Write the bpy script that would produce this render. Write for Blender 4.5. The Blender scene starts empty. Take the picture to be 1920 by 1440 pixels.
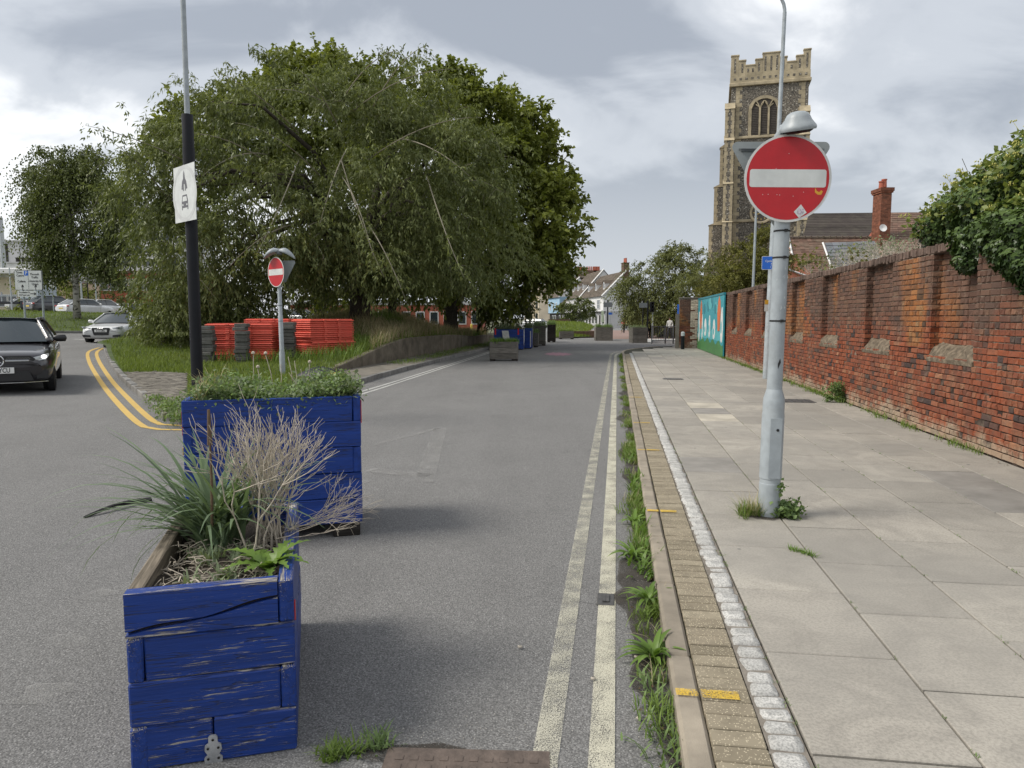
import bpy, math, random
import numpy as np
from mathutils import Matrix, Vector
sc = bpy.context.scene
R = math.radians
# ---------------------------------------------------------------- camera
FPX, CAMZ, PITCH = 1350.0, 1.65, 5.25
cam_d = bpy.data.cameras.new('camera'); cam = bpy.data.objects.new('camera', cam_d)
sc.collection.objects.link(cam); sc.camera = cam
cam_d.sensor_width = 36; cam_d.lens = FPX/1920*36; cam_d.clip_end = 3000; cam_d.clip_start = .05
cam.location = (0, 0, CAMZ); cam.rotation_euler = (R(90-PITCH), 0, 0)
# ---------------------------------------------------------------- light, sky, exposure
SUN_EL, SUN_AZ = 48, -98        # azimuth measured from +Y (view direction) towards +X
sun_d = bpy.data.lights.new('sun', 'SUN'); sun = bpy.data.objects.new('sun', sun_d); sc.collection.objects.link(sun)
sun_d.energy = 2.1; sun_d.angle = R(20); sun_d.color = (1, .95, .87)
sd = Vector((math.sin(R(SUN_AZ))*math.cos(R(SUN_EL)), math.cos(R(SUN_AZ))*math.cos(R(SUN_EL)), math.sin(R(SUN_EL))))
sun.rotation_euler = (-sd).to_track_quat('-Z', 'Y').to_euler()
sc.view_settings.view_transform = 'Standard'; sc.view_settings.look = 'None'
sc.view_settings.gamma = 1; sc.view_settings.use_curve_mapping = False
sc.view_settings.exposure = 0.74
w = bpy.data.worlds.new('World'); sc.world = w; w.use_nodes = True
N = w.node_tree.nodes; Lk = w.node_tree.links; N.clear()
out = N.new('ShaderNodeOutputWorld'); b1 = N.new('ShaderNodeBackground'); b2 = N.new('ShaderNodeBackground')
sky = N.new('ShaderNodeTexSky'); sky.sky_type = 'NISHITA'; sky.sun_disc = False
sky.sun_elevation = R(SUN_EL); sky.sun_rotation = R(SUN_AZ); sky.air_density = 1.2; sky.dust_density = 3
b1.inputs[1].default_value = .12
Lk.new(sky.outputs[0], b1.inputs[0])
tc = N.new('ShaderNodeTexCoord'); sep = N.new('ShaderNodeSeparateXYZ'); Lk.new(tc.outputs['Generated'], sep.inputs[0])
def wm(op, a, b=None, c=None):
    n = N.new('ShaderNodeMath'); n.operation = op
    for i, s in enumerate((a, b, c)):
        if s is None: continue
        if isinstance(s, (int, float)): n.inputs[i].default_value = s
        else: Lk.new(s, n.inputs[i])
    return n.outputs[0]
zz = wm('ADD', wm('MAXIMUM', sep.outputs[2], 0.0), .38)
comb = N.new('ShaderNodeCombineXYZ')
Lk.new(wm('DIVIDE', sep.outputs[0], zz), comb.inputs[0]); Lk.new(wm('DIVIDE', sep.outputs[1], zz), comb.inputs[1])
def wnoise(scale, det, rough, dist, off):
    mp = N.new('ShaderNodeMapping'); mp.inputs['Location'].default_value = off; mp.inputs['Scale'].default_value = (.9, 1.15, 1)
    mp.inputs['Rotation'].default_value = (0, 0, R(25))
    Lk.new(comb.outputs[0], mp.inputs[0])
    n = N.new('ShaderNodeTexNoise'); n.inputs['Scale'].default_value = scale; n.inputs['Detail'].default_value = det
    n.inputs['Roughness'].default_value = rough; n.inputs['Distortion'].default_value = dist; Lk.new(mp.outputs[0], n.inputs['Vector'])
    return n.outputs[0]
n1 = wnoise(.95, 5, .45, .4, (3.1, 1.4, 0)); n2 = wnoise(3.2, 6, .55, .5, (7.7, 2.2, 0))
mixn = wm('ADD', wm('MULTIPLY', n1, .72), wm('MULTIPLY', n2, .28))
cr = N.new('ShaderNodeValToRGB'); Lk.new(mixn, cr.inputs[0]); e = cr.color_ramp; e.interpolation = 'EASE'
e.elements[0].position = .415; e.elements[0].color = (.25, .27, .305, 1)
e.elements[1].position = .585; e.elements[1].color = (.72, .725, .73, 1)
m = e.elements.new(.49); m.color = (.40, .42, .45, 1)
# a pale band of thinner cloud low down, as over the roofs in view
hz = N.new('ShaderNodeMapRange'); hz.inputs[1].default_value = 0; hz.inputs[2].default_value = .22; hz.inputs[3].default_value = .6; hz.inputs[4].default_value = 0
Lk.new(sep.outputs[2], hz.inputs[0])
mh = N.new('ShaderNodeMix'); mh.data_type = 'RGBA'; Lk.new(hz.outputs[0], mh.inputs['Factor']); Lk.new(cr.outputs[0], mh.inputs['A']); mh.inputs['B'].default_value = (.54, .565, .60, 1)
Lk.new(mh.outputs['Result'], b2.inputs[0]); b2.inputs[1].default_value = 1.0
ms = N.new('ShaderNodeMixShader'); ms.inputs[0].default_value = .9
Lk.new(b1.outputs[0], ms.inputs[1]); Lk.new(b2.outputs[0], ms.inputs[2]); Lk.new(ms.outputs[0], out.inputs[0])

# ---------------------------------------------------------------- placing helpers
SA, CA = math.sin(R(8.25)), math.cos(R(8.25))       # the lane and pavement run 8.25 degrees right of +Y
LANE = -R(8.25)
def P(v, u, z=0): return Vector((v*CA+u*SA, -v*SA+u*CA, z))
def sst(a, b, x):
    t = min(1, max(0, (x-a)/(b-a))); return t*t*(3-2*t)
def T(x, y):            # height of the carriageways: flat on the right, climbing gently to the left
    return .034*min(max(0, -x-3), 60) + .45*sst(44, 56, y)*sst(14, 26, -x)
def G(px, py, up=0.0):  # point of the terrain under a photograph pixel (survey of the place)
    ax = (px-960)/FPX; ay = -(py-720)/FPX
    c, s = math.cos(R(PITCH)), math.sin(R(PITCH))
    d = Vector((ax, c+ay*s, -s+ay*c)); t = 1.0
    while t < 300:
        p = Vector((0, 0, CAMZ))+d*t
        if p.z <= T(p.x, p.y)+up: return p
        t += .02 if t < 60 else .1
    return p
def A(px, py, D):       # point at distance D (world y) on the ray of a photograph pixel
    ax = (px-960)/FPX; ay = -(py-720)/FPX
    c, s = math.cos(R(PITCH)), math.sin(R(PITCH))
    d = Vector((ax, c+ay*s, -s+ay*c)); return Vector((0, 0, CAMZ))+d*(D/d.y)

# ---------------------------------------------------------------- materials
MATS = {}
def _p(nt, op, *ins):
    n = nt.nodes.new('ShaderNodeMath'); n.operation = op
    for i, s in enumerate(ins):
        if isinstance(s, (int, float)): n.inputs[i].default_value = s
        else: nt.links.new(s, n.inputs[i])
    return n.outputs[0]
def c4(c): return (c[0], c[1], c[2], 1)
class NT:
    def __init__(s, name):
        s.m = bpy.data.materials.new(name); s.m.use_nodes = True; s.nt = s.m.node_tree; s.N = s.nt.nodes; s.L = s.nt.links
        s.b = s.N['Principled BSDF']; s.o = s.N['Material Output']
        s.tc = s.N.new('ShaderNodeTexCoord'); s.geo = s.N.new('ShaderNodeNewGeometry')
    def coords(s, kind='Object', scale=(1, 1, 1), rot=(0, 0, 0)):
        src = s.geo.outputs['Position'] if kind == 'World' else s.tc.outputs[kind]
        mp = s.N.new('ShaderNodeMapping'); mp.inputs['Scale'].default_value = scale; mp.inputs['Rotation'].default_value = rot
        s.L.new(src, mp.inputs[0]); return mp.outputs[0]
    def noise(s, scale, det=4, rough=.55, vec=None, dist=0):
        n = s.N.new('ShaderNodeTexNoise'); n.inputs['Scale'].default_value = scale; n.inputs['Detail'].default_value = det
        n.inputs['Roughness'].default_value = rough; n.inputs['Distortion'].default_value = dist
        if vec is not None: s.L.new(vec, n.inputs['Vector'])
        return n.outputs[0]
    def voro(s, scale, vec=None, out='Distance', feature='F1'):
        n = s.N.new('ShaderNodeTexVoronoi'); n.inputs['Scale'].default_value = scale; n.feature = feature
        if vec is not None: s.L.new(vec, n.inputs['Vector'])
        return n.outputs[out]
    def ramp(s, fac, stops, interp='LINEAR'):
        n = s.N.new('ShaderNodeValToRGB'); n.color_ramp.interpolation = interp; el = n.color_ramp.elements
        while len(el) < len(stops): el.new(.5)
        for e_, (p_, c_) in zip(el, stops):
            e_.position = p_; e_.color = c4(c_) if not isinstance(c_, (int, float)) else (c_, c_, c_, 1)
        s.L.new(fac, n.inputs[0]); return n.outputs[0]
    def mix(s, f, a, b, mode='MIX'):
        n = s.N.new('ShaderNodeMix'); n.data_type = 'RGBA'; n.blend_type = mode
        for k, v in (('Factor', f), ('A', a), ('B', b)):
            if isinstance(v, (int, float)) and k == 'Factor': n.inputs[k].default_value = v
            elif isinstance(v, (tuple, list)): n.inputs[k].default_value = c4(v)
            else: s.L.new(v, n.inputs[k])
        return n.outputs['Result']
    def math(s, op, *a): return _p(s.nt, op, *a)
    def rng(s):     # one random number per object and per loose piece
        oi = s.N.new('ShaderNodeObjectInfo')
        return s.math('FRACT', s.math('ADD', oi.outputs['Random'], s.geo.outputs['Random Per Island']))
    def bump(s, h, strength=.3, dist=.01, prev=None):
        n = s.N.new('ShaderNodeBump'); n.inputs['Strength'].default_value = strength; n.inputs['Distance'].default_value = dist
        s.L.new(h, n.inputs['Height'])
        if prev is not None: s.L.new(prev, n.inputs['Normal'])
        s.L.new(n.outputs[0], s.b.inputs['Normal']); return n.outputs[0]
    def done(s, col, rough=.8, spec=.3, metal=0):
        if isinstance(col, (tuple, list)): s.b.inputs['Base Color'].default_value = c4(col)
        else: s.L.new(col, s.b.inputs['Base Color'])
        if isinstance(rough, (int, float)): s.b.inputs['Roughness'].default_value = rough
        else: s.L.new(rough, s.b.inputs['Roughness'])
        s.b.inputs['Specular IOR Level'].default_value = spec; s.b.inputs['Metallic'].default_value = metal
        MATS[s.m.name] = s.m; return s.m
def sh(c, k): return tuple(min(1, x*k) for x in c)
def mat(name, col, rough=.75, var=.2, scale=6, bump=.15, bscale=80, spec=.3, metal=0, piece=0, coord='Object', dirt=0, dcol=(.06, .05, .04)):
    """plain weathered surface: mottled colour, fine relief, optional shift from piece to piece"""
    t = NT(name); v = t.coords(coord)
    c = t.mix(t.ramp(t.noise(scale, 5, .6, v), [(.3, 0.), (.7, 1.)]), sh(col, 1-var), sh(col, 1+var))
    if piece: c = t.mix(1., c, t.ramp(t.rng(), [(0, 1-piece), (1, 1+piece*.6)]), 'MULTIPLY')
    if dirt: c = t.mix(t.ramp(t.noise(scale*.35+.4, 8, .65, v), [(.5, 0.), (.72, dirt)]), c, dcol)
    if bump: t.bump(t.noise(bscale, 4, .6, v), bump, .01)
    return t.done(c, rough, spec, metal)
def leafmat(name, dark, light, trans=.3, rough=.55, nscale=.5):
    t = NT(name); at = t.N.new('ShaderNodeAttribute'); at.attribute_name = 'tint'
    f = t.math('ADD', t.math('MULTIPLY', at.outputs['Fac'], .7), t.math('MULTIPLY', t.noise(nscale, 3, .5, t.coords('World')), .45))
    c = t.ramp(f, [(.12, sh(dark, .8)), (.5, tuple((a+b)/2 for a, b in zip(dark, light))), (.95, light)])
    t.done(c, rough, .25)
    tr = t.N.new('ShaderNodeBsdfTranslucent'); mx = t.N.new('ShaderNodeMixShader'); mx.inputs[0].default_value = trans
    tr_c = t.mix(1., c, (1.25, 1.3, .7), 'MULTIPLY'); t.L.new(tr_c, tr.inputs[0])
    t.L.new(t.b.outputs[0], mx.inputs[1]); t.L.new(tr.outputs[0], mx.inputs[2]); t.L.new(mx.outputs[0], t.o.inputs[0])
    return t.m
# asphalt: dark binder with pale aggregate specks, worn lighter patches
def asphalt(name, base, k=1):
    t = NT(name); v = t.coords('World')
    lane = t.coords('World', (2.2, .12, 1), (0, 0, R(8.25)))
    c = t.mix(t.ramp(t.noise(.5, 6, .6, v), [(.3, 0.), (.7, 1.)]), sh(base, .88), sh(base, 1.1))
    c = t.mix(t.ramp(t.noise(.7, 3, .5, lane), [(.42, .0), (.62, .45)]), c, sh(base, 1.18))
    c = t.mix(t.ramp(t.noise(120, 3, .7, v), [(.36, .1), (.62, 1.)]), sh(base, .5), c)
    cell = t.N.new('ShaderNodeSeparateColor'); t.L.new(t.voro(150, v, 'Color'), cell.inputs[0])
    c = t.mix(.75, c, t.mix(1., c, t.ramp(cell.outputs[1], [(0, .55), (.5, .95), (1, 1.5)]), 'MULTIPLY'))
    sp = t.voro(95, v); rn = t.voro(95, v, 'Color')
    sr = t.N.new('ShaderNodeSeparateColor'); t.L.new(rn, sr.inputs[0])
    spk = t.math('MULTIPLY', t.math('LESS_THAN', sp, .3), t.math('GREATER_THAN', sr.outputs[0], .84))
    c = t.mix(t.math('MULTIPLY', spk, .6), c, sh(base, 2.1))
    st = t.ramp(t.noise(1.3, 7, .7, v), [(.54, 0.), (.72, .5)]); c = t.mix(st, c, sh(base, .6))
    # fine cracks in places
    ck = t.voro(1.1, t.mix(.15, v, t.noise(3, 5, .6, v)), 'Distance', 'DISTANCE_TO_EDGE')
    ckm = t.math('MULTIPLY', t.math('LESS_THAN', ck, .0035), t.math('GREATER_THAN', t.noise(.33, 2, .5, v), .6))
    c = t.mix(t.math('MULTIPLY', ckm, .55), c, sh(base, .3))
    hb = t.math('ADD', t.math('MULTIPLY', t.noise(140, 3, .7, v), .7), t.math('MULTIPLY', sp, .5))
    t.bump(hb, .7, .008)
    return t.done(c, .85, .25)
asphalt('asphalt', (.205, .202, .196)); asphalt('asphalt_far', (.23, .23, .225))
# thermoplastic / paint lines worn through to the road
def worn_paint(name, col, lo, hi, under=(.145, .147, .15)):
    t = NT(name); v = t.coords('World')
    n = t.math('ADD', t.math('MULTIPLY', t.noise(190, 2, .8, v), .68), t.math('MULTIPLY', t.noise(5, 5, .6, v), .32))
    f = t.ramp(n, [(lo, 0.), (hi, .9)])
    c = t.mix(t.noise(4, 4, .6, v), sh(col, .82), sh(col, 1.05))
    t.bump(t.noise(130, 3, .7, v), .35, .006)
    t.done(c, .8, .25)
    tr = t.N.new('ShaderNodeBsdfTransparent'); mx = t.N.new('ShaderNodeMixShader')      # where the paint has gone the road itself shows
    t.L.new(f, mx.inputs[0]); t.L.new(tr.outputs[0], mx.inputs[1]); t.L.new(t.b.outputs[0], mx.inputs[2]); t.L.new(mx.outputs[0], t.o.inputs[0])
    return t.m
worn_paint('cream_line', (.58, .555, .44), .43, .51); worn_paint('cream_line_worn', (.54, .52, .42), .465, .55)
worn_paint('yellow_line', (.62, .43, .14), .30, .40); worn_paint('white_line', (.52, .52, .49), .36, .46)
worn_paint('ghost_line', (.36, .355, .34), .46, .64); worn_paint('kerb_yellow', (.66, .44, .06), .44, .5, (.24, .21, .18))
worn_paint('pink_mark', (.42, .24, .28), .35, .45)
# paving slab
t = NT('slab'); v = t.coords('World'); r = t.rng()
c = t.ramp(r, [(0, (.30, .28, .245)), (.3, (.345, .322, .28)), (.7, (.375, .348, .302)), (1, (.41, .382, .33))])
c = t.mix(t.ramp(t.noise(2.3, 8, .68, v, 1.2), [(.42, 0.), (.62, .5)]), c, (.22, .205, .18))
c = t.mix(t.ramp(t.noise(70, 3, .7, v), [(.4, .28), (.56, 0.)]), c, (.1, .095, .085))
c = t.mix(t.ramp(t.voro(240, v), [(.1, .35), (.25, 0.)]), c, (.42, .4, .36))
gm = t.voro(2.6, v); gc = t.N.new('ShaderNodeSeparateColor'); t.L.new(t.voro(2.6, v, 'Color'), gc.inputs[0])
c = t.mix(t.math('MULTIPLY', t.math('LESS_THAN', gm, .05), t.math('GREATER_THAN', gc.outputs[0], .45)), c, (.12, .115, .11))
c = t.mix(t.ramp(t.noise(.7, 5, .6, v, .6), [(.42, 0.), (.62, .5)]), c, (.24, .228, .205))
t.bump(t.math('ADD', t.noise(160, 3, .7, v), t.math('MULTIPLY', t.noise(3.5, 4, .6, v, .8), 1.2)), .3, .006)
t.done(c, .85, .2)
for nm, cc in (('slab_dark', (.245, .232, .21)), ('slab_light', (.44, .405, .335))):
    mat(nm, cc, .85, .18, 3, .3, 150, coord='World', dirt=.3)
# yellowish concrete block pavers with pale aggregate
t = NT('paver'); v = t.coords('World'); r = t.rng()
c = t.ramp(r, [(0, (.20, .172, .122)), (.5, (.245, .21, .152)), (1, (.285, .248, .18))])
c = t.mix(t.ramp(t.noise(9, 6, .65, v), [(.45, 0.), (.7, .5)]), c, (.13, .112, .08))
vc = t.voro(140, v, 'Color'); s_ = t.N.new('ShaderNodeSeparateColor'); t.L.new(vc, s_.inputs[0])
c = t.mix(t.math('MULTIPLY', t.math('LESS_THAN', t.voro(140, v), .38), t.math('GREATER_THAN', s_.outputs[1], .7)), c, (.5, .44, .32))
t.bump(t.noise(180, 3, .7, v), .4, .006); t.done(c, .85, .2)
# kerb concrete, cobble granite, mortar
mat('kerb_concrete', (.27, .235, .185), .85, .22, 5, .35, 160, piece=.15, coord='World', dirt=.5, dcol=(.12, .105, .085))
mat('grey_kerb', (.2, .195, .185), .85, .25, 5, .35, 120, piece=.2, coord='World', dirt=.4)
t = NT('cobble'); v = t.coords('World'); r = t.rng()
c = t.ramp(r, [(0, (.38, .375, .355)), (1, (.56, .55, .52))])
c = t.mix(t.ramp(t.noise(110, 4, .7, v), [(.42, .55), (.55, 0.)]), c, (.13, .13, .125))
t.bump(t.noise(60, 5, .7, v), .5, .01); t.done(c, .8, .3)
mat('mortar', (.2, .178, .15), .95, .25, 20, .5, 90, coord='World', dirt=.4)
mat('joint', (.035, .032, .024), .95, .3, 20, .4, 90, coord='World', dirt=.8, dcol=(.05, .075, .02))
mat('soil', (.045, .036, .028), .95, .4, 30, .6, 60, coord='World')
worn_paint('gutter_dirt', (.06, .052, .043), .42, .52)
mat('concrete', (.17, .155, .13), .9, .25, 3, .3, 60, coord='World', dirt=.5)
# retaining wall: streaky weathered concrete
t = NT('stained_concrete'); v = t.coords('World', (.45, .45, .5))
c = t.mix(t.ramp(t.noise(4, 6, .65, v), [(.35, 0.), (.65, 1.)]), (.095, .082, .062), (.19, .165, .13))
t.bump(t.noise(50, 4, .6), .3, .01); t.done(c, .95, .2)
# bricks: palette by piece, shifted by zones of the wall
t = NT('brick'); v = t.coords('World'); r = t.rng()
red = t.ramp(r, [(0, (.05, .042, .042)), (.06, (.085, .055, .047)), (.10, (.19, .062, .036)), (.45, (.235, .07, .036)), (.85, (.285, .082, .038)), (.95, (.26, .10, .055)), (1, (.33, .16, .09))])
brown = t.ramp(r, [(0, (.07, .05, .042)), (.15, (.115, .068, .052)), (.8, (.15, .082, .057)), (1, (.185, .11, .075))])
orange = t.ramp(r, [(0, (.10, .065, .04)), (.2, (.25, .105, .042)), (.8, (.33, .135, .048)), (1, (.30, .17, .08))])
sp = t.N.new('ShaderNodeSeparateXYZ'); t.L.new(t.geo.outputs['Position'], sp.inputs[0])
hi = t.math('ADD', sp.outputs[2], t.math('MULTIPLY', t.math('SUBTRACT', t.noise(.55, 3, .5, v), .5), 2.4))
c = t.mix(t.ramp(t.math('MULTIPLY', hi, .3), [(.38, 0.), (.5, 1.)]), red, brown)
c = t.mix(t.math('MULTIPLY', t.ramp(t.noise(.8, 2, .5, t.coords('World', (1, 1, .45))), [(.52, 0.), (.6, 1.)]), t.math('GREATER_THAN', sp.outputs[2], 1.25)), c, orange)
# lime and mortar smears low down, soot streaks higher
c = t.mix(t.math('MULTIPLY', t.ramp(t.noise(1.6, 6, .7, v), [(.5, 0.), (.68, .5)]), t.math('LESS_THAN', hi, .85)), c, (.27, .2, .13))
c = t.mix(t.ramp(t.noise(14, 6, .7, v), [(.45, 0.), (.72, .6)]), c, (.10, .062, .047))
c = t.mix(t.ramp(t.noise(.9, 6, .7, t.coords('World', (1, 1, .5))), [(.48, 0.), (.66, .45)]), c, (.115, .075, .058))
c = t.mix(t.ramp(t.noise(2.2, 7, .75, v), [(.56, 0.), (.72, .4)]), c, (.3, .225, .165))
c = t.mix(t.ramp(t.noise(5, 7, .8, v), [(.64, 0.), (.74, .6)]), c, (.42, .36, .31))
# lime wash and salts along the foot of the wall
c = t.mix(t.math('MULTIPLY', t.ramp(t.math('ADD', t.math('MULTIPLY', sp.outputs[2], -.9), t.noise(2.4, 6, .7, v)), [(.18, 0.), (.34, .75)]), 1.), c, (.36, .29, .21))
t.bump(t.noise(55, 5, .7, v), .6, .012); t.done(c, .9, .2)
t = NT('wall_mortar'); v = t.coords('World')
zs = t.N.new('ShaderNodeSeparateXYZ'); t.L.new(t.geo.outputs['Position'], zs.inputs[0])
c = t.mix(t.ramp(t.math('ADD', t.noise(1.5, 5, .65, v), t.math('MULTIPLY', t.math('SUBTRACT', zs.outputs[2], 1.2), .12)), [(.4, 0.), (.62, 1.)]), (.045, .033, .027), (.26, .21, .165))
t.bump(t.noise(60, 4, .7, v), .6, .01); t.done(c, .95, .1)
mat('wall_stone', (.15, .12, .085), .9, .6, 14, 1.0, 30, coord='World', dirt=.6)
mat('coping_brick', (.13, .09, .072), .9, .4, 5, .6, 50, piece=.25, coord='World', dirt=.4)
mat('cream_brick', (.62, .56, .44), .85, .2, 8, .3, 50, piece=.25)
# ---------------------------------------------------------------- mesh building
def link(o, parent=None):
    sc.collection.objects.link(o)
    if parent is not None: o.parent = parent
    return o
def tag(o, label=None, cat=None, group=None, kind=None):
    if label: o['label'] = label
    if cat: o['category'] = cat
    if group: o['group'] = group
    if kind: o['kind'] = kind
    return o
def empty(name, loc=(0, 0, 0), rz=0, label=None, cat=None, group=None, rot=None):
    o = bpy.data.objects.new(name, None); link(o); o.location = loc
    o.rotation_euler = rot if rot else (0, 0, rz); o.empty_display_size = .2
    return tag(o, label, cat, group)
def ml(x): return [MATS[k] for k in ([x] if isinstance(x, str) else x)]
class MB:
    def __init__(s): s.v = []; s.f = []; s.m = []
    def add(s, vs, fs, mi=0, X=None):
        b = len(s.v)
        s.v += [tuple(X @ Vector(q)) for q in vs] if X is not None else [tuple(q) for q in vs]
        s.f += [tuple(b+i for i in f) for f in fs]; s.m += [mi]*len(fs); return s
    def box(s, x0, x1, y0, y1, z0, z1, mi=0, X=None, ch=0):
        if ch <= 0:
            vs = [(x, y, z) for z in (z0, z1) for y in (y0, y1) for x in (x0, x1)]
            return s.add(vs, [(0, 2, 3, 1), (4, 5, 7, 6), (0, 1, 5, 4), (2, 6, 7, 3), (0, 4, 6, 2), (1, 3, 7, 5)], mi, X)
        c = min(ch, (x1-x0)*.45, (y1-y0)*.45, (z1-z0)*.45); vs = []; ix = {}
        for a, x in ((0, x0), (1, x1)):
            for b, y in ((0, y0), (1, y1)):
                for d, z in ((0, z0), (1, z1)):
                    sx = c if a == 0 else -c; sy = c if b == 0 else -c; sz = c if d == 0 else -c
                    for ax, q in ((0, (x, y+sy, z+sz)), (1, (x+sx, y, z+sz)), (2, (x+sx, y+sy, z))):
                        ix[(a, b, d, ax)] = len(vs); vs.append(q)
        fs = []
        fs.append([ix[(0, b, d, 0)] for b, d in ((0, 0), (0, 1), (1, 1), (1, 0))]); fs.append([ix[(1, b, d, 0)] for b, d in ((0, 0), (1, 0), (1, 1), (0, 1))])
        fs.append([ix[(a, 0, d, 1)] for a, d in ((0, 0), (1, 0), (1, 1), (0, 1))]); fs.append([ix[(a, 1, d, 1)] for a, d in ((0, 0), (0, 1), (1, 1), (1, 0))])
        fs.append([ix[(a, b, 0, 2)] for a, b in ((0, 0), (0, 1), (1, 1), (1, 0))]); fs.append([ix[(a, b, 1, 2)] for a, b in ((0, 0), (1, 0), (1, 1), (0, 1))])
        for a in (0, 1):
            for b in (0, 1):
                f = [ix[(a, b, 0, 0)], ix[(a, b, 0, 1)], ix[(a, b, 1, 1)], ix[(a, b, 1, 0)]]; fs.append(f if (a ^ b) == 0 else f[::-1])
                f = [ix[(a, 0, b, 0)], ix[(a, 0, b, 2)], ix[(a, 1, b, 2)], ix[(a, 1, b, 0)]]; fs.append(f if (a ^ b) else f[::-1])
                f = [ix[(0, a, b, 1)], ix[(0, a, b, 2)], ix[(1, a, b, 2)], ix[(1, a, b, 1)]]; fs.append(f if (a ^ b) == 0 else f[::-1])
                for d in (0, 1):
                    f = [ix[(a, b, d, 0)], ix[(a, b, d, 1)], ix[(a, b, d, 2)]]; fs.append(f if (a+b+d) % 2 else f[::-1])
        return s.add(vs, fs, mi, X)
    def tube(s, pts, rad, n=8, mi=0, X=None, cap=True):
        pts = [Vector(p) for p in pts]
        if isinstance(rad, (int, float)): rad = [rad]*len(pts)
        vs = []; k = len(pts); ref = None
        for i, p in enumerate(pts):
            d = (pts[min(i+1, k-1)]-pts[max(i-1, 0)])
            d = d.normalized() if d.length > 1e-9 else Vector((0, 0, 1))
            if ref is None: ref = Vector((1, 0, 0)) if abs(d.x) < .8 else Vector((0, 1, 0))
            a = d.cross(ref).normalized(); b = d.cross(a).normalized(); ref = -b if False else ref
            for j in range(n):
                t_ = 2*math.pi*j/n; vs.append(p+(a*math.cos(t_)+b*math.sin(t_))*rad[i])
        fs = [(i*n+j, i*n+(j+1) % n, (i+1)*n+(j+1) % n, (i+1)*n+j) for i in range(k-1) for j in range(n)]
        if cap: fs += [tuple(range(n))[::-1], tuple(range((k-1)*n, k*n))]
        return s.add(vs, fs, mi, X)
    def lathe(s, prof, n=20, mi=0, X=None):       # prof: (r, z) pairs
        vs = [(r*math.cos(2*math.pi*j/n), r*math.sin(2*math.pi*j/n), z) for r, z in prof for j in range(n)]
        k = len(prof); fs = [(i*n+j, i*n+(j+1) % n, (i+1)*n+(j+1) % n, (i+1)*n+j) for i in range(k-1) for j in range(n)]
        fs += [tuple(range(n))[::-1], tuple(range((k-1)*n, k*n))]
        return s.add(vs, fs, mi, X)
    def prism(s, poly, h0, h1, mi=0, X=None):     # poly in local xy, extruded along z
        n = len(poly); vs = [(x, y, h0) for x, y in poly]+[(x, y, h1) for x, y in poly]
        fs = [tuple(range(n))[::-1], tuple(range(n, 2*n))]+[(i, (i+1) % n, n+(i+1) % n, n+i) for i in range(n)]
        return s.add(vs, fs, mi, X)
    def grid(s, rows, mi=0, X=None):
        k = len(rows); n = len(rows[0]); vs = [q for r_ in rows for q in r_]
        return s.add(vs, [(i*n+j, i*n+j+1, (i+1)*n+j+1, (i+1)*n+j) for i in range(k-1) for j in range(n-1)], mi, X)
    def mesh(s, name, mats, smooth=False):
        me = bpy.data.meshes.new(name); me.from_pydata(s.v, [], s.f)
        for q in ml(mats): me.materials.append(q)
        if any(s.m): me.polygons.foreach_set('material_index', s.m)
        if smooth: me.polygons.foreach_set('use_smooth', [True]*len(me.polygons))
        me.update(); return me
    def build(s, name, mats, parent=None, loc=(0, 0, 0), rz=0, smooth=False, rot=None, bevel=0, sub=0):
        o = bpy.data.objects.new(name, s.mesh(name, mats, smooth)); link(o, parent); o.location = loc
        o.rotation_euler = rot if rot else (0, 0, rz)
        if bevel:
            b = o.modifiers.new('b', 'BEVEL'); b.width = bevel; b.segments = 2; b.limit_method = 'ANGLE'
        if sub:
            b = o.modifiers.new('s', 'SUBSURF'); b.levels = sub; b.render_levels = sub
        if smooth and bevel: pass
        return o
def autosmooth(o, ang=35):
    me = o.data; me.polygons.foreach_set('use_smooth', [True]*len(me.polygons))
    try: me.set_sharp_from_angle(angle=R(ang))
    except Exception: pass
    return o
def inst(name, me, parent, loc, rot=(0, 0, 0), scale=(1, 1, 1)):
    o = bpy.data.objects.new(name, me); link(o, parent); o.location = loc; o.rotation_euler = rot; o.scale = scale; return o
def np_mesh(name, V, k, mats, tint=None, smooth=False, parent=None, mi=None):
    """V: (n,k,3) separate polygons"""
    n = len(V); me = bpy.data.meshes.new(name)
    me.vertices.add(n*k); me.vertices.foreach_set('co', np.ascontiguousarray(V, dtype=np.float32).ravel())
    me.loops.add(n*k); me.loops.foreach_set('vertex_index', np.arange(n*k, dtype=np.int32))
    me.polygons.add(n); me.polygons.foreach_set('loop_start', np.arange(0, n*k, k, dtype=np.int32))
    for q in ml(mats): me.materials.append(q)
    if tint is not None:
        a = me.attributes.new('tint', 'FLOAT', 'FACE'); a.data.foreach_set('value', np.asarray(tint, dtype=np.float32))
    me.update(calc_edges=True)
    if mi is not None: me.polygons.foreach_set('material_index', np.asarray(mi, dtype=np.int32))
    o = bpy.data.objects.new(name, me); link(o, parent); return o
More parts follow.
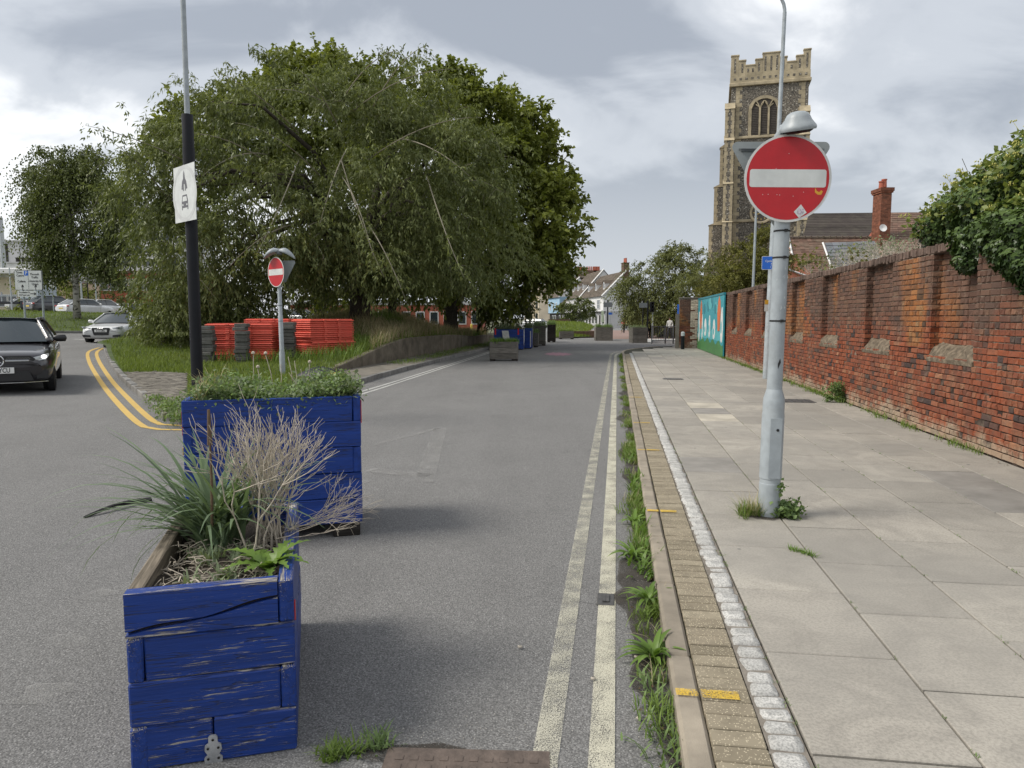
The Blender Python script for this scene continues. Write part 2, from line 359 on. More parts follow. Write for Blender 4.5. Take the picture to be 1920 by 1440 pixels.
def strip_mesh(name, V, mats, tint=None, parent=None):
    """V: (n, s, 2, 3) strips of s rungs"""
    n, s_ = V.shape[:2]
    idx = np.arange(n*s_*2).reshape(n, s_, 2)
    F = np.stack([idx[:, :-1, 0], idx[:, :-1, 1], idx[:, 1:, 1], idx[:, 1:, 0]], -1).reshape(-1, 4)
    me = bpy.data.meshes.new(name); me.vertices.add(n*s_*2); me.vertices.foreach_set('co', V.astype(np.float32).ravel())
    me.loops.add(F.size); me.loops.foreach_set('vertex_index', F.ravel().astype(np.int32))
    me.polygons.add(len(F)); me.polygons.foreach_set('loop_start', np.arange(0, F.size, 4, dtype=np.int32))
    for q in ml(mats): me.materials.append(q)
    if tint is not None:
        a = me.attributes.new('tint', 'FLOAT', 'FACE'); a.data.foreach_set('value', np.repeat(np.asarray(tint, dtype=np.float32), s_-1))
    me.update(calc_edges=True); me.polygons.foreach_set('use_smooth', [True]*len(F))
    o = bpy.data.objects.new(name, me); link(o, parent); return o
def blades(rs, base, length, width, lean=.5, droop=.6, segs=4, az=None):
    """grass blades / strap leaves: base (n,3); returns (n,segs,2,3)"""
    n = len(base); az = rs.uniform(0, 2*np.pi, n) if az is None else az
    length = np.broadcast_to(length, n)*rs.uniform(.6, 1.2, n); lean = np.broadcast_to(lean, n)*rs.uniform(.3, 1.3, n)
    droop = np.broadcast_to(droop, n)*rs.uniform(.5, 1.5, n)
    V = np.zeros((n, segs, 2, 3)); p = base.copy().astype(float); th = lean.copy()
    side = np.stack([-np.sin(az), np.cos(az), np.zeros(n)], 1); st = length/(segs-1)
    wd = np.broadcast_to(width, n)*rs.uniform(.7, 1.2, n)
    for i in range(segs):
        f = i/(segs-1); w_ = wd*(1-f**2.2*.95)*.5*(.6+.4*min(1, f*4))
        V[:, i, 0] = p-side*w_[:, None]; V[:, i, 1] = p+side*w_[:, None]
        d = np.stack([np.cos(az)*np.sin(th), np.sin(az)*np.sin(th), np.cos(th)], 1)
        p = p+d*st[:, None]; th = th+droop/(segs-1)
    return V
def leaf_quads(c, d, nrm, ln, wd, fold=.15):
    """diamond leaves: centres/base c, direction d, approx normal nrm"""
    d = d/np.maximum(1e-6, np.linalg.norm(d, axis=1))[:, None]
    s_ = np.cross(d, nrm); s_ /= np.maximum(1e-6, np.linalg.norm(s_, axis=1))[:, None]; up = np.cross(s_, d)
    ln = np.asarray(ln).reshape(-1, 1); wd = np.asarray(wd).reshape(-1, 1)
    V = np.zeros((len(c), 4, 3)); V[:, 0] = c; V[:, 2] = c+d*ln-up*ln*fold*.6
    V[:, 1] = c+d*ln*.42+s_*wd*.5+up*wd*fold; V[:, 3] = c+d*ln*.42-s_*wd*.5+up*wd*fold
    return V
def rdir(rs, n):
    a = rs.normal(size=(n, 3)); return a/np.linalg.norm(a, axis=1)[:, None]
def text(name, s_, size, m_, parent, loc, rot, align='CENTER', ext=.0006, sx=1, bold=0):
    cu = bpy.data.curves.new(name, 'FONT'); cu.body = s_; cu.size = size; cu.align_x = align; cu.align_y = 'CENTER'; cu.extrude = ext; cu.offset = bold
    cu.materials.append(MATS[m_]); cu.resolution_u = 3; o = bpy.data.objects.new(name, cu); link(o)
    dg = bpy.context.evaluated_depsgraph_get(); me = bpy.data.meshes.new_from_object(o.evaluated_get(dg)); bpy.data.objects.remove(o)
    if not me.materials: me.materials.append(MATS[m_])
    o = bpy.data.objects.new(name, me); link(o, parent); o.location = loc; o.rotation_euler = rot; o.scale = (sx, 1, 1); o['kind'] = 'stuff'; return o
UP90 = (R(90), 0, 0)
def ring2(cx, cy, r0, n=28): return [(cx+r0*math.cos(2*math.pi*i/n), cy+r0*math.sin(2*math.pi*i/n)) for i in range(n)]
rs = np.random.RandomState(7); rnd = random.Random(5)
# ---------------------------------------------------------------- ground and carriageways
def sheet(name, xs, ys, zf, m_, kind='structure', keep=None):
    me = bpy.data.meshes.new(name); nx, ny = len(xs), len(ys)
    vs = [(x, y, zf(x, y)) for y in ys for x in xs]
    fs = [(j*nx+i, j*nx+i+1, (j+1)*nx+i+1, (j+1)*nx+i) for j in range(ny-1) for i in range(nx-1)
          if keep is None or keep((xs[i]+xs[i+1])/2, (ys[j]+ys[j+1])/2)]
    me.from_pydata(vs, [], fs); me.materials.append(MATS[m_]); o = bpy.data.objects.new(name, me); link(o)
    me.polygons.foreach_set('use_smooth', [True]*len(fs))
    if kind: o['kind'] = kind
    return o
mat('earth', (.10, .105, .06), .95, .4, .8, .2, 8, coord='World')
mat('turf_base', (.06, .085, .028), .95, .35, 1.5, .4, 30, coord='World')
def span(*a):
    r_ = []
    for lo, hi_, st in a: r_ += list(np.arange(lo, hi_-1e-6, st))
    return r_+[a[-1][1]]
sheet('ground', span((-600, -80, 40), (-80, -3, 2.2), (-3, 60, 6), (60, 600, 60)), span((-60, 30, 10), (30, 80, 2), (80, 300, 20), (300, 1500, 100)), lambda x, y: T(x, y)-.06, 'earth')
sheet('road', span((-70, -3, 2.0937), (-3, 20, 4.6)), span((-8, 44, 4), (44, 56, 1.5), (56, 62, 3)), lambda x, y: T(x, y), 'asphalt')
sheet('far_street', [1, 8, 34], [62, 100, 160, 230], lambda x, y: .0, 'asphalt_far')
def smooth_path(pts, n=8):
    pts = [Vector(p) for p in pts]; q = [pts[0]]+pts+[pts[-1]]; r_ = []
    for i in range(1, len(q)-2):
        for k in range(n):
            t_ = k/n; a, b, c_, d = q[i-1], q[i], q[i+1], q[i+2]
            r_.append(.5*((2*b)+(-a+c_)*t_+(2*a-5*b+4*c_-d)*t_*t_+(-a+3*b-3*c_+d)*t_**3))
    return r_+[pts[-1]]
def resample(path, step):
    out_ = [path[0].copy()]; acc = 0
    for a, b in zip(path, path[1:]):
        L = (b-a).length
        while acc+L >= step:
            f = (step-acc)/L; a = a+(b-a)*f; out_.append(a.copy()); L = (b-a).length; acc = 0
        acc += L
    return out_
def ribbon(name, path, wd, m_, dz=.004, zf=T, kind='structure', rag=0):
    mb = MB(); rows = []
    for i, p in enumerate(path):
        d = (path[min(i+1, len(path)-1)]-path[max(i-1, 0)]); d.z = 0; d.normalize(); s_ = Vector((d.y, -d.x, 0))
        w_ = wd/2
        a = p-s_*(w_+rnd.uniform(-rag, rag)); b = p+s_*(w_+rnd.uniform(-rag, rag))
        rows.append([(a.x, a.y, zf(a.x, a.y)+dz), (b.x, b.y, zf(b.x, b.y)+dz)])
    mb.grid(rows); o = mb.build(name, m_); o['kind'] = kind; return o
F0 = lambda x, y: 0
def Lp(pts): return [P(v_, u_) for v_, u_ in pts]
# double lines by the right kerb, worn, curving off at the far end
right = [(-.035, u_) for u_ in np.arange(.8, 32.6, .6)]+[(.05, 33.6), (.3, 34.8), (.75, 36), (1.4, 37.2), (2.2, 38.2)]
left = [(-.245, u_) for u_ in np.arange(.8, 32.6, .6)]+[(-.17, 34), (.1, 35.6), (.6, 37), (1.3, 38.2), (2.1, 39.1)]
ribbon('painted_line', Lp(right), .098, 'cream_line', .006, F0); ribbon('painted_line', Lp(left), .10, 'cream_line_worn', .006, F0)
# pair of lines along the left kerb of the lane
for off in (0, .17):
    a = G(640, 746); b = G(925, 657.5); d = (b-a).normalized(); s_ = Vector((d.y, -d.x, 0))
    ribbon('painted_line', [a+d*k+s_*off for k in np.arange(-1.5, (b-a).length+6, 1.0)], .075, 'white_line', .006)
# double yellow lines round the island
yo = [(186, 652), (166, 660), (167, 678), (186, 712), (215, 750), (262, 796), (300, 806), (352, 807), (460, 812)]
yi = [(202, 650), (183, 659), (184, 674), (205, 708), (236, 743), (286, 789), (316, 797), (352, 799), (460, 802)]
for q in (yo, yi): ribbon('painted_line', resample(smooth_path([G(*p) for p in q]), .35), .105, 'yellow_line', .006)
# give way dashes by the white car
for a, b in (((90, 637), (125, 638)), ((138, 636), (163, 637)), ((172, 640), (195, 641)), ((20, 634), (60, 635))):
    ribbon('painted_line', [G(*a), G(*b)], .32, 'white_line', .006)
# ghost of an old arrow in the lane, and worn dashes left of the planters
for a, b, wd in (((826, 803), (795, 905), .2), ((805, 893), (690, 882), .2), ((826, 803), (700, 835), .10), ((690, 905), (560, 898), .12)):
    A_, B_ = G(*a), G(*b); ribbon('painted_line', [A_+(B_-A_)*k/6 for k in range(7)], wd, 'ghost_line', .005, T)
for x, y, x2, y2, wd in ((108, 1215, 150, 1195, .22), (60, 1325, 110, 1285, .2), (165, 1128, 205, 1108, .16), (240, 955, 330, 930, .2), (262, 915, 335, 905, .14), (300, 880, 350, 878, .12), (285, 985, 330, 975, .14)):
    A_, B_ = G(x, y), G(x2, y2); ribbon('painted_line', [A_+(B_-A_)*k/6 for k in range(7)], wd, 'ghost_line', .005, T, rag=.03)
# pink painted mark in the lane
mb = MB(); cP = G(1046, 664); poly = []
for i in range(24):
    r_ = .62 if i % 2 else .46; t_ = i*math.pi/12; poly.append((cP.x+r_*math.cos(t_)*1.1, cP.y+r_*2.6*math.sin(t_)))
mb.add([(x, y, .006) for x, y in poly], [tuple(range(24))]); mb.build('road_marking', 'pink_mark')['kind'] = 'structure'
# concrete strip and pale line where the lane meets the cross street
ribbon('painted_line', [G(1085, 634), G(1195, 634.5)], .5, 'white_line', .005)

# ---------------------------------------------------------------- pavement on the right
def vk(u): return .25 if u < 33.5 else .25+(u-33.5)**2*.045
us = list(np.arange(.2, 33.5, 3))+list(np.arange(33.5, 43.2, .6))
mb = MB(); mb.grid([[P(vk(u_)+.01, u_, .0), P(vk(u_)+.01, u_, .078), P(9 if u_ > 37.6 else 4.6, u_, .078), P(9 if u_ > 37.6 else 4.6, u_, -.02)] for u_ in us])
pave = mb.build('pavement', 'joint'); pave['kind'] = 'structure'
def pc(name, me, v_, u_, z, rz=0, sc_=(1, 1, 1), tl=0.):
    return inst(name, me, pave, P(v_, u_, z), (rnd.gauss(0, tl), rnd.gauss(0, tl), LANE+rz), sc_)
mb = MB(); mb.box(-.052, .052, -.452, .452, -.14, 0, 0, ch=.014); kerb_me = mb.mesh('kerb_stone', 'kerb_concrete')
for i in range(36):
    u_ = 1.0+i*.913
    pc('kerb_stone', kerb_me, .305+rnd.uniform(-.004, .004), u_, .102+rnd.uniform(-.003, .003), rnd.gauss(0, .002))
k0 = 33.85
for i in range(9):      # kerb turning the corner
    u1 = k0+i*.85; dv = .09*(u1-33.5)
    if i < 8: pc('kerb_stone', kerb_me, vk(u1)+.055, u1, .102, -math.atan(dv))
pvs = []
for k in range(4):
    mb = MB(); mb.box(-.0985, .0985, -.0475, .0475, -.06, 0, 0, ch=.004)
    mb.v = [(x+rnd.gauss(0, .0012), y+rnd.gauss(0, .0012), z+rnd.gauss(0, .0008)) for x, y, z in mb.v]; pvs.append(mb.mesh('paver', 'paver'))
for i in range(298): pc('paver', rnd.choice(pvs), .4625, 1.1+i*.102, .101+rnd.gauss(0, .0015), rnd.gauss(0, .008), tl=.006)
cbs = []
for k in range(8):      # split granite setts, rounded and uneven
    rows = []; w_, h_ = .064, .051
    mb = MB(); n = 10; r2 = random.Random(k)
    jit = [r2.uniform(.86, 1.06) for _ in range(n)]
    for s_, z in ((1.04, -.06), (1.0, -.012), (.88, .001), (.5, .006+r2.uniform(-.002, .003))):
        ring_ = []
        for j in range(n):
            t_ = 2*math.pi*j/n; cx, sy = math.cos(t_), math.sin(t_); p_ = .28
            ring_.append((w_*s_*jit[j]*math.copysign(abs(cx)**p_, cx), h_*s_*jit[j]*math.copysign(abs(sy)**p_, sy), z+r2.uniform(-.002, .002)))
        rows.append(ring_+[ring_[0]])
    mb.grid(rows); mb.add([q for q in rows[-1][:-1]], [tuple(range(n))]); cbs.append(mb.mesh('cobble', 'cobble', True))
u_ = 1.1; i = 0
while i < 290 and u_ < 33:
    L = rnd.uniform(.82, 1.2); u_ += .0535*L
    pc('cobble', rnd.choice(cbs), .632+rnd.uniform(-.006, .006), u_, .1+rnd.gauss(0, .003), rnd.gauss(0, .05), (rnd.uniform(.95, 1.08), L, 1), tl=.03)
    u_ += .0535*L; i += 1
mb = MB(); mb.grid([[P(.565, u_, .094), P(.70, u_, .094)] for u_ in np.arange(.5, 34, 2)]); mb.build('mortar_bed', 'mortar', pave)
# slabs, six columns, staggered joints
cw = (4.17-.705)/6
mb = MB(); mb.box(-cw/2+.0055, cw/2-.0055, -.3945, .3945, -.06, 0, 0, ch=.0045); slab_me = mb.mesh('paving_slab', 'slab')
slab_var = {k: slab_me.copy() for k in ('slab_dark', 'slab_light')}
for k, me_ in slab_var.items(): me_.materials[0] = MATS[k]
def lane_uv(p): return (p.x*CA-p.y*SA, p.x*SA+p.y*CA)
special = [(G(1330, 885, .1), 'slab_dark'), (G(1795, 905, .1), 'slab_dark'), (G(1310, 763, .1), 'slab_light'), (G(1345, 789, .1), 'slab_light'), (G(1870, 940, .1), 'slab_dark'), (G(1318, 776, .1), 'slab_dark'), (G(1207, 659, .1), 'slab_light'), (G(1222, 668, .1), 'slab_light'), (G(1226, 672, .1), 'slab_dark')]
special = [(lane_uv(p), k) for p, k in special]
offs = [2.57, 3.1, 2.85, 2.4, 2.95, 2.65]
for c_ in range(6):
    vc_ = .705+cw*(c_+.5); u_ = offs[c_]-2.0
    while u_ < 41.5:
        if vc_-cw/2 > vk(u_+.4)+.42 or u_ < 33:
            me_ = slab_me
            for (sv, su), k in special:
                if abs(sv-vc_) < cw/2 and abs(su-u_) < .4: me_ = slab_var[k]
            pc('paving_slab', me_, vc_, u_, .1+rnd.gauss(0, .0012), 0, tl=.0012)
        u_ += .8
# gully grate and inspection cover set in the slabs, gutter valve cover, road manhole
mat('cast_iron', (.09, .088, .085), .6, .3, 20, .4, 90, spec=.5, metal=.4)
def cover(name, p, w_, l_, label, cat, slots, z):
    root = empty(name, (p.x, p.y, z), LANE, label, cat); mb = MB(); mb.box(-w_/2, w_/2, -l_/2, l_/2, -.03, .0, ch=.004); mb.build('frame', 'cast_iron', root)
    mb = MB()
    for k in range(slots): x = -w_/2+.03+(w_-.06)*(k+.5)/slots; mb.box(x-.009, x+.009, -l_/2+.03, l_/2-.03, .0005, .008)
    for k in range(slots if slots > 6 else 0): pass
    g = mb.build('grate', 'cast_iron', root); g['kind'] = 'stuff'
cover('drain_cover', G(1262, 711, .1), .5, .35, 'slotted iron drain cover set in the pale slabs of the far pavement', 'drain cover', 10, .108)
cover('inspection_cover', G(1492, 752, .1), .62, .55, 'flat rusty inspection cover by the foot of the brick wall behind the sign pole', 'cover', 4, .106)
cover('valve_cover', G(1136, 1127), .1, .17, 'small iron valve cover sunk in the worn gutter line', 'cover', 2, .012)
mc = G(865, 1496); root = empty('manhole_cover', (mc.x, mc.y, .003), LANE+.1, 'rusty iron manhole cover in the road at the bottom edge of the picture', 'manhole cover')
mat('rusty_iron', (.11, .085, .07), .7, .35, 15, .5, 60, spec=.4)
mb = MB(); mb.box(-.31, .31, -.26, .26, -.03, .004, ch=.003); mb.build('frame', 'rusty_iron', root)
mb = MB()
for i in range(10):
    for j in range(8): mb.box(-.27+i*.056, -.24+i*.056, -.22+j*.057, -.19+j*.057, .0042, .0062)
mb.build('tread_pattern', 'rusty_iron', root)['kind'] = 'stuff'
# painted yellow ticks on the kerb
for px, py, w1 in ((1300, 1305, .2), (1215, 959, .17), (1192, 844, .2), (1178, 793, .18), (1172, 745, .18)):
    v_, uu = lane_uv(G(px, py, .1)); mb = MB(); mb.grid([[P(.262, uu-.03, .1085), P(.352, uu-.03, .1085)], [P(.262, uu+.025, .1085), P(.352, uu+.025, .1085)]]); mb.grid([[P(.366, uu-.036, .1085), P(.366+w1*.75, uu-.036, .1085)], [P(.366, uu+.03, .1085), P(.366+w1*.75, uu+.03, .1085)]])
    mb.build('kerb_mark', 'kerb_yellow')['kind'] = 'structure'
# old cracks in the asphalt
mb = MB()
def crack(pts, w0):
    pa = smooth_path([G(*p) for p in pts], 14); rows = []
    for i, p in enumerate(pa):
        j = Vector((rnd.gauss(0, .009), rnd.gauss(0, .009), 0)); w_ = w0*rnd.uniform(.3, 1.3)*(1 if 0 < i < len(pa)-1 else .1); d = (pa[min(i+1, len(pa)-1)]-pa[max(0, i-1)]).normalized(); s_ = Vector((d.y, -d.x, 0))*w_; p = p+j
        rows.append([(p.x-s_.x, p.y-s_.y, p.z+.003), (p.x+s_.x, p.y+s_.y, p.z+.003)])
    mb.grid(rows)
crack([(640, 1425), (705, 1402), (760, 1398), (830, 1408), (900, 1398), (975, 1410), (1035, 1432)], .006); crack([(975, 1410), (1005, 1425), (1012, 1439)], .004)
crack([(600, 1290), (650, 1330), (700, 1360), (720, 1395)], .002); crack([(1010, 690), (1060, 684), (1110, 688), (1150, 684)], .012); crack([(1000, 660), (1080, 652), (1160, 651)], .03)
mat('crack', (.03, .028, .025), .95, .2, 30, 0); mb.build('road_crack', 'crack')['kind'] = 'structure'
# dirt in the gutter
mb = MB(); rows = []
for u_ in np.arange(1.2, 33, .12):
    wdt = .12+.07*math.sin(u_*1.7)+.05*math.sin(u_*4.3+1)+rnd.uniform(-.02, .02)
    if 3.0 < u_ < 4.3: wdt += .07
    rows.append([P(.25-max(.03, wdt)*(1 if u_ < 16 else .6), u_, .010), P(.254, u_, .011)])
mb.grid(rows); mb.build('gutter_soil', 'gutter_dirt')['kind'] = 'structure'

# ---------------------------------------------------------------- brick boundary wall
wall = empty('brick_wall', (0, 0, 0), LANE, 'long weathered red brick boundary wall with shallow niches running beside the pavement', 'wall')
WV = 4.18; ZB, RP, NR = .115, .0745, 32; ZT = ZB+RP*NR; ZN = 1.30; ND = .125
nich = [(6.55, 7.75), (9.2, 10.45), (11.85, 13.05), (14.5, 15.7), (17.1, 18.3), (20.6, 21.8), (23.4, 24.6), (26.2, 27.3)]
U0, U1 = 5.2, 38.0
def inn(u_): return any(a < u_ < b for a, b in nich)
mb = MB(); mb.box(WV, WV+.36, U0, U1, -.05, ZN-.20); prev = U0
for a, b in nich: mb.box(WV, WV+.36, prev, a, ZN-.201, ZT); mb.box(WV+ND, WV+.36, a-.001, b+.001, ZN-.2005, ZT-.001); prev = b
mb.box(WV, WV+.36, prev, U1, ZN-.2005, ZT); mb.build('mortar_core', 'wall_mortar', wall)
def brick_data(w_, h_, r2, dmg=0):
    c = .006; q = lambda s_=.0022: r2.gauss(0, s_)
    ys = (0, w_); zs = (0, h_); fr = [(-.015+q(.0045)+(dmg*r2.random()), y+(c if y == 0 else -c)+q(), z+(c if z == 0 else -c)+q()) for y, z in ((0, 0), (w_, 0), (w_, h_), (0, h_))]
    md = [(-.004+dmg*.6, y+q(), z+q()) for y, z in ((0, 0), (w_, 0), (w_, h_), (0, h_))]
    bk = [(.02+dmg, y, z) for y, z in ((0, 0), (w_, 0), (w_, h_), (0, h_))]
    fs = [(3, 2, 1, 0)]+[(i, (i+1) % 4, 4+(i+1) % 4, 4+i) for i in range(4)]+[(4+i, 4+(i+1) % 4, 8+(i+1) % 4, 8+i) for i in range(4)]
    return fr+md+bk, fs
r2 = random.Random(11); BR = []   # (u0,width,z,xface,rot,dmg)
for row in range(NR):
    z = ZB+row*RP; up_ = z > ZN-.19; bounds = [U0]+([x for ab in nich for x in ab] if up_ else [])+[28.9]
    for si in range(len(bounds)-1):
        a, b = bounds[si], bounds[si+1]; isn = up_ and inn((a+b)/2); x = WV+(ND if isn else 0)
        u_ = a + (0 if up_ else (.0 if row % 2 else -.06)); first = True
        while u_ < b-.02 and not (isn and z < ZN-.03):
            w_ = (.2155 if (row % 2 == 0 and (z > 1.75 or z < .45)) or (row % 5 == 0) else .1025)+r2.gauss(0, .003)
            if r2.random() < .05: w_ = .1025 if w_ > .15 else .2155
            if u_+w_ > b-.03: w_ = b-u_-.004
            dm = 0.0
            if z < 1.2 and r2.random() < .07: dm = r2.uniform(.01, .035)
            if w_ > .03: BR.append((u_, w_, z, x, 0, dm))
            u_ += w_+.010
        if isn:    # return of the niche at its far end, bricks facing back down the pavement
            xx = WV-.004
            ws = (.075, .065) if row % 2 else (.145,)
            for wv in ws: BR.append((b, wv-.008, z, xx, 1, 0)); xx += wv
def proj(p):
    c, s = math.cos(R(PITCH)), math.sin(R(PITCH)); q = Vector(p)-Vector((0, 0, CAMZ)); dep = q.y*c-q.z*s
    return (960+FPX*q.x/dep, 720-FPX*(q.z*c+q.y*s)/dep) if dep > .1 else (-9999, -9999)
def vis(b): px, py = proj(P(WV, b[0]+b[1], b[2])); return px < 1945 and py < 1440
BV = [b for b in BR if b[0] > 6.2]; BV.sort(key=lambda b: (not vis(b), b[0]))
cache = {}
def bm_(w_, dm):
    k = (round(w_, 2) if w_ not in (1,) else 1, round(dm, 2)); L = cache.setdefault(k, [])
    if len(L) < 5:
        me = bpy.data.meshes.new('brick'); v_, f_ = brick_data(w_, .0645, r2, dm); me.from_pydata(v_, [], f_); me.materials.append(MATS['brick']); L.append(me); return me
    return r2.choice(L)
rest = MB()
for i, (u_, w_, z, x, ro, dm) in enumerate(BV):
    if i < 296: inst('brick', bm_(w_, dm), wall, (x, u_, z) if not ro else (x, u_, z), (0, 0, 0) if not ro else (0, 0, R(90)), (1, 1, 1)) if not ro else inst('brick', bm_(w_, dm), wall, (x+w_, u_, z), (0, 0, R(90)))
    else:
        v_, f_ = brick_data(w_, .0645, r2, dm)
        X = Matrix.Translation((x, u_, z)) if not ro else Matrix.Translation((x+w_, u_, z)) @ Matrix.Rotation(R(90), 4, 'Z')
        rest.add(v_, f_, 0, X)
o = rest.build('brick_courses', 'brick', wall); o['kind'] = 'stuff'
# weathered sloping stones at the foot of each niche, brick-on-edge coping
for a, b in nich:
    n = 9; rows = []
    for i in range(n+1):
        y = a-.02+(b-a+.04)*i/n; j = lambda s_=.012: r2.gauss(0, s_)
        rows.append([(WV-.02, y, ZN-.23), (WV-.024+j(.004), y, ZN-.18+j(.006)), (WV+.01+j(.012), y, ZN-.12+j()), (WV+.055+j(.012), y, ZN-.06+j(.015)), (WV+ND+.01, y, ZN+.03+j()), (WV+ND+.02, y, ZN-.25)])
    mb = MB(); mb.grid(rows); mb.add(rows[0], [tuple(range(6))]); mb.add(rows[-1], [tuple(range(6))[::-1]]); mb.build('ledge_stone', 'wall_stone', wall)
mb = MB(); mb.box(-.19, .19, -.032, .032, 0, .105, ch=.008); cop = mb.mesh('coping_brick', 'coping_brick'); cops = MB(); u_ = 7.6; k = 0
while u_ < 37.9:
    if r2.random() < .05 and k > 4: u_ += .074; continue
    if k < 290: inst('coping_brick', cop, wall, (WV+.17+r2.gauss(0, .006), u_, ZT+.002+r2.gauss(0, .008)), (r2.gauss(0, .03), r2.gauss(0, .02), r2.gauss(0, .03)))
    else: cops.box(WV-.02+r2.gauss(0, .006), WV+.36, u_-.032, u_+.032, ZT+.008, ZT+.113+r2.gauss(0, .003), ch=.008)
    u_ += .074; k += 1
cops.build('coping_course', 'coping_brick', wall)['kind'] = 'stuff'
# end pier of the wall, red and cream brick, facing back along the pavement
pier = empty('wall_end_pier', tuple(P(3.2, 38.1)), LANE, 'end face of the wall beyond the mural, half red brick and half cream painted brick', 'wall pier')
mb = MB(); mb.box(.0, 1.35, .02, .45, 0, 2.62); mb.build('mortar_core', 'wall_mortar', pier)
for nm, m_, xa, xb in (('red_brickwork', 'brick', 0, .55), ('cream_brickwork', 'cream_brick', .55, 1.0)):
    mb = MB()
    for row in range(34):
        x = xa+(0 if row % 2 else -.0); z = .05+row*.0745; st = .11 if row % 2 else .0; first = st
        while x < xb-.03:
            w_ = first if first else .215; first = 0; w_ = min(w_, xb-x-.004)
            v_, f_ = brick_data(w_, .0645, r2, 0); mi_ = 0
            mb.add(v_, f_, 1 if (m_ == 'cream_brick' and r2.random() < (.05 if z > .9 else .45)) else 0, Matrix.Translation((x+w_, 0.02, z)) @ Matrix.Rotation(R(90), 4, 'Z')); x += w_+.01
    mb.build(nm, [m_, 'brick'], pier)['kind'] = 'stuff'
mb = MB(); mb.box(-.03, 1.38, -.02, .5, 2.63, 2.70, ch=.01); mb.build('coping', 'concrete', pier)
# mural board on the wall
for nm, cc in (('mural_sky', (.04, .30, .36)), ('mural_grass', (.06, .20, .06)), ('mural_orange', (.62, .15, .045)), ('mural_white', (.68, .70, .68)), ('mural_teal', (.02, .20, .25)), ('mural_blue', (.10, .42, .45))):
    mat(nm, cc, .5, .12, 3, .02, 40)
mur = empty('mural', tuple(P(WV-.12, 28.65, .12)), LANE, 'painted mural board in turquoise and green with orange trees and white birds on the wall', 'mural')
ML = 8.9; mb = MB(); mb.box(0, .05, 0, ML, 0, 2.42); mb.build('board', 'mural_sky', mur)
mb = MB(); mb.box(-.02, .07, -.01, ML+.01, 2.42, 2.5); mb.build('top_rail', 'mural_teal', mur)
XM = Matrix(((0, 0, -1, -.001), (1, 0, 0, 0), (0, 1, 0, 0), (0, 0, 0, 1)))
def mp(name, poly, m_, lay=1):
    mb = MB(); mb.prism(poly, 0, .003*lay, 0, XM); mb.build(name, m_, mur)
mp('painted_grass', [(0, 0), (ML, 0)]+[(ML-ML*i/24, .5+.1*math.sin(i*1.3)+.06*rnd.random()) for i in range(25)], 'mural_grass')
mp('painted_water', [(0, .6), (ML, .6)]+[(ML-ML*i/20, 1.0+.09*math.sin(i*2.1)) for i in range(21)], 'mural_blue', .5)
for cx, wd_ in ((1.3, .95), (7.5, .8)):
    mp('painted_tree', [(cx-wd_*.3, 1.0), (cx+wd_*.3, 1.0), (cx+wd_*.5, 1.7), (cx+wd_*.3, 2.2), (cx, 2.4), (cx-wd_*.35, 2.2), (cx-wd_*.5, 1.75)], 'mural_orange', 2)
for cx, cz, a_, b_ in ((2.7, 1.05, .38, .42), (4.2, 1.15, .28, .5), (5.7, 1.1, .42, .4), (.45, 1.25, .33, .7), (8.2, 1.1, .3, .75), (6.9, 1.1, .22, .6)):
    mp('painted_bird', [(cx+a_*math.cos(t_)*(1-.25*math.sin(t_)), cz+b_*math.sin(t_)) for t_ in np.linspace(0, 2*math.pi, 20, endpoint=False)], 'mural_white', 3)
    mp('painted_wing', [(cx+a_*.5*math.cos(t_)+.1, cz-.1+b_*.35*math.sin(t_)) for t_ in np.linspace(0, 2*math.pi, 12, endpoint=False)], 'mural_blue', 3.6)
for k in range(9):
    cx, cz = rnd.uniform(1.6, 7), rnd.uniform(1.9, 2.2); r_ = rnd.uniform(.25, .45)
    mp('painted_cloud', [(cx+r_*math.cos(t_), cz+r_*.55*math.sin(t_)) for t_ in np.linspace(0, 2*math.pi, 14, endpoint=False)], ('mural_teal', 'mural_blue')[k % 2], .8+.1*k)
# post and bollard by the pier
pp = P(3.05, 37.6, .1); mb = MB(); mb.box(-.09, .09, -.09, .09, 0, 1.75, ch=.01); tag(mb.build('concrete_post', 'concrete', None, tuple(pp), LANE), 'square brown concrete post against the end of the wall', 'post')
bo = empty('bollard', tuple(P(3.25, 36.6, .1)), LANE, 'short black bollard with pale top in front of the wall end', 'bollard')
mat('black_paint', (.008, .009, .012), .5, .2, 5, .05, 60, spec=.25); mat('pale_grey_paint', (.42, .45, .46), .45, .15, 5, .05, 60)
mb = MB(); mb.lathe([(.09, 0), (.09, .62), (.085, .64)], 14); mb.build('bollard_body', 'black_paint', bo, smooth=False)
mb = MB(); mb.lathe([(.095, .66), (.095, .82), (.06, .86), (.0, .87)], 14); mb.build('bollard_cap', 'pale_grey_paint', bo)
# ---------------------------------------------------------------- island
lk_px = [(196, 650), (199, 660), (205, 676), (229, 710), (270, 747), (300, 775), (322, 792)]
lk = [G(*p) for p in lk_px]
far_l = [Vector((-19.5, 42, 0)), Vector((-15, 48, 0)), Vector((-8, 53, 0)), Vector((-2, 54, 0))]
tip = [G(400, 795), G(520, 778)]
rk = [G(600, 748), G(665, 722), G(800, 684), G(915, 655)]; dR = (rk[3]-rk[1]).normalized()
rk += [rk[3]+dR*6, rk[3]+dR*14, Vector((-.2, 52.5, 0))]
def flat(pts): return [Vector((p.x, p.y, 0)) for p in pts]
outer = flat(lk[::1])
kpath = smooth_path(flat(lk)+flat(tip)+flat(rk), 8)
kp = resample(kpath, .915)
island = MB(); isl = None
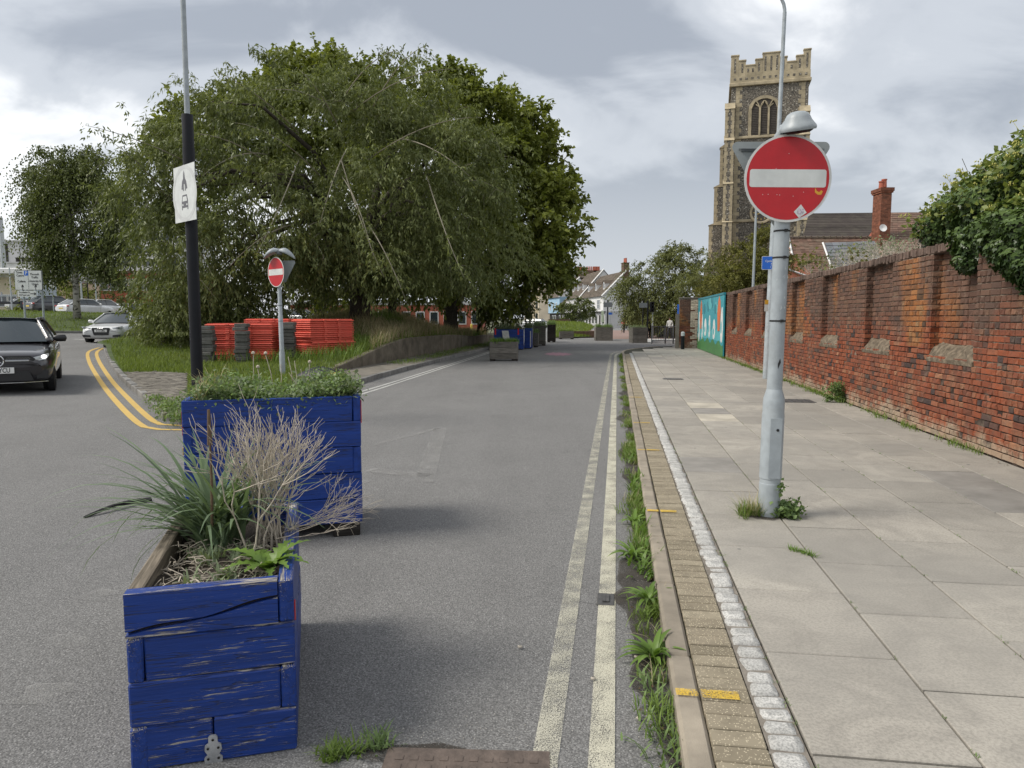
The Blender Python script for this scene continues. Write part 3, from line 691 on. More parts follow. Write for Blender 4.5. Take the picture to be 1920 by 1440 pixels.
# loft: left boundary (kerb) to right boundary (retaining wall line), both from the tip northwards
Lb = smooth_path([Vector(q) for q in (flat([lk[6]])+flat(lk[5::-1])+far_l)], 6)
SR = Vector((-dR.y, dR.x, 0))
Rb = smooth_path(flat(tip[:1])+flat([tip[1]])+[q+SR*(1.15 if i else .15) for i, q in enumerate(flat(rk))], 6)
def atpath(pa, f):
    L = [0]
    for a, b in zip(pa, pa[1:]): L.append(L[-1]+(b-a).length)
    x = f*L[-1]
    for i in range(len(pa)-1):
        if L[i+1] >= x: return pa[i].lerp(pa[i+1], (x-L[i])/max(1e-6, L[i+1]-L[i]))
    return pa[-1].copy()
def walltop(y): return .72*sst(17.5, 28, y)*(1-.35*sst(33, 42, y))*(1-.5*sst(44, 52, y))
rwx = lambda y: None
def wall_x(y):       # x of the retaining wall line at y
    for a, b in zip(Rb, Rb[1:]):
        if a.y <= y <= b.y and b.y > a.y: return a.x+(b.x-a.x)*(y-a.y)/(b.y-a.y)
    return Rb[-1].x
def IZ(x, y):
    wx = wall_x(y); near = max(0, wx-x)
    return T(x, y)+.10+walltop(y)*(1-sst(0, 3.5+max(0, y-26)*.5, near)*.85)+1.05*math.exp(-((x+7)**2/40+(y-33)**2/24))*sst(-.2, 3, near)
rows = []; NS = 28
for i in range(61):
    f = i/60; a, b = atpath(Lb, f), atpath(Rb, f); rows.append([(q.x, q.y, IZ(q.x, q.y)) for q in (a.lerp(b, k/NS) for k in range(NS+1))])
mb = MB(); mb.grid(rows); o = mb.build('island_ground', 'turf_base', smooth=True); o['kind'] = 'structure'
# kerb stones of the island
mb = MB(); mb.box(-.06, .06, -.45, .45, -.16, 0, 0, ch=.012); kis = mb.mesh('kerb_stone', 'grey_kerb')
kr = empty('island_kerb', (0, 0, 0)); kr['kind'] = 'structure'
for i in range(len(kp)-1):
    a, b = kp[i], kp[i+1]; m_ = (a+b)/2; d = b-a
    if m_.y > 45: continue
    inst('kerb_stone', kis, kr, (m_.x, m_.y, T(m_.x, m_.y)+.125+rnd.gauss(0, .004)), (0, 0, math.atan2(-d.x, d.y)), (1, d.length/.915, 1))
# verge strip between right kerb and retaining wall
mb = MB(); Ro = smooth_path(flat(tip[:1])+flat([tip[1]])+flat(rk), 6)
mb.grid([[(q.x, q.y, T(q.x, q.y)+.112) for q in (atpath(Ro, i/40).lerp(atpath(Rb, i/40), k/2) for k in range(3))] for i in range(41)]); mb.build('verge_strip', 'concrete')['kind'] = 'structure'
# retaining wall
rw = []; ys = np.arange(16.4, 50, .5); mb = MB()
for y in ys:
    x = wall_x(y); h = T(x, y)+.10+walltop(y)+.05; s_ = SR; rw.append([(x-SR.x*.0, y, 0), (x, y, h-.02), (x+SR.x*.02, y+SR.y*.02, h), (x+SR.x*.2, y+SR.y*.2, h), (x+SR.x*.22, y+SR.y*.22, h-.1)])
mb.grid(rw); tag(mb.build('retaining_wall', 'stained_concrete'), 'low curved stained concrete retaining wall holding the grassy mound beside the lane', 'wall')
# block paved patch near the tip
pp_ = [G(*q, .12) for q in ((232, 698), (262, 730), (305, 770), (330, 785), (350, 772), (352, 735), (352, 700), (290, 697))]
mat('old_block', (.165, .15, .125), .9, .3, 6, .4, 60, piece=.25, coord='World', dirt=.4)
def inpoly(x, y, poly):
    c = False; j = len(poly)-1
    for i in range(len(poly)):
        if (poly[i].y > y) != (poly[j].y > y) and x < (poly[j].x-poly[i].x)*(y-poly[i].y)/(poly[j].y-poly[i].y)+poly[i].x: c = not c
        j = i
    return c
mb = MB(); ca, sa_ = math.cos(.6), math.sin(.6)
patch = empty('island_paving', (0, 0, 0)); patch['kind'] = 'structure'
mbp = MB(); mbp.box(-.098, .098, -.048, .048, -.03, 0, ch=.004); blk = mbp.mesh('paving_block', 'old_block'); cand = []
for i in range(-120, 120):
    for j in range(-70, 70):
        a_, b_ = i*.102, j*.202+(i % 2)*.101; x = -7.5+a_*ca-b_*sa_; y = 14+a_*sa_+b_*ca
        if inpoly(x, y, pp_): cand.append((x*x+y*y, x, y))
cand.sort()
for n_, (d_, x, y) in enumerate(cand):
    z = IZ(x, y)+.03+rnd.gauss(0, .003)
    if n_ < 290: inst('paving_block', blk, patch, (x, y, z), (0, 0, .6+R(90)))
    else: mb.box(-.098, .098, -.048, .048, -.03, 0, 0, Matrix.Translation((x, y, z)) @ Matrix.Rotation(.6+R(90), 4, 'Z'))
mb.build('block_paving', 'old_block', patch)['kind'] = 'stuff'
# ---------------------------------------------------------------- far verge on the left, wedge of grass ahead, forecourt
ve = [Vector((-34, 33, 0)), Vector((-27.6, 38.2, 0)), Vector((-25, 42.2, 0)), Vector((-20, 47.5, 0)), Vector((-10, 58, 0))]
vb = [Vector((-50, 52, 0)), Vector((-43, 55, 0)), Vector((-38, 58, 0)), Vector((-30, 62, 0)), Vector((-14, 68, 0))]
def VZ(f, x, y): return T(x, y)+.12+.38*sst(0, .35, f)
A_, B_ = smooth_path(ve, 6), smooth_path(vb, 6)
mb = MB(); rows = []
for i in range(41):
    a, b = atpath(A_, i/40), atpath(B_, i/40); rows.append([(q.x, q.y, VZ(k/14, q.x, q.y)) for k, q in ((k, a.lerp(b, k/14)) for k in range(15))])
mb.grid(rows); mb.build('far_verge', 'turf_base', smooth=True)['kind'] = 'structure'; verge_rows = rows
kr2 = empty('verge_kerb', (0, 0, 0)); kr2['kind'] = 'structure'; kk = resample(A_, .915)
for a, b in zip(kk, kk[1:]):
    m_ = (a+b)/2; d = b-a; inst('kerb_stone', kis, kr2, (m_.x, m_.y, T(m_.x, m_.y)+.13), (0, 0, math.atan2(-d.x, d.y)))
# wedge of grass between low brick walls, straight ahead
mat('pink_paving', (.25, .175, .15), .9, .15, 4, .3, 60, coord='World'); mat('brown_wall', (.13, .085, .06), .9, .3, 6, .5, 40, coord='World')
mb = MB(); w0 = [A(1040, 634, 57), A(1107, 631, 62)]; w1 = [A(1030, 612, 82), A(1100, 618, 80)]
rows = [[(w0[0].x, 57, .1), (w0[1].x, 60, .1)], [(w0[0].x+.2, 59, .45), (w0[1].x, 63, .45)], [(w1[0].x, 72, 1.0), (w1[1].x, 72, .8)], [(w1[0].x, 84, 1.25), (w1[1].x, 84, 1.1)]]
mb.grid(rows); mb.build('grass_bank', 'turf_base')['kind'] = 'structure'; bank_rows = rows
X1 = w0[1].x
mb = MB(); mb.prism([(X1-3.2, 59.5), (X1+.25, 60), (X1+.1, 84), (X1-.15, 84), (X1-.02, 60.4), (X1-3.2, 59.8)], 0, .55); tag(mb.build('planter_wall', 'brown_wall'), 'low brown brick wall round the wedge of grass ahead', 'wall')
mb = MB(); mb.box(w1[0].x, X1, 84, 84.25, 0, 1.5); tag(mb.build('planter_wall', 'brown_wall'), 'long low brown wall behind the wedge of grass', 'wall')
mb = MB(); mb.grid([[(X1+.3, 56, .02), (X1+.3, 95, .02)], [(22, 56, .02), (22, 95, .02)]]); mb.build('brick_forecourt', 'pink_paving')['kind'] = 'structure'
# ---------------------------------------------------------------- timber planters
def timber(name, paint, wood, lo, hi, grey=0):
    """boards: grain along local x; paint flakes off along the grain"""
    t = NT(name); v = t.coords('Object', (2.2, 38, 38)); v2 = t.coords('Object', (1, 9, 9)); oi = t.N.new('ShaderNodeObjectInfo')
    g = t.noise(1.6, 6, .65, v, .4); g2 = t.noise(2.2, 7, .7, v2, 1.4)
    woodc = t.mix(t.ramp(g, [(.35, 0.), (.65, 1.)]), sh(wood, .5), sh(wood, 1.25))
    fg = t.noise(1.5, 7, .75, t.coords('Object', (4, 95, 95)), .7); big = t.noise(3.2, 5, .6, t.coords('Object', (1, 2.5, 2.5)))
    sg = t.N.new('ShaderNodeSeparateXYZ'); t.L.new(t.tc.outputs['Generated'], sg.inputs[0])
    ed = t.math('POWER', t.math('ABSOLUTE', t.math('SUBTRACT', t.math('MULTIPLY', sg.outputs[2], 2), 1)), 9)
    ex = t.math('POWER', t.math('ABSOLUTE', t.math('SUBTRACT', t.math('MULTIPLY', sg.outputs[0], 2), 1)), 22)
    crk = t.ramp(t.math('ABSOLUTE', t.math('SUBTRACT', t.noise(1.1, 4, .5, t.coords('Object', (1.1, 22, 22)), .5), .5)), [(.0, 1.), (.012, 0.)])
    if paint:
        pc_ = t.mix(t.ramp(t.noise(2.5, 5, .6, v2), [(.3, 0.), (.7, 1.)]), sh(paint, .72), sh(paint, 1.15))
        m_ = t.math('ADD', t.math('ADD', t.math('MULTIPLY', fg, .6), t.math('MULTIPLY', big, .4)), t.math('ADD', t.math('MULTIPLY', ed, .085), t.math('MULTIPLY', ex, .015)))
        f = t.ramp(m_, [(lo, 0.), (hi, 1.)])
        c = t.mix(t.math('MULTIPLY', crk, .75), t.mix(f, pc_, woodc), (.02, .02, .03))
        h = t.math('SUBTRACT', t.math('SUBTRACT', t.math('MULTIPLY', g, .8), t.math('MULTIPLY', f, .5)), t.math('MULTIPLY', crk, .7)); t.bump(h, .55, .008)
        return t.done(c, t.ramp(f, [(0, .48), (1, .9)]), .35)
    c = t.mix(1., woodc, t.ramp(t.rng(), [(0, .75), (1, 1.2)]), 'MULTIPLY'); t.bump(g, .6, .008); return t.done(c, .9, .2)
BLUE = (.010, .041, .22)
timber('blue_board_worn', BLUE, (.42, .385, .33), .575, .61); timber('blue_board', (.009, .042, .235), (.25, .23, .2), .645, .69)
timber('grey_board', None, (.15, .14, .122), 0, 0); timber('dark_board', None, (.035, .03, .027), 0, 0)
timber('bare_board', None, (.26, .22, .17), 0, 0)
def board(root, x0, x1, y0, y1, z0, z1, m_, name='board', ch=.006, wob=.002):
    """one board; its mesh axis x always runs along its grain"""
    L, W_ = x1-x0, y1-y0; alongx = L >= W_
    l_, w_ = (L, W_) if alongx else (W_, L)
    mb = MB(); mb.box(-l_/2, l_/2, -w_/2, w_/2, -(z1-z0)/2, (z1-z0)/2, ch=ch)
    mb.v = [(x+rnd.gauss(0, wob*.5), y+rnd.gauss(0, wob*.5), z+rnd.gauss(0, wob)) for x, y, z in mb.v]
    return mb.build(name, m_, root, ((x0+x1)/2, (y0+y1)/2, (z0+z1)/2), 0 if alongx else R(90))
def planter(p, rz, L, W_, H, rows, m_, label, foot=.0, t_=.055, start=0, group='timber planters across the closed lane', soil=.08, skip_front=()):
    """p: front right bottom corner seen from the camera; long side runs back (+y local), front runs to -x"""
    root = empty('planter', tuple(p), rz, label, 'planter', group); bh = (H-foot)/rows
    for i in range(rows):
        z0, z1 = foot+i*bh+.002, foot+(i+1)*bh-.002; ev = (rows-1-i+start) % 2 == 0
        # log-cabin corners: front board stops short at the right on even rows, at the left on odd ones
        fx0, fx1 = (-W_, -t_-.002) if ev else (-W_+t_+.002, 0); j = lambda: rnd.uniform(-.004, .004)
        if i not in skip_front: board(root, fx0, fx1, 0+j(), t_, z0, z1, m_)
        board(root, -W_, -t_-.002, L-t_, L, z0, z1, m_) if not ev else board(root, -W_+t_+.002, 0, L-t_, L, z0, z1, m_)
        board(root, -t_+j(), 0+j()*.5, *((0, L-t_-.002) if ev else (t_+.002, L)), z0, z1, m_)
        board(root, -W_+j()*.5, -W_+t_, *((t_+.002, L) if ev else (0, L-t_-.002)), z0, z1, 'bare_board' if (m_ == 'blue_board_worn' and i == rows-1) else m_)
    if foot:
        for x0 in (-W_+.01, -.22):
            for y0 in (.01, L-.16): board(root, x0, x0+.2, y0, y0+.13, 0, foot-.004, 'dark_board', 'foot')
    mb = MB(); rs_ = 9; g = []
    for i in range(rs_+1):
        g.append([(-W_+t_+(W_-2*t_)*i/rs_, t_+(L-2*t_)*j/rs_, H-soil+rnd.uniform(-.012, .012)+.03*math.sin(i+j)) for j in range(rs_+1)])
    mb.grid(g); mb.build('soil', 'soil', root); return root
# near planter: four rows, the top front board split by a long crack, bracket at the foot
mat('galvanised', (.42, .43, .44), .45, .25, 18, .2, 60, spec=.5, metal=.6)
mat('red_reflector', (.55, .02, .02), .3, .1, 5, 0); mat('yellow_reflector', (.65, .4, .03), .4, .1, 5, 0)
P1 = Vector((-.824, 2.63, 0)); W1, L1, H1 = .577, 1.18, .675
pl1 = planter(P1, R(15.5), L1, W1, H1, 4, 'blue_board_worn', 'nearest blue planter with flaking paint and a long crack, narrow end forward', group='blue painted timber planters', skip_front=(3, 0))
bh = H1/4
# split top board: lower and upper halves either side of a wavy crack
xa, xb = -W1, -.057; n = 16; low, up = [], []
for i in range(n+1):
    x = xa+(xb-xa)*i/n; f = i/n; zc = H1-bh+.018+.085*f**1.1+.006*math.sin(f*9); gap = .003+.0045*abs(math.sin(f*5+.6)); low.append((x, zc-gap)); up.append((x, zc+gap))
XF = Matrix(((1, 0, 0, 0), (0, 0, -1, .055), (0, 1, 0, 0), (0, 0, 0, 1)))
for nm, poly in (('cracked_board', [(xa, H1-bh+.002), (xb, H1-bh+.002)]+low[::-1]), ('cracked_board', up+[(xb, H1-.002), (xa, H1-.004)])):
    mb = MB(); k = len(poly); mb.prism(poly, 0, .057+rnd.uniform(-.003, .003), 0, XF); mb.build(nm, 'blue_board_worn', pl1)
mb = MB(); mb.box(xa+.004, xb-.004, .02, .05, H1-bh+.004, H1-.012); mb.build('board_core', 'dark_board', pl1)
board(pl1, -W1+.005, -.30, .004, .055, .002, bh-.002, 'blue_board_worn'); board(pl1, -.297, -.002, -.002, .055, .002, bh-.002, 'blue_board_worn')
mb = MB(); XB = Matrix(((1, 0, 0, 0), (0, 0, 1, -.006), (0, 1, 0, 0), (0, 0, 0, 1)))
mb.prism([(-.33, .0), (-.27, .0), (-.268, .02), (-.28, .032), (-.27, .05), (-.272, .07), (-.284, .078), (-.284, .10), (-.29, .108), (-.31, .108), (-.316, .10), (-.316, .078), (-.328, .07), (-.33, .05), (-.32, .032), (-.332, .02)], -.003, .003, 0, XB)
br = mb.build('bracket', 'galvanised', pl1)
mb = MB()
for x, z in ((-.318, .058), (-.282, .058), (-.318, .018), (-.282, .018), (-.30, .09)):
    mb.add([(x+.005*math.cos(q), -.0125, z+.005*math.sin(q)) for q in np.linspace(0, 6.283, 9)[:-1]], [tuple(range(8))])
mb.build('screw_hole', 'dark_board', br)['kind'] = 'stuff'
for z in (.50,):
    mb = MB(); mb.box(.001, .005, .03, .06, z, z+.07); mb.build('reflector', 'red_reflector', pl1)
# second blue planter: five rows on black feet, broadside on
a2 = math.atan2(.34, 1.174)
P2 = Vector((-1.134, 5.36, 0)); W2, L2, H2 = 1.235, .8, 1.07
pl2 = planter(P2, a2, L2, W2, H2, 5, 'blue_board', 'tall blue planter standing broadside behind the nearest one, full of green weeds', foot=.105, group='blue painted timber planters', t_=.06)
for x, m_, z in ((.001, 'red_reflector', .86), (-W2-.007, 'red_reflector', .82), (-W2-.009, 'yellow_reflector', .68)):
    mb = MB(); mb.box(x, x+.006, .03, .10, z, z+.17 if 'red' in m_ else z+.05); mb.build('reflector', m_, pl2)
# planters further up the lane
def gp(px, py): return G(px, py)
FP = []
def farp(px, py, wpx, h, rows, m_, rz, L, label, foot=.08, grp='timber planters across the closed lane', up=0):
    p = gp(px, py); W_ = wpx*(p.y*.996+.15)/FPX/math.cos(rz)
    r_ = planter(p, rz, L, W_, h, rows, m_, label, foot=foot, group=grp, t_=.07); FP.append((r_, W_, L, h, rz)); return r_
farp(972, 677, 53, .74, 3, 'grey_board', R(4), .62, 'low grey timber planter with a tuft of grass, first in the lane')
farp(981, 656, 55, 1.06, 5, 'blue_board', R(-3), 1.0, 'blue timber planter behind the low grey one, with a leaning white board on it', grp='blue painted timber planters', foot=.03)
farp(997, 654, 14, 1.10, 5, 'blue_board', R(-3), 2.2, 'second blue planter turned end on with a pale strip down its corner', grp='blue painted timber planters', foot=.03)
farp(1009.5, 651, 9, .82, 4, 'grey_board', R(-3), 1.6, 'narrow grey planter end tucked behind the blue planters')
farp(1023, 648, 24, 1.18, 5, 'grey_board', R(-3), 1.2, 'tall grey timber planter right of the blue ones with dry plants', foot=.06)
farp(1042, 642, 16, 1.20, 5, 'dark_board', R(-3), 1.5, 'tall dark timber planter furthest along the left row', foot=.08)
farp(1076, 636, 27, .62, 3, 'grey_board', R(0), .6, 'low dark grey planter standing alone before the wedge of grass', foot=.08)
farp(1149, 639, 32, .98, 4, 'grey_board', R(-1), 1.2, 'square grey timber planter standing alone in the middle of the lane end', foot=.0)
farp(1214, 643, 28, 1.02, 4, 'grey_board', R(3), 1.2, 'grey timber planter beside the railings at the end of the pavement', foot=.0)
mb = MB(); mb.prism([(-.34, .5), (-.05, .5), (.02, 0), (-.28, .02)], 0, .03, 0, Matrix.Translation(tuple(gp(950, 656)+Vector((.15, -.12, .42)))) @ Matrix.Rotation(R(90), 4, 'X') @ Matrix.Scale(1.15, 4))
mat('white_board', (.55, .55, .52), .6, .15, 4, .1, 40, dirt=.3)
tag(mb.build('notice_board', 'white_board'), 'dirty white tapered board leaning on the blue planter', 'board')
mb = MB(); mb.box(-.09, -.04, -.012, -.004, .1, .95); q = FP[2][0]; mb.build('pale_strip', 'white_board', q)
for x in (.0, .78):
    mb = MB(); mb.box(-FP[1][1]*.97+x*FP[1][1], -FP[1][1]*.97+x*FP[1][1]+.07, -.012, -.003, .78, 1.12); mb.build('reflector', 'red_reflector', FP[1][0])

# ---------------------------------------------------------------- plants in the planters
leafmat('strap_leaf', (.055, .09, .05), (.20, .27, .15), .25, .45); leafmat('weed_leaf', (.055, .095, .03), (.22, .31, .12), .3, .5)
leafmat('bright_leaf', (.06, .115, .02), (.20, .31, .07), .35, .4); leafmat('grey_leaf', (.08, .11, .06), (.24, .29, .17), .3, .6)
leafmat('dry_grass', (.20, .16, .09), (.48, .42, .27), .25, .7); leafmat('grass_leaf', (.06, .105, .018), (.19, .27, .06), .3, .55)
mat('dry_twig', (.42, .37, .30), .8, .3, 30, .1, 80); mat('dead_stem', (.12, .08, .05), .9, .3, 30, .1, 80)
def l2w(root, x, y, z):
    M_ = Matrix.Translation(root.location) @ Matrix.Rotation(root.rotation_euler.z, 4, 'Z'); return M_ @ Vector((x, y, z))
def tufts(name, mat_, bases, n, ln, wd, lean, droop, spread, segs=5, tint=(.2, 1)):
    B = []
    for b in bases: q = np.array(b)[None, :]+np.concatenate([rs.normal(0, spread, (n, 2)), np.zeros((n, 1))], 1); B.append(q)
    B = np.concatenate(B); V = blades(rs, B, ln, wd, lean, droop, segs); return strip_mesh(name, V, mat_, rs.uniform(*tint, len(B)))
# strap-leaved clump (sea daffodil like) rooted back left of the near planter
b0 = l2w(pl1, -.34, .72, H1-.06)
root = empty('strap_leaf_plant', tuple(b0), 0, 'fountain of long grey-green strap leaves arching out of the nearest blue planter', 'plant')
def child_np(o, root, name):
    o.parent = root; o.matrix_parent_inverse = Matrix.Translation(-root.location); return o
bs = [b0+Vector((rnd.gauss(0, .05), rnd.gauss(0, .06), 0)) for k in range(12)]
o = tufts('leaf_clump', 'strap_leaf', [tuple(q) for q in bs], 13, .58, .023, .5, 1.25, .02, 8); child_np(o, root, ''); o['kind'] = 'stuff'
n = 44; az = rs.uniform(R(120), R(225), n); B = np.array(b0)[None]+rs.normal(0, .05, (n, 3))*[1, 1, .1]
V = blades(rs, B, .74, .021, .9, 1.35, 9, az); o = strip_mesh('arching_leaf', V, 'strap_leaf', rs.uniform(.3, 1, n)); child_np(o, root, ''); o['kind'] = 'stuff'
mb = MB(); s0 = l2w(pl1, -.36, .62, H1-.05); mb.tube([s0, s0+Vector((.0, .02, .3)), s0+Vector((-.01, .04, .56))], [.006, .006, .004], 6); mb.tube([s0+Vector((-.01, .04, .46)), s0+Vector((-.012, .045, .62))], [.012, .006], 7)
o = mb.build('seed_spike', 'dead_stem'); child_np(o, root, '')
# dead branching twigs
def twigs(mb, p, d, ln, rad, depth, r_):
    if depth == 0 or ln < .025: return
    q = p+d*ln*.5+Vector((r_.gauss(0, .06), r_.gauss(0, .06), r_.gauss(0, .03)))*ln; e_ = p+d*ln
    mb.tube([p, q, e_], [rad, rad*.85, rad*.7], 4, cap=False)
    k = 3 if (depth > 3 and r_.random() < .5) else 2
    for _ in range(k):
        nd = (d+Vector((r_.gauss(0, .36), r_.gauss(0, .36), r_.gauss(0, .22)+.05))).normalized(); twigs(mb, e_, nd, ln*r_.uniform(.62, .92), rad*.72, depth-1, r_)
r3 = random.Random(21); mb = MB(); tb = l2w(pl1, -.12, .62, H1-.06)
for k in range(23):
    b = tb+Vector((r3.gauss(-.01, .055), r3.gauss(0, .09), 0)); f = r3.uniform(-1, 1)
    d = Vector((.05+.42*f, r3.gauss(.05, .15), 1)).normalized(); twigs(mb, b, d, r3.uniform(.13, .20), .0046, 5, r3)
for k in range(7):
    b = tb+Vector((.05, r3.gauss(0, .06), .05)); d = Vector((1, r3.gauss(0, .35), r3.uniform(.1, .55))).normalized(); twigs(mb, b, d, .13, .0026, 5, r3)
tag(mb.build('dead_shrub', 'dry_twig'), 'pale dead twiggy shrub rising above the nearest blue planter', 'shrub')
# litter of dry stems on the soil, dandelion
mb = MB()
for k in range(330):
    q = l2w(pl1, r3.uniform(-.51, -.07), r3.uniform(.07, .75), H1-.075+abs(r3.gauss(0, .022))); d = Vector((r3.gauss(0, 1), r3.gauss(0, 1), r3.gauss(0, .35))).normalized()*r3.uniform(.04, .12)
    mb.tube([q-d/2, q+Vector((r3.gauss(0, .008), r3.gauss(0, .008), .008)), q+d/2], .0017 if k % 3 else .0028, 3, cap=False)
o = mb.build('dry_stems', 'dry_twig'); tag(o, 'tangle of dry stems covering the soil of the nearest planter', 'dry stems', kind='stuff')
def jagged(b, az, lean, ln, wd, mb, n=7, teeth=.35):
    """one toothed leaf"""
    rows = []; p = Vector(b); th = lean; sd_ = Vector((-math.sin(az), math.cos(az), 0))
    for i in range(n*2+1):
        f = i/(n*2); w_ = wd*(.25+.9*math.sin(math.pi*min(1, f*1.05)**.8))*(1 if i % 2 else teeth+.25)*.5
        if i == n*2: w_ = .0005
        rows.append([tuple(p-sd_*w_+Vector((0, 0, w_*.3))), tuple(p), tuple(p+sd_*w_+Vector((0, 0, w_*.3)))])
        p = p+Vector((math.cos(az)*math.sin(th), math.sin(az)*math.sin(th), math.cos(th)))*ln/(n*2); th += .09+.02*lean
    mb.grid(rows)
def rosette(name, b, n, ln, wd, lean, label, cat, teeth=.35, m_='bright_leaf', group=None):
    root = empty(name, tuple(b), 0, label, cat, group)
    for k in range(n):
        mb = MB(); jagged((0, 0, 0), k*2.4+rnd.uniform(-.3, .3), lean*rnd.uniform(.4, 1.2), ln*rnd.uniform(.7, 1.1), wd, mb, teeth=teeth); o = mb.build('leaf', m_, root, smooth=True)
        at = o.data.attributes.new('tint', 'FLOAT', 'FACE'); at.data.foreach_set('value', [rnd.uniform(.25, .9)]*len(o.data.polygons))
    return root
rosette('dandelion', l2w(pl1, -.10, .27, H1-.07), 19, .21, .062, .55, 'bright green toothed dandelion in the front right corner of the nearest planter', 'weed', teeth=.12)
o = tufts('planter_weeds', 'grey_leaf', [tuple(l2w(pl1, rnd.uniform(-.42, -.14), rnd.uniform(.12, .7), H1-.07)) for k in range(16)], 14, .08, .014, .8, .6, .018, 4); tag(o, 'small grey-green weeds among dry stems in the nearest planter', 'weeds', kind='stuff')
# leafy tangle on the second planter
def leafmass(name, mat_, pts, n, ln, wd, spread, up_=.4, parent=None, k4=True):
    pts = np.array(pts); c = pts[rs.randint(0, len(pts), n)]+rs.normal(0, 1, (n, 3))*np.array(spread)
    d = rdir(rs, n)+[0, 0, up_*.3]; nr = rdir(rs, n)*.6+[0, 0, 1]
    V = leaf_quads(c, d, nr, rs.uniform(.6, 1.25, n)*ln, rs.uniform(.7, 1.2, n)*wd); return np_mesh(name, V, 4, mat_, rs.uniform(0, 1, n), parent=parent)
pts = [tuple(l2w(pl2, -W2+.1+(W2-.2)*i/9+rnd.uniform(-.04, .04), .08+(L2-.15)*j/5, H2-.06+.07*rnd.random()+(.04 if j > 2 else 0)+.035*math.sin(i*.9))) for i in range(10) for j in range(6)]
o = leafmass('weed_tangle', 'weed_leaf', pts, 9500, .034, .022, (.05, .04, .042)); tag(o, 'low tangle of green weeds filling the tall blue planter', 'weeds', kind='stuff')
o = leafmass('weed_tangle', 'grey_leaf', pts[::2], 3800, .045, .024, (.05, .04, .05)); tag(o, 'paler grey-green leaves among the weeds of the tall blue planter', 'weeds', kind='stuff')
o = tufts('dry_grass', 'dry_grass', [pts[i] for i in (0, 2, 3, 4, 8, 10, 1, 52, 55, 5, 11)], 24, .2, .005, .7, 1.1, .03, 6); tag(o, 'dry straw grass at the ends of the tall blue planter', 'grass', kind='stuff')
mb = MB()
for k in range(9):
    q = l2w(pl2, -W2*.42+rnd.gauss(0, .2), .3+rnd.random()*.4, H2-.02); h_ = rnd.uniform(.16, .36); e_ = q+Vector((rnd.gauss(0, .07), 0, h_)); mb.tube([q, (q+e_)/2+Vector((.01, 0, 0)), e_], .003, 4); 
    if k % 2: mb.lathe([(.0, 0), (.014, .008), (.014, .02), (0, .03)], 7, 0, Matrix.Translation(e_))
tag(mb.build('dead_flower_stems', 'dry_twig'), 'thin dead flower stems sticking up out of the tall blue planter', 'dead stems', kind='stuff')
# growth on the far planters
labs = ['green grass tuft growing in the low grey planter', 'grey-green bushy growth on the blue planter behind the grass tuft', 'pale bushy growth on the end-on blue planter', 'thin dark growth on the narrow grey planter', 'brownish dry bush on the tall grey planter', 'dark shrubby growth on the furthest tall planter of the left row', 'short green plants in the low planter standing alone', 'dense low hedge of grey-green plants in the lone square planter', 'thin straggly plants in the planter by the railings']
mm = ['bright_leaf', 'grey_leaf', 'grey_leaf', 'weed_leaf', 'weed_leaf', 'weed_leaf', 'grass_leaf', 'weed_leaf', 'grey_leaf']
hh = [.16, .30, .34, .22, .32, .34, .16, .24, .10]
for (r_, W_, L, h, rz), lb, m_, hg in zip(FP, labs, mm, hh):
    n = int(900*max(.35, W_*L)); pp = [tuple(l2w(r_, -rnd.uniform(.05, W_-.05), rnd.uniform(.05, L-.05), h-.06+rnd.uniform(0, hg*.85)*(.6+.4*math.sin(rnd.uniform(0, 3))))) for k in range(60)]
    if hg == .16:
        B = np.array(pp); B[:, 2] = h-.08; B = np.repeat(B, 22, 0)+rs.normal(0, .05, (len(B)*22, 3))*[1, 1, 0]; V = blades(rs, B, .26, .012, .4, .8, 4); o = strip_mesh('planter_growth', V, m_, rs.uniform(0, 1, len(B)))
    else: o = leafmass('planter_growth', m_, pp, n*2, .075, .035, (.07, .07, .06), .9)
    tag(o, lb, 'plants', kind='stuff')
# ---------------------------------------------------------------- signs and poles
for nm, cc, ro in (('grey_steel', (.33, .365, .385), .5), ('dark_grey_steel', (.16, .18, .19), .5), ('sign_back', (.27, .295, .295), .5), ('sign_red', (.46, .012, .018), .32), ('sign_white', (.60, .62, .60), .35), ('sign_rim', (.60, .60, .58), .4), ('lamp_grey', (.30, .33, .345), .42), ('sign_blue', (.02, .13, .55), .35), ('rubber', (.02, .02, .02), .8), ('dark_slot', (.015, .015, .016), .6), ('faded_print', (.12, .12, .13), .5), ('pale_print', (.53, .545, .535), .5), ('sign_black', (.02, .02, .022), .5), ('orange_sticker', (.62, .33, .03), .5)):
    mat(nm, cc, ro, .1 if 'steel' not in nm and 'lamp' not in nm else .16, 7, .05, 60, spec=.4, dirt=.35 if 'steel' in nm or 'back' in nm else .06, dcol=(.14, .13, .11))
mat('sticker_paper', (.5, .45, .5), .6, .6, 90, .1, 80)
def disc(r0, n=48): return ring2(0, 0, r0, n)
def rrect(w_, h_, r_, n=5):
    q = []
    for cx, cy, a0 in ((w_/2-r_, h_/2-r_, 0), (-w_/2+r_, h_/2-r_, 90), (-w_/2+r_, -h_/2+r_, 180), (w_/2-r_, -h_/2+r_, 270)):
        for i in range(n+1): a = R(a0+90*i/n); q.append((cx+r_*math.cos(a), cy+r_*math.sin(a)))
    return q
FACE = lambda y: Matrix(((1, 0, 0, 0), (0, 0, -1, y), (0, 1, 0, 0), (0, 0, 0, 1)))   # poly in xz, depth towards -y
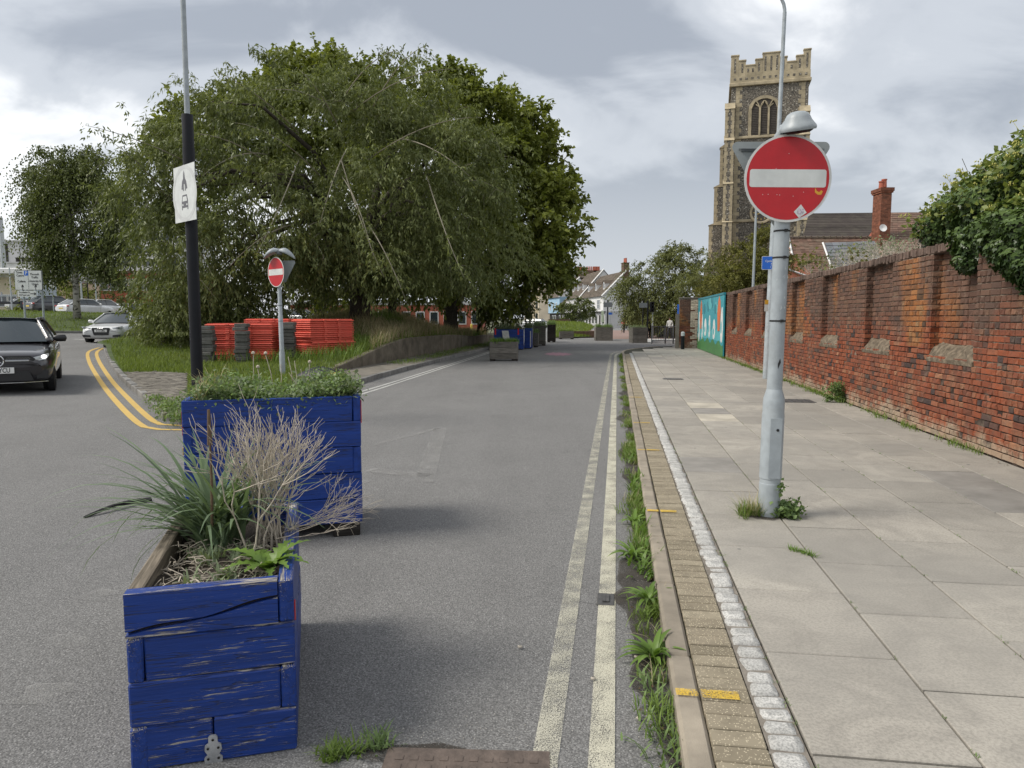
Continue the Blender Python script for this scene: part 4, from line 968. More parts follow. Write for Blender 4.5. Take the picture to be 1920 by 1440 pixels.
def noentry(root, r0, z, y, rz=0, sticker=False):
    hold = MB(); hold.prism(disc(r0), 0, .004, 0, FACE(y)); o = hold.build('sign_plate', 'sign_rim', root, (0, 0, z), rz)
    mb = MB(); mb.prism(disc(r0*.945), .004, .0052, 0, FACE(y)); mb.build('red_face', 'sign_red', o)
    mb = MB(); mb.prism(rrect(r0*1.75, r0*.405, r0*.055), .0052, .0062, 0, FACE(y)); mb.build('white_bar', 'sign_white', o)
    mb = MB(); mb.prism(disc(r0*.97, 40), -.002, 0, 0, FACE(y)); mb.box(-.16, .16, y+.002, y+.024, .1, .13); mb.box(-.16, .16, y+.002, y+.024, -.13, -.1); mb.build('sign_back', 'sign_back', o)
    return o
B0 = G(1441, 966, .1); root = empty('no_entry_sign', (B0.x, B0.y, .1), 0, 'large round red no entry sign on the near grey pole in the pavement', 'road sign')
root.rotation_euler = (0, R(.75), R(-2))
mb = MB(); mb.lathe([(.082, 0), (.082, .26), (.079, .262), (.079, .30), (.0835, .30), (.0835, .80), (.081, .81), (.081, .88), (.079, .93), (.062, .985), (.058, 1.0)], 24)
mb.build('pole_base', 'grey_steel', root); autosmooth(root.children[-1])
mb = MB(); mb.lathe([(.0575, .99), (.0575, 2.98), (.05, 2.99)], 24); autosmooth(mb.build('pole', 'grey_steel', root))
mb = MB(); mb.box(-.045, .045, -.086, -.083, .31, .78, ch=.001); mb.build('access_door', 'grey_steel', root)
mb = MB(); mb.lathe([(0, 0), (.011, 0), (.011, .004), (0, .004)], 12, 0, Matrix.Translation((.012, -.0865, .69)) @ Matrix.Rotation(R(90), 4, 'X')); mb.build('lock', 'dark_slot', root)
for z in (1.52, 2.0, 2.2):
    mb = MB(); mb.lathe([(.0585, z), (.0605, z+.001), (.0605, z+.012), (.0585, z+.013)], 24); mb.box(.0, .022, -.072, -.058, z-.004, z+.017); mb.build('cable_tie', 'rubber', root)
mb = MB(); mb.prism([(.0, 1.16), (.02, 1.21), (.014, 1.24), (-.002, 1.2)], 0, .001, 0, FACE(-.0585)); mb.build('sticker_scrap', 'rubber', root)
mb = MB()
for k in range(22): x, z = rnd.gauss(-.005, .022), rnd.gauss(1.72, .12); mb.prism([(x, z), (x+.004, z+rnd.uniform(.01, .04)), (x+.007, z+.012)], 0, .0008, 0, FACE(-.0582+abs(x)*.35))
o = mb.build('scratch_marks', 'sign_white', root); o['kind'] = 'stuff'
def vtext(root, s_, x, y, z, size, m_): text('lettering', s_, size, m_, root, (x, y, z), (R(90), R(90), 0))
vtext(root, '1O4Y4881', .0, -.0838, .56, .03, 'sign_white')
sp_ = noentry(root, .322, 2.585, -.075)
# small things stuck on the face
mb = MB(); mb.prism([(.055, -.245), (.105, -.19), (.15, -.25), (.095, -.29)], .0062, .0068, 0, FACE(-.075)); st = mb.build('sticker', 'sign_white', sp_)
mb = MB(); mb.prism([(.075, -.25), (.09, -.215), (.1, -.225), (.125, -.22), (.13, -.25), (.1, -.275)], .0068, .0073, 0, FACE(-.075)); mb.build('sticker_print', 'sticker_paper', st)
mb = MB(); mb.prism([(.205, -.065), (.215, -.09), (.235, -.1), (.25, -.085), (.262, -.095), (.25, -.118), (.225, -.118), (.203, -.1)], .0053, .0059, 0, FACE(-.075)); mb.build('rust_spot', 'orange_sticker', sp_)
mb = MB()
for x, z in ((-.18, -.12), (-.14, -.118), (-.075, -.12), (-.055, -.122), (.045, -.13), (.0, .18), (-.09, .07), (.12, -.1)): mb.prism(ring2(x, z, .0028, 8), .0053, .0058, 0, FACE(-.075))
o = mb.build('paint_chips', 'sign_white', sp_); o['kind'] = 'stuff'
# back of the give way sign behind it, seen above the disc
def tri(w_, h_, r_):
    c_ = [(-w_/2+r_, h_/2-r_*.6), (w_/2-r_, h_/2-r_*.6), (0, -h_/2+r_*1.4)]; q = []
    for (cx, cy), a0, a1 in ((c_[1], -30, 90), (c_[0], 90, 210), (c_[2], 210, 330)):
        for i in range(7): a = R(a0+(a1-a0)*i/6); q.append((cx+r_*math.cos(a), cy+r_*math.sin(a)))
    return q
gw = empty('give_way_sign', (B0.x, B0.y, .1), 0, 'grey back of a triangular give way sign, behind the large red disc', 'road sign'); gw.rotation_euler = (0, R(.75), R(-3))
mb = MB(); mb.prism(tri(.73, .64, .04), 0, .004, 0, FACE(.075)); gp_ = mb.build('sign_plate', 'sign_back', gw, (-.015, 0, 2.55))
mb = MB(); mb.box(-.3, .3, .055, .071, .262, .285, ch=.002); mb.box(-.22, .22, .055, .071, -.06, -.03, ch=.002); mb.build('mounting_channel', 'dark_grey_steel', gp_)
mb = MB(); mb.box(-.32, .32, .0535, .055, .268, .272); mb.box(-.32, .32, .0535, .055, .276, .280); mb.build('channel_slot', 'dark_slot', gp_)
# hooded sign lamp on a swan neck
lamp = empty('sign_lamp', (B0.x+.04, B0.y, .1), 0, 'grey hooded lamp on a curved arm above the large no entry sign', 'lamp'); lamp.rotation_euler = (0, R(.75), R(-25))
XL = Matrix.Translation((.045, -.05, 2.93)) @ Matrix.Rotation(R(13), 4, 'X') @ Matrix.Rotation(R(-3), 4, 'Y')
mb = MB(); mb.lathe([(.126, 0), (.131, .014), (.127, .03), (.112, .05), (.097, .072), (.088, .095), (.074, .118), (.046, .134), (0, .14)], 28, 0, XL); autosmooth(mb.build('lamp_hood', 'lamp_grey', lamp), 50)
mb = MB(); mb.lathe([(0, -.02), (.08, -.018), (.105, -.004), (.105, 0)], 24, 0, XL); autosmooth(mb.build('lamp_lens', 'dark_slot', lamp))
mb = MB(); mb.tube([(.01, .07, 2.68), (-.05, .05, 2.74), (-.10, .01, 2.82), (-.09, -.02, 2.90), (-.03, -.04, 2.98), (.03, -.05, 3.03)], [.02, .045, .04, .038, .04, .04], 12); autosmooth(mb.build('lamp_arm', 'lamp_grey', lamp), 50)
# small no entry sign by the barriers with a twin-hooded lamp
q = A(530, 693, 18.4); root = empty('no_entry_sign', (q.x, q.y, IZ(q.x, q.y)), 0, 'smaller round no entry sign turned aside on a pole by the red barriers', 'road sign')
g0 = IZ(q.x, q.y); root.rotation_euler = (0, R(-.6), 0)
mb = MB(); mb.lathe([(.07, 0), (.07, .55), (.057, .6), (.057, 1.5), (.05, 1.51), (.05, 3.0-g0), (.04, 3.0-g0)], 18); autosmooth(mb.build('pole', 'grey_steel', root))
zc = A(524, 510, 18.3).z-g0
noentry(root, .375, zc, -.08, R(-41))
mb = MB()
for z in (1.35, 1.75): mb.lathe([(.052, z), (.06, z+.001), (.06, z+.015), (.052, z+.016)], 16)
mb.build('pole_band', 'dark_grey_steel', root)['kind'] = 'stuff'
mb = MB(); mb.prism(tri(.62, .55, .05), 0, .004, 0, FACE(.08)); mb.build('rear_sign_plate', 'sign_back', root, (.1, 0, zc), R(-10))
lamp = empty('sign_lamp', (q.x, q.y, g0), 0, 'pair of pale hooded lamps above the smaller no entry sign', 'lamp')
for sx in (-1, 1):
    mb = MB(); rows = []
    for i in range(9):
        f = i/8; cx = sx*(.02+.36*f); wz = .05+.10*math.sin(math.pi*min(1, f*.85+.1)); zt = zc+.52-.17*f*f
        rows.append([(cx, wz*1.1*math.cos(a), zt+wz*.75*max(-.25, math.sin(a))) for a in np.linspace(0, 2*math.pi, 13)])
    mb.grid(rows); mb.add(rows[-1][:-1], [tuple(range(12))]); mb.build('lamp_hood', 'lamp_grey', lamp, smooth=True)
mb = MB(); mb.lathe([(.07, zc+.44), (.08, zc+.5), (.07, zc+.56), (.0, zc+.6)], 14); mb.build('lamp_cap', 'dark_grey_steel', lamp, smooth=True)
# black lamp column with faded plate
q = A(371, 738, 11.3); gz = T(q.x, q.y)+.1; zt = A(357, 215, 11.3).z
root = empty('lamp_column', (q.x, q.y, gz), 0, 'tall lamp column with black lower tube and thin grey upper pole behind the blue planters', 'lamp post')
root.rotation_euler = (0, R(.12), 0)
mb = MB(); mb.lathe([(.088, 0), (.088, zt-gz-.5), (.083, zt-gz-.5), (.083, zt-gz-.02), (.08, zt-gz)], 24); autosmooth(mb.build('black_tube', 'black_paint', root))
mb = MB(); mb.lathe([(.04, zt-gz-.1), (.036, zt-gz+4.0)], 14); autosmooth(mb.build('upper_pole', 'grey_steel', root))
pr, plf = A(366.5, 357, 10.85), A(327.5, 370, 11.35); ctr = (pr+plf)/2; dv = pr-plf; wd_ = Vector((dv.x, dv.y)).length
zr0, zr1 = A(366.5, 411, 10.85).z, A(366.5, 303, 10.85).z
pl = empty('plate_sign', (ctr.x, ctr.y, (zr0+zr1)/2), math.atan2(dv.y, dv.x), 'white square plate with faded motorcycle over car symbol on the black lamp column', 'road sign')
hh_ = zr1-zr0
mb = MB(); mb.box(-wd_/2, wd_/2, -.003, .003, -hh_/2, hh_/2); mb.build('plate', 'sign_white', pl)
def ringpoly(mb, r0, r1, cx, cz, y, n=40, yy=1.0):
    for i in range(n):
        a, b = 2*math.pi*i/n, 2*math.pi*(i+1)/n
        mb.add([(cx+r0*math.cos(a), y, cz+r0*math.sin(a)*yy), (cx+r1*math.cos(a), y, cz+r1*math.sin(a)*yy), (cx+r1*math.cos(b), y, cz+r1*math.sin(b)*yy), (cx+r0*math.cos(b), y, cz+r0*math.sin(b)*yy)], [(0, 1, 2, 3)])
mb = MB(); ringpoly(mb, .36, .42, 0, -.0, -.0045); mb.build('faded_ring', 'pale_print', pl)
def motor_symbols(root, k, cx, cz, y, m_):
    def pz(pts): return [(cx+a*k, cz+b*k) for a, b in pts]
    mb = MB(); F = FACE(y)
    mb.prism(pz([(-.1, .05), (-.07, .16), (-.03, .2), (-.02, .27), (0, .32), (.02, .27), (.03, .2), (.07, .16), (.1, .05), (.06, .04), (.05, .12), (-.05, .12), (-.06, .04)]), 0, .001, 0, F)
    for sx in (-1, 1): mb.prism(pz([(sx*.02, .12), (sx*.045, .12), (sx*.045, .02), (sx*.02, .02)]), 0, .0014, 0, F)
    mb.build('motorcycle_symbol', m_, root)
    mb = MB(); mb.prism(pz([(-.11, -.26), (-.11, -.14), (-.075, -.04), (.075, -.04), (.11, -.14), (.11, -.26), (.085, -.26), (.085, -.23), (-.085, -.23), (-.085, -.26)]), 0, .001, 0, F); o = mb.build('car_symbol', m_, root)
    mb = MB(); mb.prism(pz([(-.08, -.135), (-.06, -.065), (.06, -.065), (.08, -.135)]), .001, .0016, 0, F)
    for sx in (-1, 1): mb.prism(pz([(sx*.09, -.2), (sx*.09, -.17), (sx*.05, -.18), (sx*.05, -.2)]), .001, .0017, 0, F)
    mb.build('symbol_cutout', 'sign_white', o)
motor_symbols(pl, 1.0, 0, 0.02, -.004, 'faded_print')
mb = MB()
for z in (-hh_*.32, hh_*.3): mb.box(wd_/2-.28, wd_/2+.02, .004, .03, z-.02, z+.02)
mb.build('clamp_bracket', 'galvanised', pl)['kind'] = 'stuff'
# lamp column by the wall with curved top, blue cycle sign and yellow tag
q = G(1437, 710, .1); root = empty('lamp_column', (q.x, q.y, .1), 0, 'tall grey lamp column near the wall whose thin top curves over to the left', 'lamp post')
root.rotation_euler = (0, R(1.0), 0)
mb = MB(); mb.lathe([(.095, 0), (.095, 1.9), (.088, 1.92), (.088, 2.9), (.086, 2.92), (.08, 3.9), (.06, 4.0), (.056, 6.0), (.05, 6.02), (.045, 9.0)], 18); autosmooth(mb.build('column', 'grey_steel', root))
mb = MB(); mb.tube([(0, 0, 8.95)]+[(-.55+.55*math.cos(a), 0, 9.0+.55*math.sin(a)) for a in np.linspace(.1, 1.5, 7)]+[(-1.4, 0, 9.62)], .04, 10); autosmooth(mb.build('curved_arm', 'grey_steel', root))
mb = MB(); mb.box(-1.95, -1.35, -.12, .12, 9.55, 9.68, ch=.04); mb.build('lamp_head', 'lamp_grey', root)
sg = A(1452, 493, 18.1); s_ = empty('cycle_sign', tuple(sg), R(-4), 'small blue cycle crossing sign half hidden behind the near sign pole', 'road sign')
mb = MB(); mb.prism(rrect(.62, .335, .03), 0, .004, 0, FACE(0)); p_ = mb.build('sign_plate', 'sign_white', s_)
mb = MB(); mb.prism(rrect(.60, .315, .025), .004, .005, 0, FACE(0)); mb.build('blue_face', 'sign_blue', p_)
for t_, x, z in (('Use', 0, .105), ('Cycle Crossing', 0, .045), ('ahead', 0, -.015)): text('lettering', t_, .074, 'sign_white', s_, (x, -.006, z), UP90, bold=.001)
mb = MB()
for sx in (-.06, .06): ringpoly(mb, .028, .036, sx, -.1, -.0062, 16)
mb.box(-.06, .06, -.0066, -.0058, -.078, -.072); mb.box(-.03, -.02, -.0066, -.0058, -.1, -.06); mb.build('cycle_symbol', 'sign_white', s_)
tg = A(1437, 572, 18.15); mb = MB(); mb.box(-.045, .045, -.008, 0, -.16, .1); o = mb.build('tag_plate', 'sign_white', None, tuple(tg)); tag(o, 'narrow yellow and white tag plate strapped to the lamp column by the wall', 'tag plate')
mb = MB(); mb.box(-.046, .046, -.012, -.009, .02, .13); mb.build('yellow_band', 'orange_sticker', o)
# thin pole behind the wall
q = A(1411, 560, 31); mb = MB(); mb.lathe([(.055, -2), (.055, 1.2), (.045, 5.2)], 10); tag(mb.build('thin_pole', 'grey_steel', None, tuple(q), rot=(0, R(.6), 0)), 'thin plain grey pole standing behind the brick wall below the tower', 'pole')
# far signs on black posts
def post(px, py, D, ztop, label, name='sign_post', r_=.05, m_='black_paint', cat='pole', z0=0):
    q = A(px, py, D); o = empty(name, (q.x, q.y, z0), 0, label, cat); mb = MB(); mb.lathe([(r_, 0), (r_, ztop)], 10); mb.build('post', m_, o); return o, q
def plate(root, q, px0, px1, py0, py1, D, m_, name='sign_plate', rz=0, fr=True):
    a, b = A(px0, py1, D), A(px1, py0, D); cx, cz, w_, h_ = (a.x+b.x)/2-q.x, (a.z+b.z)/2, b.x-a.x, b.z-a.z
    mb = MB(); mb.box(-w_/2, w_/2, -.004, .004, -h_/2, h_/2); o = mb.build(name, m_, root, (cx, -.07, cz-root.location.z), rz); return o, w_, h_
o, q = post(958, 600, 47, 3.5, 'black post behind the blue planters carrying a no motor vehicles plate', 'motor_vehicle_sign')
p_, w_, h_ = plate(o, q, 947, 970, 544, 563, 47, 'sign_white', rz=R(10)); mb = MB(); ringpoly(mb, h_*.33, h_*.42, 0, 0, -.006); mb.build('red_ring', 'sign_red', p_)
motor_symbols(p_, h_*1.0, 0, 0, -.006, 'sign_black')
o, q = post(986, 600, 44, 3.35, 'black post with two square grey sign backs side by side left of the lane', 'square_sign_pair')
plate(o, q, 976.5, 986, 548, 561, 44, 'pale_grey_paint'); plate(o, q, 988, 998.5, 547, 562, 44, 'pale_grey_paint')
o, q = post(993.5, 600, 48, 2.7, 'plain black post right behind the pair of grey sign backs', 'bare_post')
o, q = post(1139, 620, 53, 2.95, 'black post with grey rectangular sign back behind the lone square planter', 'sign_post')
plate(o, q, 1131.5, 1148, 567, 576, 53, 'dark_grey_steel')
o, q = post(1205, 620, 56, 3.0, 'black post with wide grey sign back left of the traffic light', 'sign_post')
plate(o, q, 1198, 1213.5, 568, 577, 56, 'dark_grey_steel')
o, q = post(1214, 620, 56, 3.0, 'bare black post between the grey sign back and the traffic light', 'bare_post', r_=.07)
o, q = post(1144, 620, 75, 2.3, 'thin grey post with small blue direction sign in front of the white house', 'direction_sign', r_=.03, m_='grey_steel')
plate(o, q, 1141, 1148, 586, 590, 75, 'sign_blue')
o, q = post(1128.5, 620, 80, 2.5, 'narrow tall pale green sign standing before the white house', 'tall_sign', r_=.05, m_='grey_steel')
mat('pale_green_paint', (.45, .55, .40), .5); plate(o, q, 1127, 1132, 583, 604, 80, 'pale_green_paint')
# traffic light
q = A(1221, 620, 57); tl = empty('traffic_light', (q.x, q.y, 0), 0, 'black traffic light head on a grey pole at the end of the pavement', 'traffic light')
mb = MB(); mb.lathe([(.06, 0), (.06, 2.4)], 10); mb.build('pole', 'grey_steel', tl, (.12, .1, 0))
z1, z0 = A(1221, 566, 57).z, A(1221, 585, 57).z
mb = MB(); mb.box(-.14, .2, -.1, .12, z0, z1, ch=.02); mb.build('signal_head', 'black_paint', tl)
for k in range(3):
    mb = MB(); zc_ = z1-(z1-z0)*(k+.5)/3; mb.lathe([(.075, 0), (.085, .1), (.09, .1), (.08, 0)], 12, 0, Matrix.Translation((.03, -.1, zc_)) @ Matrix.Rotation(R(90), 4, 'X')); mb.build('lens_hood', 'rubber', tl)
o, q = post(1281, 600, 46, 3.0, 'blue sign seen edge on beyond the end of the wall', 'blue_sign', r_=.04, m_='grey_steel'); plate(o, q, 1276, 1284, 570, 597, 45, 'sign_blue', rz=R(-20))
# pedestrian guard rails
def rail(x0, x1, D0, D1, label):
    a, b = A(x0, 642, D0), A(x1, 642, D1); a.z = b.z = .1; d = b-a; L = d.length; r_ = empty('guard_rail', tuple(a), math.atan2(d.y, d.x), label, 'railing', 'guard rails at the crossing')
    for z in (1.0, .12): mb = MB(); mb.box(0, L, -.02, .02, z-.02, z+.02); mb.build('rail', 'grey_rail', r_)
    for x in (0, L): mb = MB(); mb.box(x-.03, x+.03, -.03, .03, -.1, 1.06); mb.build('post', 'grey_rail', r_)
    n = int(L/.12)
    for k in range(1, n): inst('bar', bar_me, r_, (L*k/n, 0, .12))
mat('grey_rail', (.09, .095, .1), .5, .15, 4, .05, 40, spec=.4); mb = MB(); mb.box(-.009, .009, -.009, .009, 0, .88); bar_me = mb.mesh('bar', 'grey_rail')
rail(1222, 1247, 46, 46.5, 'grey guard rail panel nearest the lone planters at the crossing'); rail(1247.5, 1262, 46.5, 46, 'middle grey guard rail panel before the dark walker')
rail(1262.5, 1280, 46, 45.5, 'grey guard rail panel ending at the concrete post by the wall')
mb = MB(); a, b = A(1222, 640, 49), A(1282, 640, 49); mb.box(a.x, b.x, 48.5, 51.5, -.05, .16, ch=.01); mat('pale_paving', (.42, .42, .41), .85, .15, 3, .2, 50); mb.build('far_pavement', 'pale_paving')['kind'] = 'structure'
# ---------------------------------------------------------------- trees
leafmat('cherry_leaf', (.052, .072, .025), (.205, .232, .086), .28, .5, .35); leafmat('plane_leaf', (.06, .08, .016), (.25, .28, .06), .3, .5, .25)
leafmat('birch_leaf', (.035, .05, .018), (.15, .175, .055), .25, .55, .4); leafmat('far_leaf', (.06, .078, .03), (.23, .245, .095), .25, .6, .3)
leafmat('yellow_leaf', (.07, .08, .02), (.22, .21, .06), .3, .55, .5)
mat('bark', (.06, .05, .04), .95, .4, 14, .8, 30, coord='World'); mat('twig_bark', (.17, .15, .12), .9, .3, 20, .2, 60)
t = NT('birch_bark'); v = t.coords('Object', (1, 1, 2.2))
c = t.mix(t.ramp(t.noise(3.2, 6, .7, v, .6), [(.5, 0.), (.58, 1.)]), (.42, .40, .36), (.04, .035, .03)); t.bump(t.noise(20, 4, .6, v), .4, .02); t.done(c, .8, .2)
def crown(name, base, lobes, nclump, ntwig, nleaf, ll, lw, mat_, seed, root, out_=.55, down=.5, tlen=1.1, rcl=.8, flatz=.7, minz=.2, twig=.0, droop=.8, shell=.62, dn=.7, under=None):
    """leaves on drooping twigs, twigs in clumps, clumps spread through the outer shell of a few lobes"""
    r_ = np.random.RandomState(seed); base = np.array(base, float)
    lob = np.array([l[:6] for l in lobes], float); wt = (lob[:, 3]*lob[:, 4]*lob[:, 5])**(2/3); wt /= wt.sum()
    k = r_.choice(len(lob), nclump, p=wt); dr = rdir(r_, nclump); rad = shell+(1-shell)*r_.uniform(0, 1, nclump)**.6
    cc = lob[k, :3]+dr*lob[k, 3:6]*rad[:, None]; keep = cc[:, 2] > minz; cc, dr = cc[keep], dr[keep]; nc = len(cc)
    # thin the clumps that ended up deep inside another lobe
    d_in = np.min(np.stack([np.sqrt((((cc-l[:3])/l[3:6])**2).sum(1)) for l in lob]), 0); keep = (d_in > .5) | (r_.uniform(0, 1, nc) < .35); cc, dr = cc[keep], dr[keep]; nc = len(cc)
    csz = r_.uniform(.5, 1.35, nc); ct = r_.uniform(0, .55, nc)
    ti = np.repeat(np.arange(nc), ntwig); n = len(ti)
    off = rdir(r_, n)*(r_.uniform(0, 1, (n, 1))**.45)*rcl*csz[ti][:, None]*[1, 1, flatz]
    p0 = cc[ti]+off; d = dr[ti]*out_+rdir(r_, n)*.75+[0, 0, .1]; d /= np.linalg.norm(d, axis=1)[:, None]
    L = tlen*r_.uniform(.5, 1.2, n)*np.sqrt(csz[ti])
    s_ = np.tile(np.linspace(.08, 1, nleaf), n)[:, None]; li = np.repeat(np.arange(n), nleaf)
    curve = lambda i, s__: p0[i]+d[i]*L[i][:, None]*s__+np.array([0, 0, -1.])*(down*s__**2*L[i][:, None])
    c = curve(li, s_)+r_.normal(0, .03*tlen, (len(li), 3)); c[:, 2] = np.maximum(c[:, 2], minz*.5)
    if under is not None:
        kp = c[:, 2]+base[2] > under(c[:, 0]+base[0], c[:, 1]+base[1])+r_.uniform(-.5, .45, len(c)); c, li = c[kp], li[kp]
    ld = d[li]*.5+rdir(r_, len(li))*.8+[0, 0, -droop]; nr = rdir(r_, len(li))*dn+[0, 0, 1]
    V = leaf_quads(c+base, ld, nr, r_.uniform(.65, 1.25, len(li))*ll, r_.uniform(.7, 1.2, len(li))*lw)
    tint = np.clip(ct[ti][li]+r_.uniform(0, .5, len(li)), 0, 1)
    o = np_mesh(name, V, 4, mat_, tint); o.parent = root; o.matrix_parent_inverse = Matrix.Translation(-root.location); o['kind'] = 'stuff'
    if twig:
        sel = np.where(r_.uniform(0, 1, n) < twig)[0]; S = np.linspace(0, 1, 5); st = np.stack([curve(sel, np.full((len(sel), 1), s__)) for s__ in S], 1)+base
        w0 = r_.normal(0, 1, (len(sel), 3)); w0 /= np.linalg.norm(w0, axis=1)[:, None]; wv = w0[:, None, :]*np.array([1, .85, .7, .5, .3])[None, :, None]*.012
        VV = np.stack([st-wv, st+wv], 2); o2 = strip_mesh('twigs', VV, 'twig_bark'); o2.parent = root; o2.matrix_parent_inverse = Matrix.Translation(-root.location); o2['kind'] = 'stuff'
    return cc
def trunk(root, h, r0, mat_, seed, cc=None, nb=14, bend=.3, fork=None, arch=False):
    r_ = random.Random(seed); mb = MB(); pts = [Vector((bend*math.sin(i*.9+seed)*.25*i/4, bend*math.cos(i*.7+seed)*.2*i/4, h*i/6)) for i in range(7)]
    mb.tube(pts, [r0*1.35, r0*1.05]+[r0*(1-.1*i) for i in range(5)], 10); mb.build('trunk', mat_, root, smooth=True)
    if cc is not None and len(cc):
        for k in range(nb):
            e_ = Vector(cc[r_.randrange(len(cc))]); s_ = pts[r_.choice((3, 4, 5, 6))]; m1 = s_.lerp(e_, .35)+Vector((0, 0, (e_-s_).length*(.22 if arch else .12))); m2 = s_.lerp(e_, .7)+Vector((0, 0, (e_-s_).length*(.20 if arch else .05)))
            mb = MB(); mb.tube([s_, m1, m2, e_], [r0*.36, r0*.24, r0*.15, r0*.06], 7); mb.build('branch', mat_, root, smooth=True)
def tree(name, p, lobes, label, cat, mat_, seed, trunk_h, trunk_r, bark='bark', group=None, nb=14, tz=None, **kw):
    root = empty(name, tuple(p), 0, label, cat, group); arch = kw.pop('arch', False)
    cc = crown('crown', p, lobes, mat_=mat_, seed=seed, root=root, **kw); trunk(root, trunk_h, trunk_r, bark, seed, cc, nb, arch=arch); return root
# cherry: broad drooping tree in front; trunk stands on the mound
ct_ = A(677, 612, 31); cb = Vector((ct_.x, 31, IZ(ct_.x, 31)-.05))
def lp(px, py, D, base): q = A(px, py, D)-base; return (q.x, q.y, q.z)
def lobe(base, px, py, D, rx, ry, rz): return (*lp(px, py, D, base), rx, ry, rz)
L1_ = [lobe(cb, 620, 330, 30, 6.6, 5.0, 4.4), lobe(cb, 450, 370, 28.5, 4.4, 4.0, 3.8), lobe(cb, 790, 370, 30, 3.8, 4.0, 4.0), lobe(cb, 690, 275, 31, 4.2, 4.0, 2.5), lobe(cb, 385, 465, 27.5, 2.5, 3.0, 3.0), lobe(cb, 520, 455, 28, 3.4, 3.2, 1.8), lobe(cb, 700, 470, 29, 4.0, 3.5, 1.4), lobe(cb, 860, 475, 30, 3.0, 3.0, 1.5), lobe(cb, 775, 155, 30, 1.2, 1.4, .8), lobe(cb, 355, 565, 27, 1.3, 2.0, 1.5), lobe(cb, 335, 340, 29, 1.5, 2.2, 1.6)]
tree('cherry_tree', cb, L1_, 'huge spreading drooping tree with narrow leaves on the island, dark trunk on the mound', 'tree', 'cherry_leaf', 3, 3.6, .42, nclump=520, ntwig=15, nleaf=19, ll=.20, lw=.062, twig=.13, tlen=1.3, rcl=.85, droop=.95, down=.48, shell=.55, minz=-.55, nb=22, arch=True, under=lambda x, y: np.interp(x, [-13.5, -11, -8, 2], [-1, 1.0, 2.2, 2.6])+.35*np.sin(x*1.7)+.25*np.sin(x*4.1+y))
# long bare arching shoots standing out of the crown
mb = MB(); r4 = random.Random(8); LV = []
for (x0, y0, x1, y1, h_) in ((640, 190, 745, 95, 60), (660, 210, 865, 130, 70), (560, 250, 405, 135, 40), (380, 320, 160, 235, 30), (700, 200, 800, 85, 60), (640, 250, 560, 130, 40), (690, 300, 900, 220, 60), (600, 330, 440, 230, 60), (320, 380, 215, 270, 30), (690, 420, 760, 560, 30), (560, 300, 480, 480, -20), (800, 330, 870, 520, -30), (640, 300, 720, 520, -40), (520, 320, 340, 250, 60), (640, 330, 700, 480, 60), (500, 290, 380, 330, 50), (650, 280, 600, 420, 40), (750, 260, 880, 330, 40), (560, 420, 430, 500, 50), (620, 200, 500, 170, 40)):
    a, b = A(x0, y0, 27), A(x1, y1, 23.6); m_ = A((x0+x1)/2, (y0+y1)/2-h_*.7, 23.2); pts = [(1-t_)**2*a+2*t_*(1-t_)*m_+t_*t_*b for t_ in np.linspace(0, 1, 9)]
    mb.tube(pts, [.022, .021, .02, .018, .016, .014, .012, .009, .006], 5)
    for k in range(26):
        t_ = r4.uniform(.45, 1); q = (1-t_)**2*a+2*t_*(1-t_)*m_+t_*t_*b; LV.append((q.x+r4.gauss(0, .1), q.y+r4.gauss(0, .1), q.z+r4.gauss(-.08, .1)))
croot = [o for o in bpy.data.objects if o.name == 'cherry_tree'][0]
def adopt(o, root, kind=None):
    o.parent = root; o.matrix_parent_inverse = Matrix.Translation(-root.location)
    if kind: o['kind'] = kind
    return o
mat('pale_bark', (.22, .20, .155), .9, .2, 20, .2, 60); adopt(mb.build('arching_shoots', 'pale_bark'), croot, 'stuff')
LV = np.repeat(np.array(LV), 3, 0)+rs.normal(0, .07, (len(LV)*3, 3)); adopt(np_mesh('shoot_leaves', leaf_quads(LV, rdir(rs, len(LV))+[0, 0, -1], rdir(rs, len(LV))+[0, 0, 1], rs.uniform(.12, .22, len(LV)), .06), 4, 'cherry_leaf', rs.uniform(0, 1, len(LV))), croot, 'stuff')
# planes behind it
def stree(name, px, py, D, lobes_px, label, cat, m_, seed, th, tr_, gz=None, bark='bark', group=None, **kw):
    q = A(px, py, D); base = Vector((q.x, D, q.z if gz is None else gz)); L = [lobe(base, *l) for l in lobes_px]
    return tree(name, base, L, label, cat, m_, seed, th, tr_, bark, group, **kw)
stree('plane_tree', 845, 615, 40, [(830, 300, 40, 5.2, 5, 4.6), (930, 360, 40, 4.2, 4.5, 4.4), (990, 430, 39, 2.6, 3, 3.6), (900, 470, 40, 4.6, 4, 3.0), (1035, 480, 38.5, 1.5, 2, 1.5), (960, 250, 41, 2.0, 2, 1.6), (850, 225, 41, 2.0, 2, 1.1), (1020, 320, 40, 1.2, 1.5, 1.2)],
      'broad yellow-green leafy tree whose right edge overhangs the lane behind the drooping tree', 'tree', 'plane_leaf', 5, 4.5, .38, gz=.6, nclump=430, ntwig=13, nleaf=14, ll=.27, lw=.22, tlen=.85, rcl=.85, droop=.4, down=.2, minz=1.2, shell=.6, nb=16)
stree('plane_tree', 600, 615, 42, [(560, 230, 42, 4.6, 4, 3.4), (450, 270, 42, 3.0, 3, 2.8), (640, 210, 42, 4.4, 4, 2.7), (370, 230, 41, 1.4, 2, 1.2), (350, 300, 41, 1.8, 2, 2.0)],
      'bright green leafy tree top showing above the left shoulder of the drooping tree', 'tree', 'plane_leaf', 6, 7.0, .35, gz=.8, nclump=260, ntwig=12, nleaf=14, ll=.27, lw=.22, tlen=.85, rcl=.8, droop=.4, down=.2, minz=2, shell=.6)
